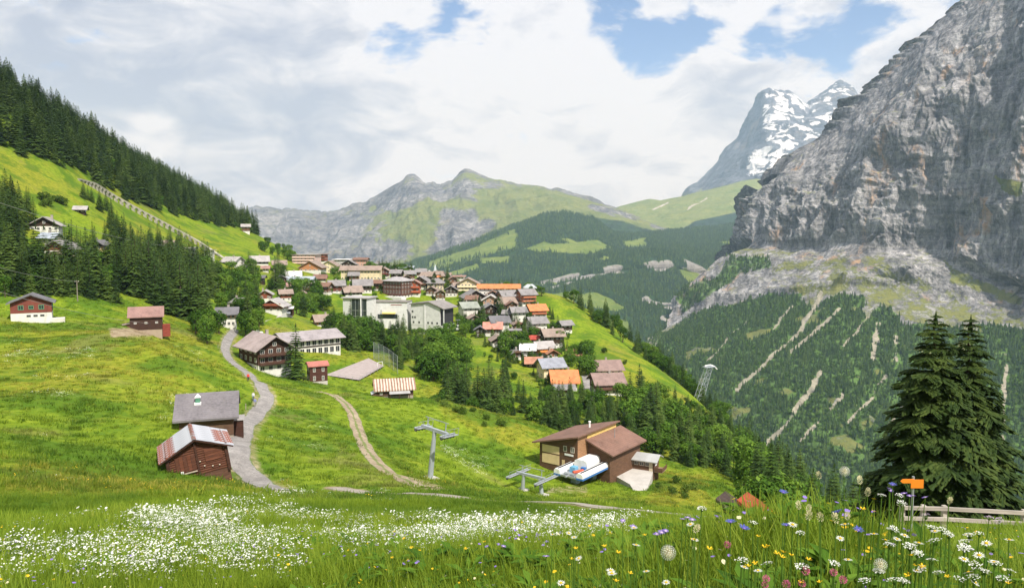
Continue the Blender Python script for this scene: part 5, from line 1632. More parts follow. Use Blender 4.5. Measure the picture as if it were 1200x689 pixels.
for q in ((.55, .85), (1.35, .62), (2.05, .55), (.18, 1.45)):
    MB().lathe([(.05, 0), (.09, .04), (.05, .1)], 8, (q[0], -D / 2 - .26, q[1])).build('insulator', plain((.6, .55, .45), .5, 'paint'), barn)
# roof: battens and sheets of tin
half = W / 2; over = .75; kx = rise / half; SL = math.hypot(half + over, (half + over) * kx)
rf = empty('roof', (0, 0, 0)); rf.parent = barn
a_ = half + over
MB().prism([(-a_, hw - over * kx - .14), (0, hw + rise - .14), (a_, hw - over * kx - .14), (a_, hw - over * kx), (0, hw + rise), (-a_, hw - over * kx)], 'y', -D / 2 - .7, D / 2 + .6).build('roof_boards', M_LOGD, rf)
ns = 8; sw = (D + 1.3) / ns
rots = {-1: Matrix(((0, -1, 0), (1, 0, 0), (0, 0, 1))), 1: Matrix(((0, 1, 0), (1, 0, 0), (0, 0, 1)))}
tin_a = tin_sheet_mesh(sw * 1.03, SL * .53, M_TIN); tin_r = tin_sheet_mesh(sw * 1.03, SL * .53, M_TINR)
ang = math.atan(kx)
for sgn in (-1, 1):
    for k in range(ns):
        for r_ in (0, 1):
            rusty = (sgn == -1 and r_ == 1) or (sgn == 1 and r_ == 1 and 1 <= k <= 6 and True)
            if sgn == 1 and r_ == 1 and k in (0, 7): rusty = False
            o = bpy.data.objects.new('tin_sheet', tin_r if rusty else tin_a); COL.objects.link(o); o.parent = rf
            s0 = SL * .49 * r_
            ox = sgn * s0 * math.cos(ang); oz = hw + rise - s0 * math.sin(ang) + .03 + (.035 if r_ == 0 else 0)
            # sheet x runs along the barn, sheet y down the slope
            ex = Vector((0, 1, 0)); ey = Vector((sgn * math.cos(ang), 0, -math.sin(ang))); ez = ex.cross(ey)
            if ez.z < 0: ez = -ez
            o.matrix_local = Matrix(((ex.x, ey.x, ez.x, ox), (ex.y, ey.y, ez.y, -D / 2 - .68 + k * sw), (ex.z, ey.z, ez.z, oz), (0, 0, 0, 1)))
MB().prism([(-.22, hw + rise + .03), (0, hw + rise + .12), (.22, hw + rise + .03), (0, hw + rise + .17)], 'y', -D / 2 - .7, D / 2 + .62).build('ridge_cap', M_TINR, rf)
tag(barn, 'leaning reddish log barn with patched grey and rust tin roof', 'barn')

# ------------------------------------------------------------------ slate-roofed hut behind it
hp = hit(242, 503, 60)
hut = house('meadow_hut', 'hut', 'brown hut with smooth grey slate roof just behind the leaning log barn', (hp[0] - .5, hp[1] + 2.0, hp[2] - 1.1), 6.9, 8.6, 3.4, 2.3, 'x', 19, roof=(.165, .15, .16), wall=(.10, .055, .035), base=(.3, .25, .2), hb=.6, over=.75, rows=1, cols=2, side=1, win=(.6, .6), chimney=False, door=True, frame=(.2, .13, .08))
hr = [c for c in hut.children if c.name.startswith('roof')][0]
MB().box(-1.65, -.75, -2.35, -1.45, 3.4, 5.05).build('chimney_base', M_WHITE, hr)
MB().box(-1.5, -.9, -2.2, -1.6, 5.05, 5.75).build('chimney', plain((.10, .26, .17), .7, 'paint'), hr)
MB().add([(-1.6, -2.3, 5.75), (-.8, -2.3, 5.75), (-.8, -1.5, 5.75), (-1.6, -1.5, 5.75), (-1.2, -1.9, 6.3)], [(3, 2, 1, 0), (0, 1, 4), (1, 2, 4), (2, 3, 4), (3, 0, 4)]).build('chimney_cap', M_WHITE, hr)
MB().box(3.5, 4.7, -2.6, .2, -3, 2.2).build('annex_wall', M_LOGD, hut)
MB().box(3.4, 4.9, -2.8, .4, 2.2, 2.32).build('annex_roof', plain(R_PALE, .6, 'metal'), hut)

# ------------------------------------------------------------------ chalet and long building on the road bend
cp_ = hit(312, 437, 120)
house('large_chalet', 'chalet', 'large dark chalet with pinkish grey roof and white basement by the road bend', (cp_[0] - 2.5, cp_[1] + 6.5, cp_[2] + .2), 10.5, 14.5, 7.6, 3.3, 'y', 42, roof=(.34, .275, .265), wall=(.062, .030, .020), base=WHITE, hb=2.5, over=1.5, rows=3, cols=4, side=4, win=(1.35, 1.4), balcony=2, under=5)
sp_ = hit(376, 416, 160)
sch = house('long_school', 'building', 'long two-storey building with grey roof and white-framed window front', (sp_[0] - 7.2, sp_[1] + 7.0, sp_[2] - .5), 22.0, 13.0, 6.6, 2.2, 'x', 40, roof=(.32, .285, .29), wall=(.60, .585, .55), wallkind='plaster', base=(.62, .60, .56), hb=3.2, over=1.6, rows=2, cols=9, side=2, win=(1.9, 2.3), chimney=False)
MB().box(-11.02, 11.02, -6.62, -6.5, 3.3, 3.9).build('dark_band', plain((.05, .04, .035), .8, 'wood'), sch)
rp = hit(369, 449, 120)
house('timber_store', 'building', 'small tall dark timber house with red roof beside the pointed spruce', (rp[0], rp[1] + 3, rp[2]), 5.6, 5.0, 5.6, .9, 'x', 26, roof=(.40, .15, .12), wall=(.07, .027, .02), base=(.5, .46, .42), hb=.5, over=.6, rows=2, cols=2, side=2, win=(.8, 1.4), chimney=False)

# ------------------------------------------------------------------ hay barn with striped rusty roof
def stripes_mat():
    m, t, b, _ = new_mat('rust_striped_tin')
    tcn = t.add('ShaderNodeTexCoord'); oc = tcn.outputs['Object']
    wv = t.add('ShaderNodeTexWave', wave_type='BANDS', bands_direction='X'); t.l.new(oc, wv.inputs[0]); wv.inputs['Scale'].default_value = .42; wv.inputs['Distortion'].default_value = 1.2; wv.inputs['Detail'].default_value = 3
    n = t.noise(oc, 1.0, 5, .6)
    c = t.mix(t.smooth(wv.outputs[1], .35, .7), t.ramp(n, ((.3, (.17, .09, .06)), (.6, (.28, .17, .12)))), t.ramp(n, ((.3, (.38, .32, .27)), (.6, (.55, .47, .40)))))
    set_in(t, b.inputs['Base Color'], c); b.inputs['Roughness'].default_value = .7
    return m
b2 = hit(458, 466, 120)
hay = house('hay_barn', 'barn', 'low dark hay barn with rust-striped roof on the slope above the gully', (b2[0] + .3, b2[1] + 3.2, b2[2]), 9.4, 6.4, 2.3, 1.9, 'x', 14, roof=(.4, .3, .25), wall=(.075, .042, .028), base=(.32, .27, .22), hb=.5, over=.7, rows=1, cols=4, side=1, win=(.7, .6), chimney=False)
for c in hay.children:
    if c.name.startswith('roof'): c.data.materials[0] = stripes_mat()
MB().box(-5.9, -4.75, -3.4, -.6, -2.5, 1.3).build('lean_to_wall', plain((.09, .05, .035), .9, 'wood'), hay)
MB().hexa([(-6.1, -3.6, 1.15), (-4.7, -3.6, 1.75), (-4.7, -.4, 1.75), (-6.1, -.4, 1.15), (-6.1, -3.6, 1.25), (-4.7, -3.6, 1.85), (-4.7, -.4, 1.85), (-6.1, -.4, 1.25)]).build('lean_to_roof', plain((.5, .52, .55), .5, 'metal'), hay)
MB().hexa([(-1.5, -5.0, 1.3), (3.8, -5.0, 1.3), (3.8, -3.3, 1.95), (-1.5, -3.3, 1.95), (-1.5, -5.0, 1.38), (3.8, -5.0, 1.38), (3.8, -3.3, 2.03), (-1.5, -3.3, 2.03)]).build('awning', plain((.34, .33, .33), .6, 'metal'), hay)
for xx_ in (-1.4, 1.0, 3.6):
    MB().box(xx_ - .08, xx_ + .08, -4.95, -4.8, -3, 1.3).build('awning_post', M_LOGD, hay)

# ------------------------------------------------------------------ red house and brown barn on the left meadow
lp = hit(34, 378, 100)
lh_ = house('meadow_house', 'house', 'house with red-brown upper storey, white basement and green shutters on left meadow', (lp[0] - 1.5, lp[1] + 3.8, lp[2] + .2), 9.0, 8.0, 5.0, 1.9, 'y', 30, roof=R_DGREY, wall=(.19, .055, .04), wallkind='plaster', base=WHITE, hb=2.3, over=.9, rows=1, cols=2, side=2, win=(1.2, 1.2), chimney=False, frame=(.10, .30, .17), under=4)
for c in [c for c in lh_.children if c.name.startswith('window')]:
    c.location.z = 3.75
for k in range(3):
    put_window(lh_, -.6 + k * 1.5, -4.001, 1.55, 'f', .95, .5, plain((.12, .12, .12), .6, 'paint'))
MB().box(4.5, 7.4, -4.2, -.6, -3.5, .55).build('terrace', plain((.62, .58, .52), .9, 'plaster'), lh_)
bb_ = hit(166, 388, 100)
lb = house('brown_barn', 'barn', 'brown timber barn with reddish roof standing alone on the left meadow', (bb_[0], bb_[1] + 3, bb_[2] + .1), 8.2, 6.8, 4.2, 2.2, 'x', 24, roof=(.27, .16, .14), wall=(.05, .024, .018), base=(.35, .27, .2), hb=.3, over=.6, rows=1, cols=3, side=1, win=(.7, .5), chimney=False)
MB().box(-6.3, -4.2, -3.2, .5, -2.5, 1.7).build('lean_to_wall', plain((.13, .06, .04), .9, 'wood'), lb)
MB().hexa([(-6.6, -3.5, 1.65), (-4.1, -3.5, 2.2), (-4.1, .8, 2.2), (-6.6, .8, 1.65), (-6.6, -3.5, 1.77), (-4.1, -3.5, 2.32), (-4.1, .8, 2.32), (-6.6, .8, 1.77)]).build('lean_to_roof', plain(R_TAN, .7, 'roof'), lb)
MB().box(4.2, 6.2, -2.6, -.4, -2, 1.5).build('side_crate', plain((.22, .045, .03), .8, 'wood'), lb)

# ------------------------------------------------------------------ chairlift: building, drive station, towers
YB = math.atan2(-.61, .79)                      # local y runs away to the right
lo = hit(640, 548, 90)
lift = empty('lift_building', (lo[0] - 1.4, lo[1] + .5, lo[2] + 1.2), YB)
M_LB = plain((.115, .062, .036), .85, 'wood'); M_LB_LIT = plain((.30, .165, .085), .8, 'wood'); M_LR = plain((.205, .115, .085), .7, 'roof'); M_CR = plain((.66, .50, .28), .85, 'plaster'); M_YE = plain((.62, .43, .15), .8, 'wood')
def shed_block(parent, x0, x1, y0, y1, zl, zr, zb=-6):
    return MB().prism([(x0, zb), (x1, zb), (x1, zr), (x0, zl)], 'y', y0, y1)
shed_block(lift, 0, 9.8, 0, 16, 4.5, 7.0).build('wall', M_LB, lift)
MB().box(9.81, 9.87, .05, 15.9, -5, 6.85).build('sunlit_side_wall', M_LB_LIT, lift)  # lighter brown puts the sunlight on this wall into its colour
def shed_roof(x0, x1, y0, y1, z0, z1, t=.32):
    return MB().prism([(x0, z0), (x1, z1), (x1, z1 + t), (x0, z0 + t)], 'y', y0, y1)
rfu = shed_roof(-1.4, 10.6, -1.0, 16.8, 4.2, 7.25).build('roof', M_LR, lift)
MB().box(-1.5, 10.7, -1.12, -1.02, 0, .01).build('drip', M_LB, rfu) if False else None
shed_block(lift, 9.9, 15.4, 4.0, 17.5, 5.5, 3.6).build('lower_wall', M_LB, lift)
shed_roof(9.9, 16.6, 3.0, 18.3, 5.75, 3.35).build('lower_roof', M_LR, lift)
MB().box(9.88, 10.02, 3.6, 16.0, 6.07, 7.12).build('clerestory', M_YE, lift)
MB().tube([(6.0, 11, 6.2), (6.0, 11, 7.6)], .22, 8).lathe([(.32, 0), (.32, .2), (.1, .3)], 8, (6, 11, 7.6)).build('flue', M_WHITE, rfu)
MB().tube([(12.5, 11, 4.8), (12.5, 11, 7.0)], .07, 6).build('mast', M_STEEL, lift)
for k, (xa, xb, za, zb_) in enumerate(((.7, 5.2, 2.55, 4.2), (.7, 5.2, .2, 2.25))):
    MB().box(xa, xb, -.07, .02, za, zb_).build('panel', M_CR, lift)
MB().box(5.9, 6.6, -.07, .02, .2, 1.6).build('panel', M_CR, lift)
for xx_ in (6.7, 8.6):
    put_window(lift, xx_, -.002, 4.15, 'f', .9, 1.2, plain((.55, .50, .42), .6, 'paint'))
MB().box(6.6, 8.8, -.1, -.01, 2.75, 3.15).build('sign_board', M_WHITE, lift)
tag(lift, 'brown lift station building with two offset brown roofs and yellow strip', 'building')

# ticket shed with grey roof, on the platform
apr, AZ, APT = slab('station_apron', [(690, 553), (716, 547), (768, 556), (764, 566), (752, 579), (738, 571), (715, 561)], 90, M_CONC, 4.0, .3)
shp = hit(752, 562, 90)
shed = empty('ticket_shed', (shp[0] - .5, shp[1] + 2.6, AZ), R(-27))
MB().box(-4.3, 4.3, -1.9, 1.9, -3, 2.3).build('wall', M_LB, shed)
MB().prism([(-2.6, 2.1), (0, 3.2), (2.6, 2.1), (2.6, 2.3), (0, 3.42), (-2.6, 2.3)], 'x', -5.0, 5.2).build('roof', plain((.43, .43, .42), .55, 'metal', .2), shed)
MB().prism([(-1.9, 2.25), (1.9, 2.25), (0, 3.1)], 'x', -4.25, 4.25).build('gable', M_LB, shed)
for k in range(6):
    put_window(shed, -3.5 + k * 1.25, -1.901, 1.45, 'f', 1.0, .9, plain((.45, .40, .33), .6, 'paint'))
MB().box(3.2, 4.0, -1.97, -1.9, 0, 2.0).build('door', plain((.5, .42, .3), .7, 'wood'), shed)
put_window(shed, 4.301, -.4, 1.5, 'r', 1.2, 1.0, M_WHITE)
MB().box(4.4, 6.2, -2.0, 1.8, -.1, .05).build('side_deck', plain((.30, .20, .13), .8, 'wood'), shed)
MB().box(4.4, 6.2, -2.05, -1.97, .05, .95).box(6.14, 6.2, -1.97, 1.8, .05, .95).build('deck_railing', M_LB, shed)
tag(shed, 'small brown shed with light grey metal roof on the lift apron', 'shed')
gt = hit(730, 560, 90)
gate = empty('queue_gate', (gt[0] - 1.0, gt[1] - .3, AZ), R(20))
for k in range(4):
    MB().tube([(-1.0 + .62 * k, 0, 0), (-1.0 + .62 * k, 0, 2.0)], .05, 6).build('post', M_STEEL, gate)
MB().box(-1.35, 1.2, -.35, .35, 2.0, 2.3).build('canopy', plain((.55, .55, .53), .6, 'metal'), gate)
tag(gate, 'slim queue gate with flat pale top on four posts on the apron', 'gate')

# drive station: white hood and blue-edged side covers on pedestals
M_BLUE = plain((.05, .16, .42), .5, 'paint'); M_LBLUE = plain((.16, .40, .58), .5, 'paint'); M_BLK = plain((.03, .03, .035), .5, 'paint'); M_RED = plain((.55, .10, .05), .5, 'paint')
tp = at(684, 546, lo[1] - 6.5)
drive = empty('lift_drive_station', (tp[0], tp[1], tp[2]), YB)
dz = Hs(tp[0], tp[1]) - tp[2]
MB().box(-3.0, 3.0, -6, 6, -.9, -.55).build('platform', M_STEEL, drive)
for sx_ in (-1, 1):
    cov = empty('side_cover', (sx_ * 2.75, 0, 0)); cov.parent = drive
    MB().prism([(-.75, -.55), (.75, -.55), (.75, .10), (.45, .42), (-.45, .42), (-.75, .10)], 'y', -6.0, 6.0).build('shell', M_WHITE, cov)
    MB().box(-.22, .22, -5.6, 5.6, .425, .47).build('black_strip', M_BLK, cov)
    MB().box(-.80, .80, -6.05, 6.05, -.95, -.57).build('blue_skirt', M_BLUE, cov)
MB().prism([(-1.5, -.5), (1.5, -.5), (1.65, .5), (1.45, 1.35), (.9, 1.6), (-.9, 1.6), (-1.45, 1.35), (-1.65, .5)], 'y', -1.2, 4.6).build('hood', M_WHITE, drive)
MB().box(-1.2, 0.1, -3.6, -2.3, -.55, .6).build('motor', M_LBLUE, drive)
MB().tube([(.3, -4.6, -.1), (1.3, -2.3, -.1)], .32, 8).build('brake', M_RED, drive)
MB().box(.5, 1.5, -2.0, -1.3, -.55, .35).build('gear_box', M_BLUE, drive)
MB().tube([(-1.2, -5.4, -.3), (1.2, -5.4, -.3)], .3, 8).tube([(0, -5.4, -.5), (0, -7.0, -.5)], .2, 6).build('rope_guide', M_STEEL, drive)
for yy_ in (-3.2, 3.4):
    MB().box(-.7, .7, yy_ - .7, yy_ + .7, dz - 1, -.9).build('pedestal', plain((.36, .44, .52), .6, 'paint'), drive)
tag(drive, 'white and blue chairlift drive station with rounded hood and striped covers', 'chairlift')

M_GALV = plain((.40, .43, .47), .5, 'metal', .35)


def lift_tower(u, v, y0, hpx, yaw, label, legs=((0, 0),), arm=3.6, sheaves=8):
    p = hit(u, v, y0); k = p[1] / F
    h = hpx * k
    o = empty('lift_tower', (p[0], p[1], p[2]), yaw)
    for (lx, ly) in legs:
        MB().tube([(lx, ly, -1.0), (lx * .9, ly * .9, h * .5), (lx * .8, ly * .8, h)], [.42, .36, .28], 10).build('mast', M_GALV, o)
        MB().box(lx - .95, lx + .95, ly - .95, ly + .95, -1.6, .22).build('footing', M_CONC, o)
    MB().box(-arm, arm, -.22, .22, h - .1, h + .35).build('crossarm', M_GALV, o)
    for sx_ in (-1, 1):
        tr = empty('sheave_train', (sx_ * arm, 0, h)); tr.parent = o
        MB().box(-.12, .12, -sheaves * .3, sheaves * .3, -.05, .12).build('beam', M_GALV, tr)
        for q in range(sheaves):
            yy_ = (q - (sheaves - 1) / 2) * .6
            MB().tube([(-.12, yy_, -.28), (.12, yy_, -.28)], .24, 10).build('sheave', plain((.10, .10, .11), .6, 'paint'), tr)
        MB().box(.35, .75, -sheaves * .3, sheaves * .3, -.02, .04).build('catwalk', M_STEEL, tr)
        for q in range(4):
            MB().tube([(.72, (q - 1.5) * sheaves * .19, 0), (.72, (q - 1.5) * sheaves * .19, 1.0)], .03, 4).build('rail_post', M_STEEL, tr)
        MB().tube([(.72, -sheaves * .3, 1.0), (.72, sheaves * .3, 1.0)], .03, 4).build('handrail', M_STEEL, tr)
    MB().box(-arm * .9, arm * .9, .3, .36, h + 1.45, h + 1.55).build('lifting_frame', M_GALV, o)
    for sx_ in (-1, 1):
        MB().box(sx_ * arm * .7 - .05, sx_ * arm * .7 + .05, .28, .38, h + .3, h + 1.5).build('frame_post', M_GALV, o)
    tag(o, label, 'lift tower', 'chairlift towers')
    return o


t1 = lift_tower(504, 561, 70, 59, R(-38), 'single grey chairlift mast with sheave arms on the flowery slope', arm=2.5, sheaves=5)
t1.rotation_euler = (R(-3), R(5), R(-38))
lift_tower(622, 577, 90, 20, R(-38), 'low double-legged chairlift tower with long sheave rows beside the drive station', legs=((-2.0, 0), (2.6, 0)), arm=3.2, sheaves=11)

# ------------------------------------------------------------------ cable car station in the village
st = hit(505, 392, 250); ks = st[1] / F
M_CS = plain((.62, .615, .605), .85, 'plaster'); M_CS2 = plain((.58, .575, .56), .85, 'plaster')
cs = empty('cable_car_station', (st[0] + .5, st[1] + 7, st[2] - .5), R(-24))
W, D, hw = 20.5, 15.0, 17.5
MB().box(-W / 2, W / 2, -D / 2, D / 2, -8, 6.0).build('lower_wall', M_CS2, cs)
MB().prism([(-W / 2 - .1, 6), (W / 2 - 1.2, 6), (W / 2 - 1.2, hw - 1.5), (2, hw + 1.6), (-W / 2 - .1, hw + .2)], 'y', -D / 2 - .1, D / 2 + .1).build('wall', M_CS, cs)
MB().prism([(-W / 2 - .9, hw + .2), (2, hw + 1.75), (W / 2 + 1.6, hw - 2.0), (W / 2 + 1.6, hw - 1.4), (2, hw + 2.25), (-W / 2 - .9, hw + .7)], 'y', -D / 2 - 1.0, D / 2 + 1).build('roof', plain((.24, .22, .21), .8, 'roof'), cs)
MB().box(-1.6, -.6, -D / 2 - .45, -D / 2 - .05, -7, hw + .6).build('pilaster', M_CS, cs)
MB().box(W / 2 - 1.19, W / 2 - .4, -D / 2 + .6, D / 2 - .6, 6.2, hw - 1.8).build('docking_mouth_shade', plain((.035, .035, .04), .7, 'paint'), cs)  # solid dark box painted as the shade inside the open dock
MB().box(W / 2 + .7, W / 2 + 1.2, -D / 2 + .2, -D / 2 + .7, -6, hw - 1.7).build('column', M_CS, cs)
MB().box(W / 2, W / 2 + 3.4, -D / 2 + .5, D / 2 - 1, 4.9, 5.6).build('docking_floor', M_CS2, cs)
for (xx_, zz2) in ((-9.2, 13.6), (-9.2, 10.3), (-7.6, 10.3), (-8.6, 7.4), (-4.8, 7.4), (1.2, 7.4), (3.8, 7.4), (7.2, 7.4), (-1.0, 13)):
    if abs(xx_ + 1) < .1: continue
    put_window(cs, xx_, -D / 2 - .101, zz2, 'f', 1.1, 1.2, plain((.2, .2, .2), .6, 'paint'))
tag(cs, 'tall pale grey cable car station with sloping roof and dark docking mouth', 'station')
# long side hall and glazed hall to its left
sh2 = hit(455, 386, 260)
hall = empty('station_hall', (sh2[0], sh2[1] + 8, sh2[2]), R(-6))
k2 = sh2[1] / F
hh = 34 * k2 * .93
MB().box(-11.5, 11.8, -6, 6, -8, hh).build('wall', M_CS, hall)
MB().box(-11.8, 12.0, -6.4, 6.4, hh, hh + .5).build('roof', plain((.22, .20, .18), .85, 'roof'), hall)
MB().hexa([(-3, -7.6, hh - 6.6), (5, -7.6, hh - 6.6), (5, -6.05, hh - 5.9), (-3, -6.05, hh - 5.9), (-3, -7.6, hh - 6.45), (5, -7.6, hh - 6.45), (5, -6.05, hh - 5.75), (-3, -6.05, hh - 5.75)]).build('awning', plain((.70, .50, .16), .7, 'fabric'), hall)
MB().box(-6, 6, -6.12, -6.0, hh - 9.5, hh - 7.0).build('window_band', glass_mat(), hall)
MB().box(2.0, 8.5, -6.1, -6.0, hh - 1.6, hh - 1.2).build('trim', plain((.25, .07, .05), .7, 'paint'), hall)
tag(hall, 'long low pale hall with yellow awning joined left of the cable car station', 'hall')
gh = hit(423, 384, 260)
gl = empty('glazed_hall', (gh[0], gh[1] + 8, gh[2]), R(-14))
hh = 36 * gh[1] / F * .95
MB().box(-10, 5.2, -6, 6, -8, hh).build('wall', M_CS2, gl)
MB().box(-10.8, 6.0, -7, 6.8, hh, hh + .55).build('roof', plain((.40, .38, .38), .8, 'roof'), gl)
MB().box(-4.4, 4.8, -6.14, -6.0, 1.0, hh - .4).build('glass_front', glass_mat(), gl)
for q in range(5):
    MB().box(-4.5 + 2.3 * q, -4.3 + 2.3 * q, -6.25, -6.14, 1.0, hh - .4).build('mullion', M_STEEL, gl)
for q in range(3):
    MB().box(-4.4, 4.8, -6.22, -6.141, 3 + 3.3 * q, 3.2 + 3.3 * q).build('transom', M_STEEL, gl)
MB().tube([(1.6, -6.8, -6), (1.6, -6.8, hh)], .35, 10).build('column', M_WHITE, gl)
tag(gl, 'hall with dark glazed front and white column, left end of the station', 'hall')
# cabin at the docking mouth
cb_ = at(536.5, 386, st[1] + 3)
cab = empty('cable_car_cabin', tuple(cb_), R(-24))
MB().prism([(-2.6, .25), (-2.2, 0), (2.2, 0), (2.6, .25), (2.6, 1.0), (-2.6, 1.0)], 'y', -1.5, 1.5).build('body', M_WHITE, cab)
MB().box(-2.55, 2.55, -1.45, 1.45, 1.0, 2.2).build('window_band', glass_mat(), cab)
for q in (-2.5, -.85, .85, 2.5):
    MB().box(q - .08, q + .08, -1.5, 1.5, 1.0, 2.2).build('pillar', M_WHITE, cab)
MB().box(-2.65, 2.65, -1.55, 1.55, 2.2, 2.55).build('roof', M_WHITE, cab)
MB().tube([(0, 0, 2.5), (0, 0, 5.6)], .14, 6).tube([(-1.6, 0, 5.6), (1.6, 0, 5.6)], .16, 6).build('hanger', M_STEEL, cab)
tag(cab, 'white cable car cabin hanging at the station docking mouth', 'cable car')

# big half-timbered hotel
ht_ = hit(466, 350, 260); kh = ht_[1] / F
hot = house('half_timbered_hotel', 'hotel', 'big white and brown half-timbered hotel with pale hipped roof above the station', (ht_[0] - .8, ht_[1] + 8, ht_[2]), 15.5, 13.0, 11.8, 2.6, 'x', -30, roof=(.36, .34, .345), wall=(.13, .07, .055), wallkind='wood', base=WHITE, hb=2.0, over=1.0, rows=4, cols=6, side=4, win=(1.25, 1.5), hip=True, chimney=True, frame=(.62, .58, .54))
for r_ in range(5):
    z_ = 2.1 + 2.4 * r_
    MB().box(-7.82, 7.82, -6.72, -6.56, z_, z_ + .3).box(7.81, 7.96, -6.5, 6.5, z_, z_ + .3).build('timber_beam', plain((.08, .035, .028), .85, 'wood'), hot)
for q in range(7):
    MB().box(-7.8 + 2.58 * q - .14, -7.8 + 2.58 * q + .14, -6.78, -6.57, 2.1, 11.7).build('timber_post', plain((.08, .035, .028), .85, 'wood'), hot)
for q in range(5):
    MB().box(7.82, 8.0, -6.5 + 3.2 * q - .14, -6.5 + 3.2 * q + .14, 2.1, 11.7).build('timber_post', plain((.08, .035, .028), .85, 'wood'), hot)
MB().box(-8.5, 12, -11.5, -6.6, -4, 1.6).build('terrace', plain((.72, .70, .68), .9, 'plaster'), hot)
# church with slim spire
ch = hit(503, 318, 300)
church = house('church', 'church', 'small white church with slim pale spire at the far village edge', (ch[0], ch[1] + 5, ch[2]), 6.5, 8, 4.5, 2.4, 'y', 10, roof=(.62, .61, .60), wall=WHITE, wallkind='plaster', base=WHITE, hb=1, over=.4, rows=1, cols=2, side=3, win=(.7, 1.6), chimney=False)
MB().box(3.4, 5.6, -1.1, 1.1, -3, 6.6).build('tower', M_WHITE, church)
MB().add([(3.2, -1.3, 6.6), (5.8, -1.3, 6.6), (5.8, 1.3, 6.6), (3.2, 1.3, 6.6), (4.5, 0, 12.5)], [(3, 2, 1, 0), (0, 1, 4), (1, 2, 4), (2, 3, 4), (3, 0, 4)]).build('spire', plain((.45, .50, .52), .5, 'metal'), church)

# ------------------------------------------------------------------ carport with parked cars
cpk = slab('car_park', [(311, 377), (343, 372), (338, 365), (313, 367)], 150, plain((.42, .38, .36), .95, 'plaster'), 4, .2)
CKZ = cpk[1]
cq = hit(327, 369, 150)
cp2 = empty('carport', (cq[0], cq[1] + 2.5, CKZ), R(12))
MB().hexa([(-5.8, -3, 2.5), (5.8, -3, 2.5), (5.8, 3, 3.0), (-5.8, 3, 3.0), (-5.8, -3, 2.7), (5.8, -3, 2.7), (5.8, 3, 3.2), (-5.8, 3, 3.2)]).build('roof', plain((.70, .68, .66), .7, 'metal'), cp2)
for xx_ in (-5.4, -1.8, 1.8, 5.4):
    MB().box(xx_ - .1, xx_ + .1, -2.8, -2.6, -1, 2.5).build('post', M_LOGD, cp2)
MB().box(-5.6, 5.6, 2.8, 3.0, -1, 3.0).build('back_wall', M_LOGD, cp2)
tag(cp2, 'open carport with flat white roof below the red-brown chalet', 'carport')
def car(p, yaw, col, label):
    o = empty('parked_car', p, yaw)
    mp = plain(col, .3, 'paint')
    body = MB().prism([(-2.1, .35), (2.1, .35), (2.15, .75), (1.95, .95), (1.0, 1.02), (.55, 1.42), (-1.3, 1.45), (-1.95, 1.0), (-2.15, .8)], 'y', -.82, .82).build('body', mp, o)
    MB().prism([(.95, 1.03), (.52, 1.36), (-1.25, 1.38), (-1.8, 1.02)], 'y', -.83, .83).build('side_windows', glass_mat(), o)
    MB().hexa([(1.02, -.7, 1.04), (1.02, .7, 1.04), (.58, .66, 1.42), (.58, -.66, 1.42), (1.06, -.7, 1.05), (1.06, .7, 1.05), (.62, .66, 1.43), (.62, -.66, 1.43)]).build('windscreen', glass_mat(), o)
    for xx_ in (-1.3, 1.3):
        for yy_ in (-.8, .8):
            wh_ = MB().tube([(xx_, yy_ - .1, .32), (xx_, yy_ + .1, .32)], .32, 12).build('wheel', M_BLK, o)
            MB().tube([(xx_, yy_ + (.1 if yy_ > 0 else -.1), .32), (xx_, yy_ + (.115 if yy_ > 0 else -.115), .32)], .18, 10).build('rim', M_STEEL, wh_)
    for yy_ in (-.6, .6):
        MB().box(2.08, 2.17, yy_ - .15, yy_ + .15, .65, .8).build('headlight', M_WHITE, o)
    tag(o, label, 'car', 'parked cars')
    return o
for k, (dx_, c_, lab) in enumerate(((-3.9, (.7, .7, .7), 'white car parked at the left end of the carport'), (-.2, (.12, .13, .15), 'dark grey car parked in the middle of the carport'), (3.6, (.30, .33, .38), 'silver-blue car parked at the right end of the carport'))):
    car((cq[0] + dx_ * math.cos(R(12)), cq[1] + 1.6 + dx_ * math.sin(R(12)), CKZ), R(-70), c_, lab)
cw = hit(301, 392, 150)
car((cw[0], cw[1], cw[2] + .05), R(35), (.72, .72, .72), 'white car parked behind the large dark chalet')

# ------------------------------------------------------------------ funicular viaduct on the hill
VP = smooth_line([hit(u, v, 200) for u, v in ((92, 211), (112, 222), (132, 234), (165, 252), (205, 273), (238, 291), (262, 303))], 31)
via = empty('funicular_viaduct', tuple(VP[15]))
M_VI = plain((.36, .34, .28), .9, 'plaster')
off = VP[15]
deck_h = np.concatenate((np.linspace(.6, 3.2, 5), np.full(20, 3.4), np.linspace(3.2, .4, 6)))
Q = VP - off; Q[:, 2] += deck_h
for k in range(len(Q) - 1):
    a, b = Q[k], Q[k + 1]
    MB().bar((a[0], a[1], a[2]), (b[0], b[1], b[2]), 2.2, .4).build('deck_span', M_VI, via)
    d2 = (b - a); 
    # arch ring under the span
    nA = 6; nrm = Vector((d2[1], -d2[0], 0)).normalized() * 1.0
    lo_pts = []
    for q in range(nA + 1):
        t_ = q / nA; p = a + d2 * t_
        drop = .30 + deck_h[k] * .55 * (1 - math.sin(math.pi * t_))
        lo_pts.append((p, drop))
    vs = []
    for p, dr_ in lo_pts:
        for sg in (-1, 1):
            vs.append((p[0] + nrm.x * sg, p[1] + nrm.y * sg, p[2] - .27)); vs.append((p[0] + nrm.x * sg, p[1] + nrm.y * sg, p[2] - .27 - dr_))
    fs = []
    for q in range(nA):
        i0 = 4 * q; i1 = i0 + 4
        fs += [(i0, i0 + 1, i1 + 1, i1), (i0 + 2, i1 + 2, i1 + 3, i0 + 3), (i0 + 1, i0 + 3, i1 + 3, i1 + 1)]
    MB().add(vs, fs).build('arch', M_VI, via)
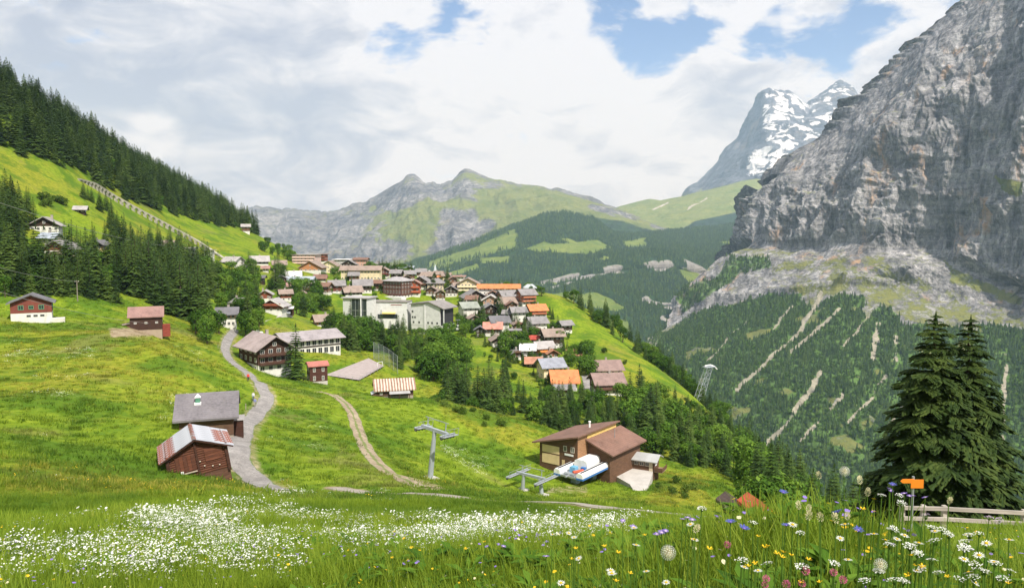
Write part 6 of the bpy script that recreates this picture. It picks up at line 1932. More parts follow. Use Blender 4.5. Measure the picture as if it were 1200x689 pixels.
for k in range(len(Q)):
    a = Q[k]
    MB().box(a[0] - .75, a[0] + .75, a[1] - .9, a[1] + .9, a[2] - deck_h[k] - 2.0, a[2] - .4).build('pier', M_VI, via)
tag(via, 'pale stone funicular viaduct with many small arches climbing the green hill', 'viaduct')

# ------------------------------------------------------------------ inclined lattice tower on the ridge
lt = hit(818, 452, 150)
tw = empty('lattice_tower', (lt[0], lt[1], lt[2] - .5), R(20))
hT = 40 * lt[1] / F; lean = .35
def tpos(sx_, sy_, t_):
    w_ = 2.0 * (1 - t_) + 1.5 * t_
    return (sx_ * w_ + lean * hT * t_, sy_ * w_ * .8, hT * t_)
for sx_ in (-1, 1):
    for sy_ in (-1, 1):
        MB().tube([tpos(sx_, sy_, 0), tpos(sx_, sy_, 1)], .13, 5).build('leg', M_GALV, tw)
for q in range(6):
    t0, t1_ = q / 6, (q + 1) / 6
    for (a, b) in (((-1, -1), (1, -1)), ((1, -1), (1, 1)), ((1, 1), (-1, 1)), ((-1, 1), (-1, -1))):
        MB().tube([tpos(*a, t0), tpos(*b, t1_)], .07, 4).build('brace', M_GALV, tw)
        MB().tube([tpos(*a, t1_), tpos(*b, t1_)], .07, 4).build('strut', M_GALV, tw)
top = tpos(0, 0, 1)
MB().box(top[0] - 3.0, top[0] + 3.6, -1.4, 1.4, top[2], top[2] + .4).build('head_platform', M_GALV, tw)
MB().tube([(top[0] - 2.4, 0, top[2] + .9), (top[0] + 1, 0, top[2] + 1.2), (top[0] + 3.6, 0, top[2] + .2), (top[0] + 5.2, 0, top[2] - 1.4)], .32, 6).build('cable_saddle', M_WHITE, tw)
tag(tw, 'slender leaning steel lattice tower on the edge of the green ridge', 'tower')

# ------------------------------------------------------------------ overhead lines on the left
M_WIRE = plain((.30, .30, .29), .6, 'metal'); M_POLE = plain((.22, .19, .16), .9, 'wood')
def wire(a, b, sag, label, r_=.045):
    a, b = Vector(a), Vector(b)
    pts = [a.lerp(b, t) - Vector((0, 0, sag * 4 * t * (1 - t))) for t in [k / 20 for k in range(21)]]
    o = MB().tube([p - a for p in pts], r_, 5).build('overhead_wire', M_WIRE)
    o.location = a
    tag(o, label, 'wire', 'overhead wires')
pa = hit(215, 303, 150)
def pole(p, h, label):
    o = empty('utility_pole', tuple(p))
    MB().tube([(0, 0, -1), (0, 0, h)], [.17, .12], 8).build('shaft', M_POLE, o)
    MB().box(-.7, .7, -.06, .06, h - .5, h - .38).build('crossarm', M_POLE, o)
    for q in (-.55, .55):
        MB().lathe([(.05, 0), (.08, .1), (.04, .2)], 8, (q, 0, h - .38)).build('insulator', M_WHITE, o)
    tag(o, label, 'pole', 'utility poles')
pole(pa, 7, 'thin wooden utility pole among spruces at the foot of the viaduct')
wire(at(-70, 214, 150), (pa[0], pa[1], pa[2] + 6.6), 3, 'upper overhead wire crossing the left hillside in front of the dark chalets', .06)
pb = hit(91, 353, 120)
pole(pb, 6.5, 'thin wooden utility pole at the meadow edge behind the red-brown house')
wire(at(-60, 296, 120), (pb[0], pb[1], pb[2] + 6.2), 1.0, 'middle overhead wire running over the red-brown house to the meadow pole', .045)
wire(at(-60, 324, 110), (bb_[0] + 2, bb_[1] + .5, bb_[2] + 2.2), 1.2, 'lower overhead wire running past the red-brown house to the brown barn', .04)

# ------------------------------------------------------------------ little roofs below the near brow
for (u_, v_, Y_, lab, rc_) in ((894, 575, 62, 'red roofed hut just peeping over the flowery brow', (.52, .09, .05)), (866, 574, 66, 'dark hut top beside the red roof behind the flowery brow', (.10, .07, .06))):
    q = at(u_, v_, Y_)
    house('brow_hut', 'hut', lab, (q[0], q[1] + 1.5, q[2] - 5.1), 1.2 if rc_[0] > .3 else 1.2, 2.6, 3.2, .4, 'y', 10, roof=rc_, wall=DARK, base=DARK, hb=0, over=.4, rows=1, cols=1, side=1, win=(.6, .6), chimney=False)

# ------------------------------------------------------------------ roadside: rail fence, way sign
fx = [(13.6, 24.9), (14.3, 24.85), (15.0, 24.8), (17.5, 24.4), (20.0, 23.8), (22.5, 23.0)]
M_RAIL = plain((.38, .34, .29), .9, 'wood')
fe = empty('rail_fence', (fx[0][0], fx[0][1], Hs(*fx[0])))
o_ = np.array((fx[0][0], fx[0][1], Hs(*fx[0])))
FP = [np.array((a, b, Hs(a, b))) - o_ for a, b in fx]
ztop = at(1150, 592, 24.9)[2] - o_[2]
for p in FP:
    MB().box(p[0] - .07, p[0] + .07, p[1] - .03, p[1] + .11, p[2] - .5, ztop + .02).build('post', M_RAIL, fe)
for a, b in zip(FP[:-1], FP[1:]):
    for dz_ in (-.05, -.42):
        MB().bar((a[0], a[1] - .09, ztop + dz_), (b[0], b[1] - .09, ztop + dz_), .06, .13).build('rail', M_RAIL, fe)
tag(fe, 'weathered two-rail wooden fence beside the road below the spruces', 'fence')
sg = at(1070, 565, 19.0)
sgz = Hs(sg[0], sg[1])
so = empty('way_sign', (sg[0], sg[1], sgz))
zt = sg[2] - sgz
M_OR = plain((.78, .22, .02), .5, 'paint')
MB().tube([(0, 0, -.5), (0, 0, zt + .16)], .035, 8).build('post', M_STEEL, so)
MB().prism([(-.36, zt + .05), (-.30, zt + .105), (.0, zt + .105), (.0, zt - .005), (-.30, zt - .005)], 'y', -.05, -.035).build('arrow_board', M_OR, so)
MB().box(-.08, .25, -.054, -.036, zt - .14, zt + .09).build('board', M_OR, so)
tag(so, 'orange arrow-shaped hiking sign in front of the big spruces', 'sign')


# ------------------------------------------------------------------ walkers on the road
def person(p, yaw, shirt, legs_, label, pack=None, hh_=1.72):
    o = empty('person', p, yaw)
    s = hh_ / 1.72
    J = [(0, 0, .93), (0, .01, 1.12), (0, 0, 1.38), (0, -.01, 1.50), (0, -.02, 1.60), (0, -.02, 1.70),
         (-.09, 0, .88), (-.10, -.14, .50), (-.10, -.08, .09), (-.10, -.22, .04), (.09, 0, .88), (.10, .10, .49), (.10, .26, .12), (.10, .14, .05),
         (-.19, 0, 1.40), (-.24, .10, 1.14), (-.23, -.02, .92), (-.22, -.06, .84), (.19, 0, 1.40), (.24, -.08, 1.14), (.23, -.20, .94), (.22, -.25, .87)]
    E = [(0, 1), (1, 2), (2, 3), (3, 4), (4, 5), (0, 6), (6, 7), (7, 8), (8, 9), (0, 10), (10, 11), (11, 12), (12, 13), (2, 14), (14, 15), (15, 16), (16, 17), (2, 18), (18, 19), (19, 20), (20, 21)]
    rad = [.15, .15, .17, .06, .10, .075, .10, .07, .05, .04, .10, .07, .05, .04, .075, .05, .04, .035, .075, .05, .04, .035]
    me = bpy.data.meshes.new('body'); me.from_pydata([tuple(c * s for c in j) for j in J], E, []); me.update()
    b = bpy.data.objects.new('body', me); COL.objects.link(b); b.parent = o
    m, t, bs, _ = new_mat('clothed_figure')
    tcn = t.add('ShaderNodeTexCoord'); sp = t.add('ShaderNodeSeparateXYZ'); t.l.new(tcn.outputs['Object'], sp.inputs[0])
    c = t.ramp(t.math('DIVIDE', sp.outputs[2], 1.8), ((0, (.06, .05, .04)), (.06, legs_), (.52, shirt), (.83, (.50, .32, .24)), (.925, (.09, .06, .04))), 'CONSTANT')
    set_in(t, bs.inputs['Base Color'], c); me.materials.append(m)
    md = b.modifiers.new('skin', 'SKIN')
    for sv, r_ in zip(me.skin_vertices[0].data, rad): sv.radius = (r_ * s, r_ * s)
    me.skin_vertices[0].data[0].use_root = True
    b.modifiers.new('sub', 'SUBSURF').levels = 1
    if pack:
        MB().prism([(-.16 * s, 1.02 * s), (.16 * s, 1.02 * s), (.18 * s, 1.2 * s), (.13 * s, 1.45 * s), (-.13 * s, 1.45 * s), (-.18 * s, 1.2 * s)], 'y', .13 * s, .30 * s).build('backpack', plain(pack, .8, 'fabric'), o)
    tag(o, label, 'person')
    return o
for (u_, v_, sh__, lg, lab, pk) in ((291, 447, (.62, .06, .04), (.05, .05, .08), 'person in a red top walking up the grey road', (.15, .05, .04)), (297, 470, (.55, .55, .60), (.12, .13, .2), 'person in pale clothes walking at the road edge', None), (299, 477, (.20, .22, .40), (.3, .28, .24), 'person in a blue top walking just below the pale-clothed walker', (.1, .1, .1))):
    q = hit(u_, v_, 60)
    person((q[0], q[1], q[2] + .1), R(20), sh__, lg, lab, pk)

# stakes along the road's outer edge
M_STK = plain((.30, .25, .20), .9, 'wood')
L_ = ROAD
dd = np.gradient(L_[:, :2], axis=0); dd /= np.linalg.norm(dd, axis=1, keepdims=True)
ordn = ['nearest the log barn', 'second up from the log barn', 'third up from the log barn', 'fourth up from the log barn', 'fifth up from the log barn', 'sixth up from the log barn', 'nearest the orange house']
for k, i in enumerate((48, 60, 72, 84, 98, 112, 126)):
    q = L_[i, :2] + np.array((-dd[i, 1], dd[i, 0])) * 2.2
    o = MB().tube([(0, 0, -.4), (.03, 0, .55), (.02, .02, 1.15)], [.09, .08, .06], 6).build('road_stake', M_STK)
    o.location = (q[0], q[1], Hs(q[0], q[1])); o.rotation_euler = (random.gauss(0, .07), random.gauss(0, .07), 0)
    tag(o, 'weathered wooden stake at the road edge, ' + ordn[k], 'stake', 'stakes along the road')
# ------------------------------------------------------------------ trees one can tell apart
G1 = 'spruces on the left hillside'
grove('spruce', [(0, 328), (60, 330), (110, 338), (150, 362), (120, 354), (60, 349), (0, 349)], 26, 10, 15, 'dark spruce in the wood below the hillside chalets', G1, 7)
grove('spruce', [(128, 345), (160, 350), (200, 372), (235, 384), (243, 372), (230, 340), (180, 320), (140, 322)], 34, 15, 24, 'tall dark spruce in the wood behind the brown barn', G1, 7)
grove('spruce', [(0, 262), (22, 268), (30, 300), (24, 318), (0, 318)], 12, 10, 15, 'spruce at the left picture edge beside the hillside chalets', G1, 7)
grove('broad', [(0, 318), (35, 318), (50, 345), (0, 352)], 8, 6, 9, 'leafy tree at the left edge among hillside spruces', 'leafy trees on the left hillside', 9)
grove('broad', [(88, 318), (130, 312), (140, 350), (110, 352)], 7, 7, 11, 'bright green leafy tree in the gap of the hillside spruces', 'leafy trees on the left hillside', 9)
grove('spruce', [(0, 236), (40, 240), (52, 262), (25, 268), (0, 262)], 10, 8, 13, 'spruce above the highest hillside chalet', G1, 6)
grove('spruce', [(112, 240), (122, 238), (140, 268), (165, 292), (150, 302), (120, 288)], 17, 8, 14, 'spruce in the strip running down beside the viaduct', G1, 6)
grove('spruce', [(70, 290), (100, 285), (125, 300), (110, 315), (75, 312)], 9, 10, 16, 'spruce just right of the red-brown hillside chalet', G1, 7)
grove('bush', [(48, 236), (73, 236), (73, 246), (52, 246)], 5, 3.5, 5.5, 'round dark shrub on the open meadow above the chalets', 'shrubs on the left meadow', 4)
grove('spruce', [(92, 232), (100, 232), (118, 238), (110, 244)], 3, 7, 11, 'single spruce by the lonely hay hut', G1, 5)
grove('spruce', [(165, 290), (235, 312), (240, 330), (200, 318), (160, 305)], 14, 10, 17, 'spruce between the viaduct and the village', G1, 6)
G2 = 'leafy trees at the village edge'
grove('broad', [(240, 322), (300, 322), (300, 345), (270, 352), (245, 345)], 13, 9, 14, 'leafy tree in the belt left of the village', G2, 8)
grove('broad', [(232, 372), (256, 378), (258, 402), (240, 406), (228, 392)], 8, 6, 9, 'bushy green tree beside the road below the orange house', G2, 7)
grove('broad', [(284, 372), (306, 376), (304, 402), (286, 400)], 5, 9, 12, 'round leafy tree between the road and the large chalet', G2, 8)
grove('spruce', [(284, 352), (300, 350), (305, 380), (290, 385)], 5, 12, 18, 'dark spruce beside the car park', 'spruces in the village', 6)
grove('spruce', [(318, 330), (328, 330), (330, 342), (318, 342)], 2, 20, 24, 'broad dark spruce above the red-brown chalets', 'spruces in the village', 5)
grove('spruce', [(280, 322), (300, 318), (300, 335), (285, 338)], 5, 12, 18, 'slim spruce under the upper dark chalet', 'spruces in the village', 5)
grove('broad', [(340, 345), (375, 345), (382, 368), (345, 372)], 10, 10, 14, 'big leafy tree in front of the pinkish red roof', G2, 7)
grove('broad', [(300, 288), (318, 286), (345, 300), (340, 310), (318, 302)], 11, 7, 11, 'leafy tree at the right end of the bright slope', G2, 6)
grove('broad', [(385, 392), (440, 392), (445, 414), (395, 410)], 11, 9, 13, 'leafy tree in the row between school and cable car station', G2, 8)
grove('spruce', [(378, 388), (480, 396), (480, 420), (400, 410)], 14, 12, 18, 'spruce in the row in front of the cable car halls', 'spruces in the village', 7)
grove('broad', [(484, 400), (530, 400), (552, 430), (540, 462), (505, 450), (490, 425)], 16, 9, 14, 'large bright leafy tree on the bank below the cable car station', G2, 9)
grove('spruce', [(440, 400), (490, 410), (500, 440), (470, 440)], 8, 10, 16, 'spruce at the far corner of the sports court', 'spruces in the village', 7)
sp = hit(345, 446, 120)
tree('spruce', sp, 17.5, 'pointed spruce standing in front of the large dark chalet', 'spruces in the village', 1.1)
grove('broad', [(384, 405), (400, 402), (402, 416), (388, 420)], 2, 7, 9, 'light leafy tree in front of the white window front', G2, 6)
# village gardens
grove('spruce', [(430, 313), (482, 312), (486, 320), (432, 318)], 16, 9, 14, 'spruce on the knoll behind the village', 'spruces of the knoll', 4)
grove('broad', [(425, 312), (470, 312), (470, 320), (425, 320)], 7, 7, 10, 'leafy tree on the knoll behind the village', 'leafy trees of the knoll', 5)
grove('spruce', [(505, 330), (530, 328), (530, 342), (508, 342)], 5, 12, 17, 'dark spruce between houses at the far village edge', 'spruces in the village', 5)
grove('spruce', [(543, 360), (590, 362), (594, 385), (545, 385)], 9, 8, 13, 'spruce between the white and half-timbered houses', 'spruces in the village', 6)
grove('broad', [(535, 370), (560, 372), (565, 395), (540, 398)], 7, 6, 9, 'leafy garden tree right of the cable car station', G2, 6)
grove('spruce', [(608, 385), (622, 385), (626, 400), (606, 400)], 3, 11, 15, 'tall dark spruce in the middle of the right village half', 'spruces in the village', 5)
grove('broad', [(585, 400), (612, 405), (618, 425), (590, 420)], 7, 7, 11, 'leafy tree in front of the white-roofed little house', G2, 7)
grove('broad', [(660, 420), (695, 415), (698, 440), (668, 440)], 7, 6, 10, 'dark leafy tree beside the village lane', G2, 6)
grove('broad', [(552, 332), (640, 340), (640, 348), (560, 340)], 6, 5, 8, 'small leafy tree at the back edge of the village', G2, 6)
grove('spruce', [(585, 336), (612, 336), (612, 343), (585, 343)], 5, 8, 12, 'spruce behind the long orange roof', 'spruces in the village', 5)
grove('broad', [(380, 316), (400, 318), (405, 340), (375, 335)], 6, 5, 9, 'leafy tree right of the small green field', G2, 6)
grove('spruce', [(400, 320), (412, 322), (414, 336), (398, 334)], 3, 8, 11, 'small spruce below the long cream hotel', 'spruces in the village', 4)
grove('bush', [(560, 395), (640, 400), (640, 440), (580, 425)], 16, 1.8, 3.6, 'garden bush between the houses of the lower village', 'garden bushes', 5)
grove('bush', [(330, 345), (520, 345), (520, 355), (330, 362)], 10, 1.8, 3.2, 'garden bush in the upper village', 'garden bushes', 8)
# gully below the village
G3 = 'spruces of the gully'
grove_xy('spruce', [(-24, 232), (-2, 226), (2, 262), (-20, 258)], 16, 12, 17, 'tall dark spruce in the gully left behind the lift building', G3, 4)
grove_xy('spruce', [(2, 222), (24, 203), (38, 210), (34, 240), (4, 250)], 17, 8, 12.5, 'dark spruce in the gully right behind the lift building', G3, 4)
grove('broad', [(690, 478), (712, 480), (716, 500), (694, 500)], 4, 6, 9, 'leafy tree beside the lane above the lift building', G2, 6)
grove('broad', [(722, 470), (770, 468), (800, 500), (770, 540), (740, 510)], 12, 8, 13, 'leafy tree behind the lift building', 'leafy trees right of the lift', 9)
grove('spruce', [(735, 480), (760, 475), (772, 510), (755, 520)], 7, 14, 19, 'tall spruce behind the lift building', G3, 7)
grove('spruce', [(640, 470), (690, 478), (690, 495), (650, 490)], 5, 8, 12, 'spruce on the bank under the lower village end', G3, 6)
# right flank, falling to the valley
G4 = 'trees of the right flank'
grove_xy('broad', [(46, 140), (62, 150), (88, 230), (100, 290), (84, 270), (58, 190)], 20, 9, 14, 'leafy tree on the wooded flank right of the lift', G4, 5)
grove_xy('spruce', [(60, 150), (80, 190), (104, 270), (120, 300), (104, 300), (76, 220)], 18, 12, 18, 'spruce on the wooded flank right of the lift', G4, 5)
grove_xy('spruce', [(38, 100), (52, 96), (72, 130), (62, 150), (44, 128)], 11, 13, 18, 'spruce rising behind the flowery brow', G4, 4)
grove_xy('broad', [(30, 92), (46, 84), (60, 108), (44, 118)], 8, 6, 9, 'leafy tree rising behind the flowery brow', G4, 4)
EDGE = sorted(((66, 418, 's'), (70, 410, 's'), (78, 400, 'b'), (55, 440, 's'), (48, 455, 'b'), (40, 470, 's'), (88, 385, 'b'), (93, 372, 's'), (97, 355, 'b'), (60, 430, 'b'), (84, 392, 's'), (74, 405, 'b'), (100, 345, 's'), (35, 480, 'b'), (30, 495, 's'), (45, 462, 's')), key=lambda q: -q[1])
cnt = {'s': 0, 'b': 0}; NTH = ['first', 'second', 'third', 'fourth', 'fifth', 'sixth', 'seventh', 'eighth', 'ninth']
for x_, y_, k_ in EDGE:
    lab = ('spruce' if k_ == 's' else 'leafy tree') + ' along the far edge of the green ridge, ' + NTH[cnt[k_]] + ' from the village'
    cnt[k_] += 1
    tree('spruce' if k_ == 's' else 'broad', (x_ + 6, y_ + 4, Hs(x_ + 6, y_ + 4) - .2), random.uniform(8, 12), lab, G4)
grove('bush', [(690, 400), (760, 430), (830, 490), (800, 500), (700, 430)], 12, 1.6, 3.4, 'dark bush dotted on the sunny green ridge', 'bushes of the ridge', 9)
grove('bush', [(770, 566), (795, 560), (830, 585), (775, 582)], 6, 1.2, 2.4, 'low bush beside the yellow bank right of the apron', 'bushes by the lift', 6)
grove('bush', [(500, 462), (540, 470), (600, 500), (590, 508), (520, 480)], 9, .9, 2.0, 'low scrub on the dry slope left of the lift building', 'bushes by the lift', 8)
# the pair of great spruces on the right
V, Fc = spruce_shape(21, 5.3, 46, 11, 16, 901, .03, True)
C1 = tri_mesh('crown', V, Fc, M_SPRUCE_OLD)
V, Fc = spruce_shape(21, 5.0, 44, 11, 16, 902, .03, True)
C2 = tri_mesh('crown', V, Fc, M_SPRUCE_OLD)
for (u_, vtop, Y_, cm_, lab, fat) in ((1097, 364, 54, C1, 'great dark spruce on the right, left one of the pair by the road', 1.0), (1138, 369, 56, C2, 'great dark spruce on the right, right one of the pair by the road', .95)):
    tpt = at(u_, vtop, Y_); zb = Hs(tpt[0], tpt[1])
    s = (tpt[2] - zb) / 21.2
    o = empty('spruce_tree', (tpt[0], tpt[1], zb), random.uniform(0, 6)); o.scale = (s * fat, s * fat, s)
    c = bpy.data.objects.new('crown', cm_); COL.objects.link(c); c.parent = o
    t_ = bpy.data.objects.new('trunk', trunk_mesh(20.5, .42, 910)); COL.objects.link(t_); t_.parent = o
    tag(o, lab, 'tree')

# close woods between and behind those trees
mass('hillside_wood', [([(118, 325), (150, 345), (235, 382), (240, 350), (185, 305), (145, 300), (122, 306)], 95), ([(0, 322), (60, 325), (120, 334), (135, 354), (60, 346), (0, 342)], 40), ([(0, 238), (24, 245), (28, 300), (0, 310)], 26), ([(165, 288), (250, 312), (262, 345), (235, 350), (180, 310)], 40)], 'close dark spruce wood filling the lower left hillside', smin=.5, smax=1.05)
mass('village_wood', [([(235, 325), (345, 322), (345, 345), (300, 350), (290, 395), (262, 380), (240, 360)], 46), ([(330, 345), (385, 345), (390, 368), (345, 372)], 12), ([(385, 388), (480, 394), (500, 425), (470, 432), (440, 415), (390, 408)], 30), ([(480, 398), (552, 410), (560, 440), (535, 465), (500, 445)], 26), ([(540, 365), (660, 385), (655, 430), (590, 420)], 22), ([(420, 312), (486, 312), (488, 322), (425, 320)], 20)], 'leafy and spruce growth filling the gaps between the village houses', kinds=('spruce', 'broad'), smin=.35, smax=.75)
mass('gully_wood', [([(-26, 236), (10, 224), (26, 206), (60, 200), (74, 240), (30, 262), (-22, 262)], 90)], 'dense dark spruce wood down in the gully behind the lift', kinds=('spruce', 'broad'), smin=.32, smax=.58, world=True)
mass('flank_wood', [([(30, 84), (52, 84), (80, 150), (106, 260), (130, 320), (104, 330), (80, 260), (58, 170), (40, 120)], 110), ([(36, 490), (110, 350), (140, 380), (60, 520)], 70)], 'mixed wood falling away along the right flank to the valley', kinds=('spruce', 'broad'), smin=.45, smax=.85, world=True)

mass('garden_trees', [([(320, 322), (540, 326), (545, 352), (400, 350), (330, 350)], 60), ([(535, 345), (640, 352), (668, 400), (660, 440), (590, 425), (545, 385)], 130), ([(540, 402), (640, 425), (690, 455), (640, 462), (565, 430)], 34), ([(640, 455), (735, 462), (740, 480), (660, 478)], 16)], 'small garden trees and hedges growing between the village houses', kinds=('broad', 'spruce'), smin=.2, smax=.38)

mass('ridge_end_wood', [([(770, 478), (815, 480), (850, 505), (885, 548), (800, 548), (745, 508)], 80)], 'leafy and spruce wood covering the lower right end of the green ridge', kinds=('broad', 'spruce'), smin=.35, smax=.7)
# ------------------------------------------------------------------ meadow growth
def grass_mat(name, k=1.0):
    m, t, b, out = new_mat(name)
    a = t.add('ShaderNodeAttribute', attribute_name='cover', attribute_type='INSTANCER')
    s = t.add('ShaderNodeSeparateColor'); t.l.new(a.outputs['Color'], s.inputs[0])
    g = t.add('ShaderNodeNewGeometry'); oi = t.add('ShaderNodeObjectInfo')
    r = t.math('ADD', t.math('MULTIPLY', oi.outputs['Random'], .6), t.math('MULTIPLY', g.outputs['Random Per Island'], .4))
    green = t.ramp(r, ((.1, (.10 * k, .17 * k, .011 * k)), (.5, (.19 * k, .28 * k, .019 * k)), (.9, (.30 * k, .38 * k, .038 * k))))
    dry = t.ramp(r, ((.1, (.14, .18, .016)), (.5, (.26, .27, .028)), (.9, (.42, .37, .07))))
    c = t.mix(t.smooth(t.math('ADD', s.outputs[0], t.math('MULTIPLY', t.math('SUBTRACT', oi.outputs['Random'], .5), .5)), .2, .95), green, dry)
    lush = t.smooth(t.noise(g.outputs['Position'], .055, 5, .65, .4), .44, .6)
    near_ = t.smooth(t.math('ABSOLUTE', t.add('ShaderNodeSeparateXYZ', ins={0: g.outputs['Position']}).outputs[1]), 12, 45)
    c = t.mix(t.math('MULTIPLY', t.math('MULTIPLY', lush, near_), .7), c, (.055, .13, .012))
    c = t.mix(t.math('MULTIPLY', t.math('MULTIPLY', t.smooth(t.noise(g.outputs['Position'], .035, 5, .7, .5), .55, .66), near_), .55), c, (.21, .20, .06))
    set_in(t, b.inputs['Base Color'], c)
    b.inputs['Roughness'].default_value = .6; b.inputs['Specular IOR Level'].default_value = .18
    tr = t.add('ShaderNodeBsdfTranslucent'); t.l.new(c, tr.inputs[0])
    mx = t.add('ShaderNodeMixShader'); mx.inputs[0].default_value = .52
    t.l.new(b.outputs[0], mx.inputs[1]); t.l.new(tr.outputs[0], mx.inputs[2]); t.l.new(mx.outputs[0], out.inputs[0])
    return m


M_GRASS = grass_mat('meadow_grass')
M_HERB = leaf_mat('herb_leaves', (.030, .080, .008), (.07, .155, .014), (.13, .23, .024), 2.0, .35)


def petal_mat(name, col, var=.15):
    m, t, b, out = new_mat(name)
    g = t.add('ShaderNodeNewGeometry')
    c = t.ramp(g.outputs['Random Per Island'], ((0, tuple(x * (1 - var) for x in col)), (1, tuple(min(1, x * (1 + var)) for x in col))))
    set_in(t, b.inputs['Base Color'], c); b.inputs['Roughness'].default_value = .7
    tr = t.add('ShaderNodeBsdfTranslucent'); t.l.new(c, tr.inputs[0])
    mx = t.add('ShaderNodeMixShader'); mx.inputs[0].default_value = .3
    t.l.new(b.outputs[0], mx.inputs[1]); t.l.new(tr.outputs[0], mx.inputs[2]); t.l.new(mx.outputs[0], out.inputs[0])
    return m


M_PW = petal_mat('white_petals', (.80, .80, .74)); M_PY = petal_mat('yellow_petals', (.80, .52, .02)); M_PP = petal_mat('purple_petals', (.30, .20, .60)); M_PK = petal_mat('pink_petals', (.58, .17, .27)); M_PC = petal_mat('cream_petals', (.72, .66, .42)); M_PB = petal_mat('blue_petals', (.10, .12, .42)); M_PL = petal_mat('pale_lilac_petals', (.66, .52, .66))
M_STEM = petal_mat('flower_stems', (.10, .19, .025), .3)


def blades(n, rad, hmin, hmax, wd, seed, lean=.35, segs=3):
    rd = random.Random(seed); V = []; Fc = []
    for i in range(n):
        a = rd.uniform(0, 6.283); r = rad * math.sqrt(rd.random())
        p = Vector((r * math.cos(a), r * math.sin(a), -.05)); h = rd.uniform(hmin, hmax)
        d = Vector((math.cos(a + rd.gauss(0, .9)), math.sin(a + rd.gauss(0, .9)), 0)); s_ = Vector((-d.y, d.x, 0)) * (wd * rd.uniform(.6, 1.3))
        bend = h * rd.uniform(.1, lean * 2)
        prev = None
        for k in range(segs + 1):
            t_ = k / segs
            q = p + d * (bend * t_ * t_) + Vector((0, 0, h * t_ * (1 - .18 * t_ * bend / h)))
            w_ = s_ * (1 - t_) ** .6 * .5
            if k == segs:
                b0 = len(V); V.append(q); Fc.append((prev, prev + 1, b0)) if prev is not None else None
            else:
                b0 = len(V); V.extend((q - w_, q + w_))
                if prev is not None: Fc.append((prev, prev + 1, b0 + 1)); Fc.append((prev, b0 + 1, b0))
                prev = b0
    return V, Fc


def mk_proto(name, parts):
    """parts: list of (V, triangles, material) joined into one source shape"""
    V = []; Fc = []; mi = []; mats = []
    for v_, f_, m_ in parts:
        b0 = len(V); V += v_; Fc += [tuple(b0 + i for i in f) for f in f_]
        mats.append(m_); mi += [len(mats) - 1] * len(f_)
    me = bpy.data.meshes.new(name); me.from_pydata([tuple(p) for p in V], [], Fc)
    for m_ in mats: me.materials.append(m_)
    me.polygons.foreach_set('material_index', mi); me.update()
    return proto(bpy.data.objects.new(name, me))


def disc(c, r, n, nrm, ragged=0.0, rd=random):
    t1 = nrm.orthogonal().normalized(); t2 = nrm.cross(t1)
    V = [c]; Fc = []
    for k in range(n):
        a = 6.283 * k / n; rr_ = r * (1 - ragged * rd.random())
        V.append(c + (t1 * math.cos(a) + t2 * math.sin(a)) * rr_)
    for k in range(n): Fc.append((0, 1 + k, 1 + (k + 1) % n))
    return V, Fc


def stem_strip(p, q, w_):
    d = Vector((w_ / 2, 0, 0)); e = Vector((0, w_ / 2, 0))
    return [p - d, p + d, q, p - e, p + e, q.copy()], [(0, 1, 2), (3, 4, 5)]


def bloom_cluster(n, rad, hmin, hmax, head, mat, seed, rays=1, stem=.006):
    rd = random.Random(seed); A = ([], []); B = ([], [])
    def put(dst, vf):
        b0 = len(dst[0]); dst[0].extend(vf[0]); dst[1].extend(tuple(b0 + i for i in f) for f in vf[1])
    for i in range(n):
        a = rd.uniform(0, 6.283); r = rad * math.sqrt(rd.random()); h = rd.uniform(hmin, hmax)
        p = Vector((r * math.cos(a), r * math.sin(a), -.05)); q = p + Vector((rd.gauss(0, .04), rd.gauss(0, .04), h))
        put(B, stem_strip(p, q, stem))
        for k in range(rays):
            off = Vector((rd.gauss(0, 1), rd.gauss(0, 1), rd.gauss(0, .25))) * head * (1.2 if rays > 1 else 0)
            nn = Vector((rd.gauss(0, .35), rd.gauss(0, .35) - .15, 1)).normalized()
            put(A, disc(q + off, head * rd.uniform(.7, 1.2) * (.6 if rays > 1 else 1), 6, nn, .3, rd))
    return [(A[0], A[1], mat), (B[0], B[1], M_STEM)]


GN_ = [mk_proto('grass_tuft', [blades(30, .13, .18, .48, .011, 700 + i) + (M_GRASS,)]) for i in range(4)]
GM_ = [mk_proto('grass_tuft', [blades(30, .34, .18, .46, .026, 720 + i, .35, 2) + (M_GRASS,)]) for i in range(4)]
GF_ = [mk_proto('grass_tuft', [blades(26, .75, .2, .5, .09, 740 + i, .4, 2) + (M_GRASS,)]) for i in range(3)]


def herb(n, seed):
    rd = random.Random(seed); V = []; Fc = []
    for i in range(n):
        a = rd.uniform(0, 6.283); L = rd.uniform(.10, .22); w_ = L * rd.uniform(.28, .42); z0 = rd.uniform(0, .22)
        d = Vector((math.cos(a), math.sin(a), 0)); s_ = Vector((-d.y, d.x, 0)); up = rd.uniform(.2, .9)
        o_ = d * rd.uniform(0, .08) + Vector((0, 0, z0))
        b0 = len(V)
        V.extend((o_, o_ + d * L * .45 + s_ * w_ * .5 + Vector((0, 0, L * up * .5)), o_ + d * L + Vector((0, 0, L * up * .55)), o_ + d * L * .45 - s_ * w_ * .5 + Vector((0, 0, L * up * .5)), o_ + d * L * .5 + Vector((0, 0, L * up * .42))))
        Fc.extend(((b0, b0 + 1, b0 + 4), (b0 + 1, b0 + 2, b0 + 4), (b0 + 2, b0 + 3, b0 + 4), (b0 + 3, b0, b0 + 4)))
    return V, Fc


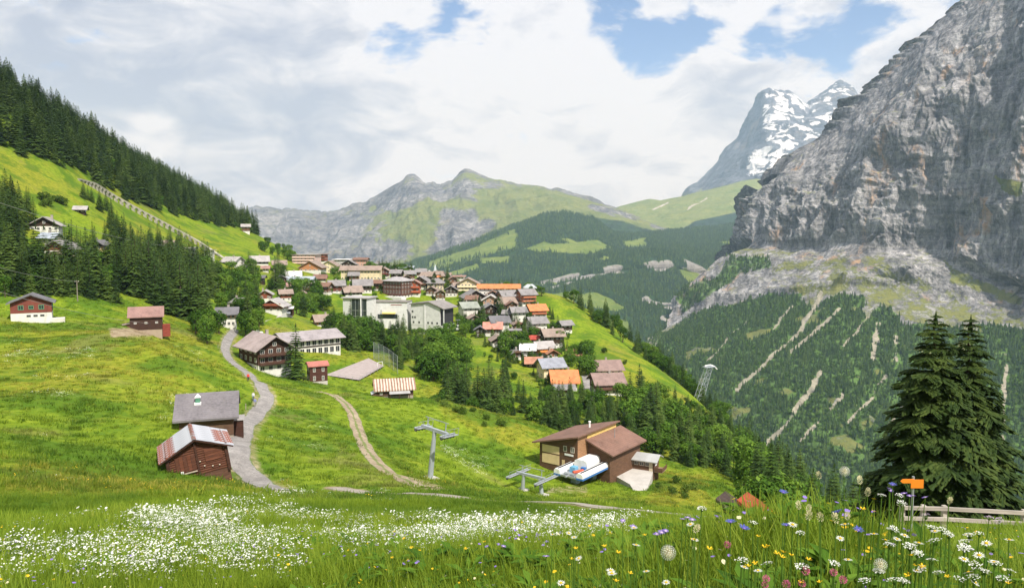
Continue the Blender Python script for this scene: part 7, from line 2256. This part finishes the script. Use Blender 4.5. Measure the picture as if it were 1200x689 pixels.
HB_ = [mk_proto('herb_clump', [herb(22, 760 + i) + (M_HERB,)]) for i in range(3)]
BW_ = [mk_proto('white_bloom', bloom_cluster(9, .30, .25, .50, .026, M_PW, 780 + i, 3)) for i in range(3)]
BWF_ = [mk_proto('white_bloom', bloom_cluster(12, .8, .3, .55, .075, M_PW, 790 + i, 1, .012)) for i in range(3)]
BY_ = [mk_proto('yellow_bloom', bloom_cluster(5, .35, .22, .45, .024, M_PY, 800, 1)), mk_proto('lilac_bloom', bloom_cluster(4, .35, .25, .5, .026, M_PP, 801, 1)), mk_proto('cream_bloom', bloom_cluster(5, .3, .25, .5, .024, M_PC, 802, 1))]
BYF_ = [mk_proto('yellow_bloom', bloom_cluster(9, .9, .25, .45, .07, M_PY, 803, 1, .012))]

ROADS_XY = [([(p[0], p[1]) for p in ROAD[::6]], 2.1), ([(p[0], p[1]) for p in TRAIL[::6]], 1.3), ([(p[0], p[1]) for p in BROW[::6]], 1.25), ([(p[0], p[1]) for p in VILLAGE_LANE[::6]], 2.0), ([(bp[0] - 1.4, bp[1] + 2.6), (bp[0] - 1.3, bp[1] + 2.7)], 3.6)]
_occ = [(float(p[0]), float(p[1])) for p in CPT]; _occ2 = [(float(p[0]), float(p[1])) for p in APT]


def sector(n, r0, r1, half=41, power=1.0):
    th = np.radians(rng.uniform(-half, half, n))
    q = rng.random(n)
    r = (r0 ** (2 - power) + q * (r1 ** (2 - power) - r0 ** (2 - power))) ** (1 / (2 - power))
    return r * np.sin(th), r * np.cos(th)


def keep(x_, y_):
    ok = np.ones(len(x_), bool)
    for L, w_ in ROADS_XY: ok &= seg_dist(x_, y_, L) > w_
    ok &= ~inside(x_, y_, _occ) & ~inside(x_, y_, _occ2)
    return ok


def grow(name, n, r0, r1, protos, smin, smax, power, label, cat, accept=None, half=41, pick=None, ymin=0.3):
    x_, y_ = sector(n, r0, r1, half, power)
    ok = keep(x_, y_) & (y_ > ymin); x_, y_ = x_[ok], y_[ok]
    z_ = Hg(x_, y_); cv_ = ground_cover(x_, y_, z_)
    if accept is not None:
        ok = accept(x_, y_, cv_); x_, y_, z_, cv_ = x_[ok], y_[ok], z_[ok], cv_[ok]
    ok = cv_[:, 2] < rng.uniform(.25, .8, len(x_)); x_, y_, z_, cv_ = x_[ok], y_[ok], z_[ok], cv_[ok]
    cv_[:, 0] *= .35 + .65 * sstep(np.hypot(x_, y_), 10, 40)
    patch = .8 + .45 * fbm(x_ / 3., y_ / 3., None, 2, 161)
    patch = patch * (1 - .65 * np.exp(-(seg_dist(x_, y_ + 2.0, ROADS_XY[2][0]) / 3.2) ** 2))
    o = scatter(name, np.stack((x_, y_, z_), -1), protos, rng.uniform(smin, smax, len(x_)) * patch, label=label, cat=cat)
    a = o.data.attributes.new('cover', 'FLOAT_COLOR', 'POINT')
    c4 = np.ones((len(x_), 4), np.float32); c4[:, :3] = cv_
    a.data.foreach_set('color', c4.ravel())
    return o


grow('grass', 9000, .9, 13, GN_, .75, 1.25, 1.0, 'long fresh green grass in the nearest part of the meadow', 'grass', half=48)
grow('grass', 17000, 11, 60, GM_, .8, 1.3, 1.0, 'green meadow grass on the slope between camera and log barn', 'grass', half=44)
grow('grass', 34000, 52, 330, GF_, .7, 1.4, .9, 'short bright green grass of the far meadow slopes', 'grass')
grow('herbs', 1500, 1.2, 14, HB_, .6, 1.3, 1.0, 'broad-leaved herbs growing low among the nearest grass', 'herbs', lambda x_, y_, c: fbm(x_ / 2.5, y_ / 2.5, None, 2, 181) > .05, half=48)
grow('white_bloom', 9000, 4, 26, BW_, .7, 1.2, .9, 'drifts of small white umbel blossom in the near meadow', 'wildflowers', lambda x_, y_, c: c[:, 1] > rng.uniform(.15, .9, len(x_)), half=44)
grow('white_bloom', 14000, 18, 110, BWF_, .32, .8, .8, 'white blossom patches on the middle of the meadow slope', 'wildflowers', lambda x_, y_, c: c[:, 1] > rng.uniform(.25, 1.0, len(x_)))
grow('white_bloom', 9000, 90, 230, BWF_, .8, 1.3, .8, 'pale blossom flecks on the far meadow around the road', 'wildflowers', lambda x_, y_, c: c[:, 1] > rng.uniform(.3, 1.1, len(x_)))
grow('mixed_bloom', 900, 2, 22, BY_, .7, 1.1, .9, 'scattered yellow, lilac and cream blossom in the near meadow', 'wildflowers', half=46)
grow('yellow_bloom', 2600, 18, 220, BYF_, .6, 1.0, .8, 'yellow buttercup flecks over the meadow slope', 'wildflowers', lambda x_, y_, c: c[:, 0] > rng.uniform(.2, 1.0, len(x_)))

# ------------------------------------------------------------------ single flowers close to the camera
def mesh_of(name, parts):
    V = []; Fc = []; mi = []; mats = []
    for v_, f_, m_ in parts:
        b0 = len(V); V += v_; Fc += [tuple(b0 + i for i in f) for f in f_]; mats.append(m_); mi += [len(mats) - 1] * len(f_)
    me = bpy.data.meshes.new(name); me.from_pydata([tuple(p) for p in V], [], Fc)
    for m_ in mats: me.materials.append(m_)
    me.polygons.foreach_set('material_index', mi); me.update()
    return me


def umbel_head(r, n, mat, seed, dome=.25):
    rd = random.Random(seed); A = ([], []); B = ([], [])
    def put(dst, vf):
        b0 = len(dst[0]); dst[0].extend(vf[0]); dst[1].extend(tuple(b0 + i for i in f) for f in vf[1])
    for i in range(n):
        a = i * 2.4; rr_ = r * math.sqrt((i + .5) / n)
        q = Vector((rr_ * math.cos(a), rr_ * math.sin(a), r * dome * (1 - (rr_ / r) ** 2) + rd.gauss(0, .03) * r))
        put(B, stem_strip(Vector((0, 0, -r * .8)), q, .0025))
        for k in range(5):
            c = q + Vector((rd.gauss(0, .10), rd.gauss(0, .10), rd.gauss(0, .03))) * r
            put(A, disc(c, r * .11 * rd.uniform(.7, 1.3), 5, Vector((rd.gauss(0, .3), rd.gauss(0, .3), 1)).normalized(), .3, rd))
    return mesh_of('flower_head', [(A[0], A[1], mat), (B[0], B[1], M_STEM)])


def rayed_head(r, petals, pm, cm, cup=.3, core=.35, layers=1, seed=0):
    rd = random.Random(seed); A = ([], [])
    for L in range(layers):
        for k in range(petals):
            a = 6.283 * (k + .5 * L + rd.uniform(-.15, .15)) / petals; d = Vector((math.cos(a), math.sin(a), 0)); s_ = Vector((-d.y, d.x, 0))
            rr_ = r * (1 - .28 * L) * rd.uniform(.85, 1.1); w_ = rr_ * 2.6 / petals
            z_ = Vector((0, 0, 1)) * (cup * rr_ + L * .12 * r)
            b0 = len(A[0]); A[0].extend((d * r * .1, d * rr_ * .65 + s_ * w_ * .5 + z_ * .7, d * rr_ + z_, d * rr_ * .65 - s_ * w_ * .5 + z_ * .7)); A[1].extend(((b0, b0 + 1, b0 + 2), (b0, b0 + 2, b0 + 3)))
    C = MB().lathe([(r * core * .8, 0), (r * core, r * .08), (r * core * .6, r * .2), (r * .05, r * .24)], 7)
    return mesh_of('flower_head', [(A[0], A[1], pm), ([Vector(p) for p in C.v], C.f, cm)])


def ball_head(r, n, mat, seed, stretch=1.0, spike=.25):
    rd = random.Random(seed); A = ([], [])
    for i in range(n):
        z = 1 - 2 * (i + .5) / n; a = i * 2.39996; q = math.sqrt(1 - z * z)
        d = Vector((q * math.cos(a), q * math.sin(a), z)); p = Vector((d.x * r, d.y * r, d.z * r * stretch + r * stretch * .6))
        t1 = d.orthogonal().normalized() * r * .22; t2 = d.cross(t1)
        b0 = len(A[0]); A[0].extend((p * .5 - t1 * .4, p - t1 + d * r * spike * rd.random(), p + t2 + d * r * spike, p + t1 + d * r * spike * rd.random())); A[1].extend(((b0, b0 + 1, b0 + 2), (b0, b0 + 2, b0 + 3)))
    return mesh_of('flower_head', [(A[0], A[1], mat)])


def clock_head(r, n=150):
    A = ([], []); B = ([], [])
    for i in range(n):
        z = 1 - 2 * (i + .5) / n; a = i * 2.39996; q = math.sqrt(1 - z * z)
        d = Vector((q * math.cos(a), q * math.sin(a), z)); c = Vector((0, 0, r))
        vf = stem_strip(c + d * r * .15, c + d * r, .0012); b0 = len(B[0]); B[0].extend(vf[0]); B[1].extend(tuple(b0 + k for k in f) for f in vf[1])
        vf = disc(c + d * r, r * .10, 5, d, .5); b0 = len(A[0]); A[0].extend(vf[0]); A[1].extend(tuple(b0 + k for k in f) for f in vf[1])
    return mesh_of('seed_head', [(A[0], A[1], petal_mat('dandelion_down', (.78, .78, .74))), (B[0], B[1], M_PC)])


STEM_ME = {}
def stem_mesh(h, k):
    key = (round(h, 1), k)
    if key in STEM_ME: return STEM_ME[key]
    rd = random.Random(k * 31 + int(h * 100)); h_ = round(h, 1)
    bx_, by_ = rd.gauss(0, .03), rd.gauss(0, .03)
    mb = MB().tube([(bx_, by_, -h_ - .05), (bx_ * .4, by_ * .4, -h_ * .5), (0, 0, 0)], [.0042, .0035, .0025], 5)
    me = bpy.data.meshes.new('stem'); me.from_pydata(mb.v, [], mb.f); me.materials.append(M_STEM); me.update()
    V, Fc = herb(5, k + 7)
    lm = mesh_of('leaf', [(V, Fc, M_HERB)])
    STEM_ME[key] = (me, lm)
    return STEM_ME[key]


HEADS = {
 'umbel_flower': [umbel_head(.024, 15, M_PW, i) for i in range(3)], 'daisy': [rayed_head(.021, 13, M_PW, M_PY, .05, .33, 1, i) for i in range(2)],
 'buttercup': [rayed_head(.013, 5, M_PY, M_PY, .5, .25, 1, i) for i in range(2)], 'scabious': [rayed_head(.022, 12, M_PP, M_PL, .2, .4, 2, i) for i in range(2)],
 'clover': [ball_head(.0125, 40, M_PK, i, 1.0) for i in range(2)], 'rattle_flower': [ball_head(.012, 36, M_PC, i, 1.8, .3) for i in range(2)], 'cornflower': [rayed_head(.026, 9, M_PB, M_PP, .35, .25, 2, i) for i in range(2)],
 'lilac_umbel': [umbel_head(.028, 16, M_PL, 9 + i, .4) for i in range(2)], 'dandelion_clock': [clock_head(.030)],
}


FLOWERS = []


def flower(kind, u, v, label, group=None, hmin=.28, hmax=.75, size=1.0):
    for Y in np.geomspace(2.9, 15, 70):
        p = at(u, v, Y); g = Hs(p[0], p[1]); h = p[2] - g
        if h <= hmax:
            break
    else:
        return
    h = max(h, .12)
    o = empty(kind, (p[0], p[1], p[2]), random.uniform(0, 6.28))
    hd = random.choice(HEADS[kind])
    nm = 'seed_head' if kind == 'dandelion_clock' else 'flower_head'
    c = bpy.data.objects.new(nm, hd); COL.objects.link(c); c.parent = o
    s = size * random.uniform(.85, 1.2); c.scale = (s, s, s)
    c.rotation_euler = (random.gauss(.12, .18), random.gauss(0, .18), 0)
    sm, lm = stem_mesh(h, random.randrange(3))
    q = bpy.data.objects.new('stem', sm); COL.objects.link(q); q.parent = o
    q.scale = (1, 1, h / round(h, 1)) if round(h, 1) > 0 else (1, 1, 1)
    if kind != 'dandelion_clock':
        l = bpy.data.objects.new('leaf', lm); COL.objects.link(l); l.parent = o; l.location = (0, 0, -h * .8); l.scale = (.7, .7, .7)
    tag(o, label, 'flower', group)
    if group: FLOWERS.append((kind, label, u, v, o))


def z5(x_, y_): return (760 + x_ / 2.727, 480 + y_ / 2.727)
def z7(x_, y_): return (1000 + x_ / 4.335, 530 + y_ / 4.335)


flower('dandelion_clock', 785, 655, 'big white dandelion clock low in the front centre of the meadow', size=1.0)
flower('dandelion_clock', 989, 557, 'white dandelion clock standing high against the dark trees', size=.9)
flower('dandelion_clock', 1030, 668, 'white dandelion clock near the bottom among white umbels', size=.8)
GFL = 'wildflowers of the front meadow'
white = [z5(*q) for q in ((170, 315), (335, 360), (785, 380), (770, 430), (835, 435), (860, 460), (905, 375), (960, 400), (1010, 440), (1025, 400), (1070, 515), (745, 272), (810, 297), (485, 393), (380, 490), (490, 500), (595, 490), (300, 480), (735, 515), (815, 545), (690, 545))]
white += [z7(*q) for q in ((145, 217), (235, 217), (245, 257), (195, 390), (185, 465), (290, 475), (330, 513), (400, 380), (450, 390), (490, 415), (410, 447), (585, 415), (640, 410), (565, 450), (565, 485), (400, 545), (620, 570), (610, 630), (205, 645), (255, 650), (670, 600), (430, 610), (130, 600), (340, 590), (540, 640), (760, 640), (720, 560), (800, 600))]
for q in white:
    flower('umbel_flower', q[0], q[1], 'flat white umbel flower in the right front meadow', GFL, size=1.0)
for q in [(random.uniform(640, 1190), random.uniform(612, 684)) for k in range(34)]:
    flower('daisy', q[0], q[1], 'small white daisy in the front meadow', GFL)
yel = [z5(*q) for q in ((370, 440), (410, 460), (430, 455), (455, 465), (320, 500), (340, 490), (195, 445), (140, 415), (380, 435), (425, 470), (350, 405), (720, 325), (685, 318), (1150, 555))]
yel += [(random.uniform(420, 1150), random.uniform(625, 684)) for k in range(18)]
for q in yel: flower('buttercup', q[0], q[1], 'bright yellow buttercup in the front meadow', GFL, size=1.15)
for q in [z5(*k) for k in ((125, 345), (42, 392), (110, 350), (140, 352))] + [(730, 610), (742, 617), (780, 622), (770, 626), (640, 652), (590, 640)]:
    flower('scabious', q[0], q[1], 'violet scabious left in the front meadow', GFL)
for q in [z5(*k) for k in ((305, 380), (440, 370), (670, 385), (605, 328), (262, 360), (780, 240), (430, 265))]:
    flower('cornflower', q[0], q[1], 'deep blue mountain cornflower in the front meadow', GFL)
for k in range(9):
    flower('scabious', random.uniform(1042, 1092), random.uniform(564, 588), 'violet flower in the tall clump below the orange sign', GFL, hmax=.7)
for q in [z5(*k) for k in ((375, 545), (370, 563), (590, 523), (620, 548), (440, 562), (490, 560), (250, 435), (500, 520))]:
    flower('clover', q[0], q[1], 'pink clover head near the bottom of the front meadow', GFL, size=1.1)
for q in [z5(*k) for k in ((510, 320), (510, 345), (550, 350), (600, 355), (635, 345), (150, 385), (960, 295), (700, 270), (545, 215), (675, 232), (480, 312))]:
    flower('rattle_flower', q[0], q[1], 'cream spike of blossom in the right front meadow', GFL, hmax=.8)
for q in [z7(*k) for k in ((190, 85), (215, 115), (400, 180), (710, 285), (810, 295), (690, 330), (740, 345), (365, 320))]:
    flower('lilac_umbel', q[0], q[1], 'pale lilac umbel standing tall before the dark spruces', GFL, hmax=.66)

# say which one: by the part of the meadow it stands in, then its order from the left there
zones = {}
for kind, label, u, v, o in FLOWERS:
    zu = 'left of the centre' if u < 640 else 'under the lift apron' if u < 780 else 'before the wooded flank' if u < 930 else 'left below the spruces' if u < 1060 else 'under the great spruces'
    zv = 'high' if v < 600 else 'midway' if v < 645 else 'low'
    zones.setdefault((label.split(' in the ')[0].split(' near the ')[0].split(' left in ')[0].split(' standing ')[0], zu, zv), []).append((u, o))
for (base, zu, zv), L in zones.items():
    L.sort(key=lambda q: q[0])
    for j, (u, o) in enumerate(L):
        nth = '' if len(L) == 1 else (', leftmost' if j == 0 else ', rightmost' if j == len(L) - 1 else ', ' + ORD[min(j, 7)])
        o['label'] = ('%s %s in the meadow %s%s' % (base, zv, zu, nth))
        if len(o['label'].split()) > 16: o['label'] = o['label'].replace('from the left', 'from left').replace(' in the meadow', '').replace(' standing tall before the dark spruces', '')
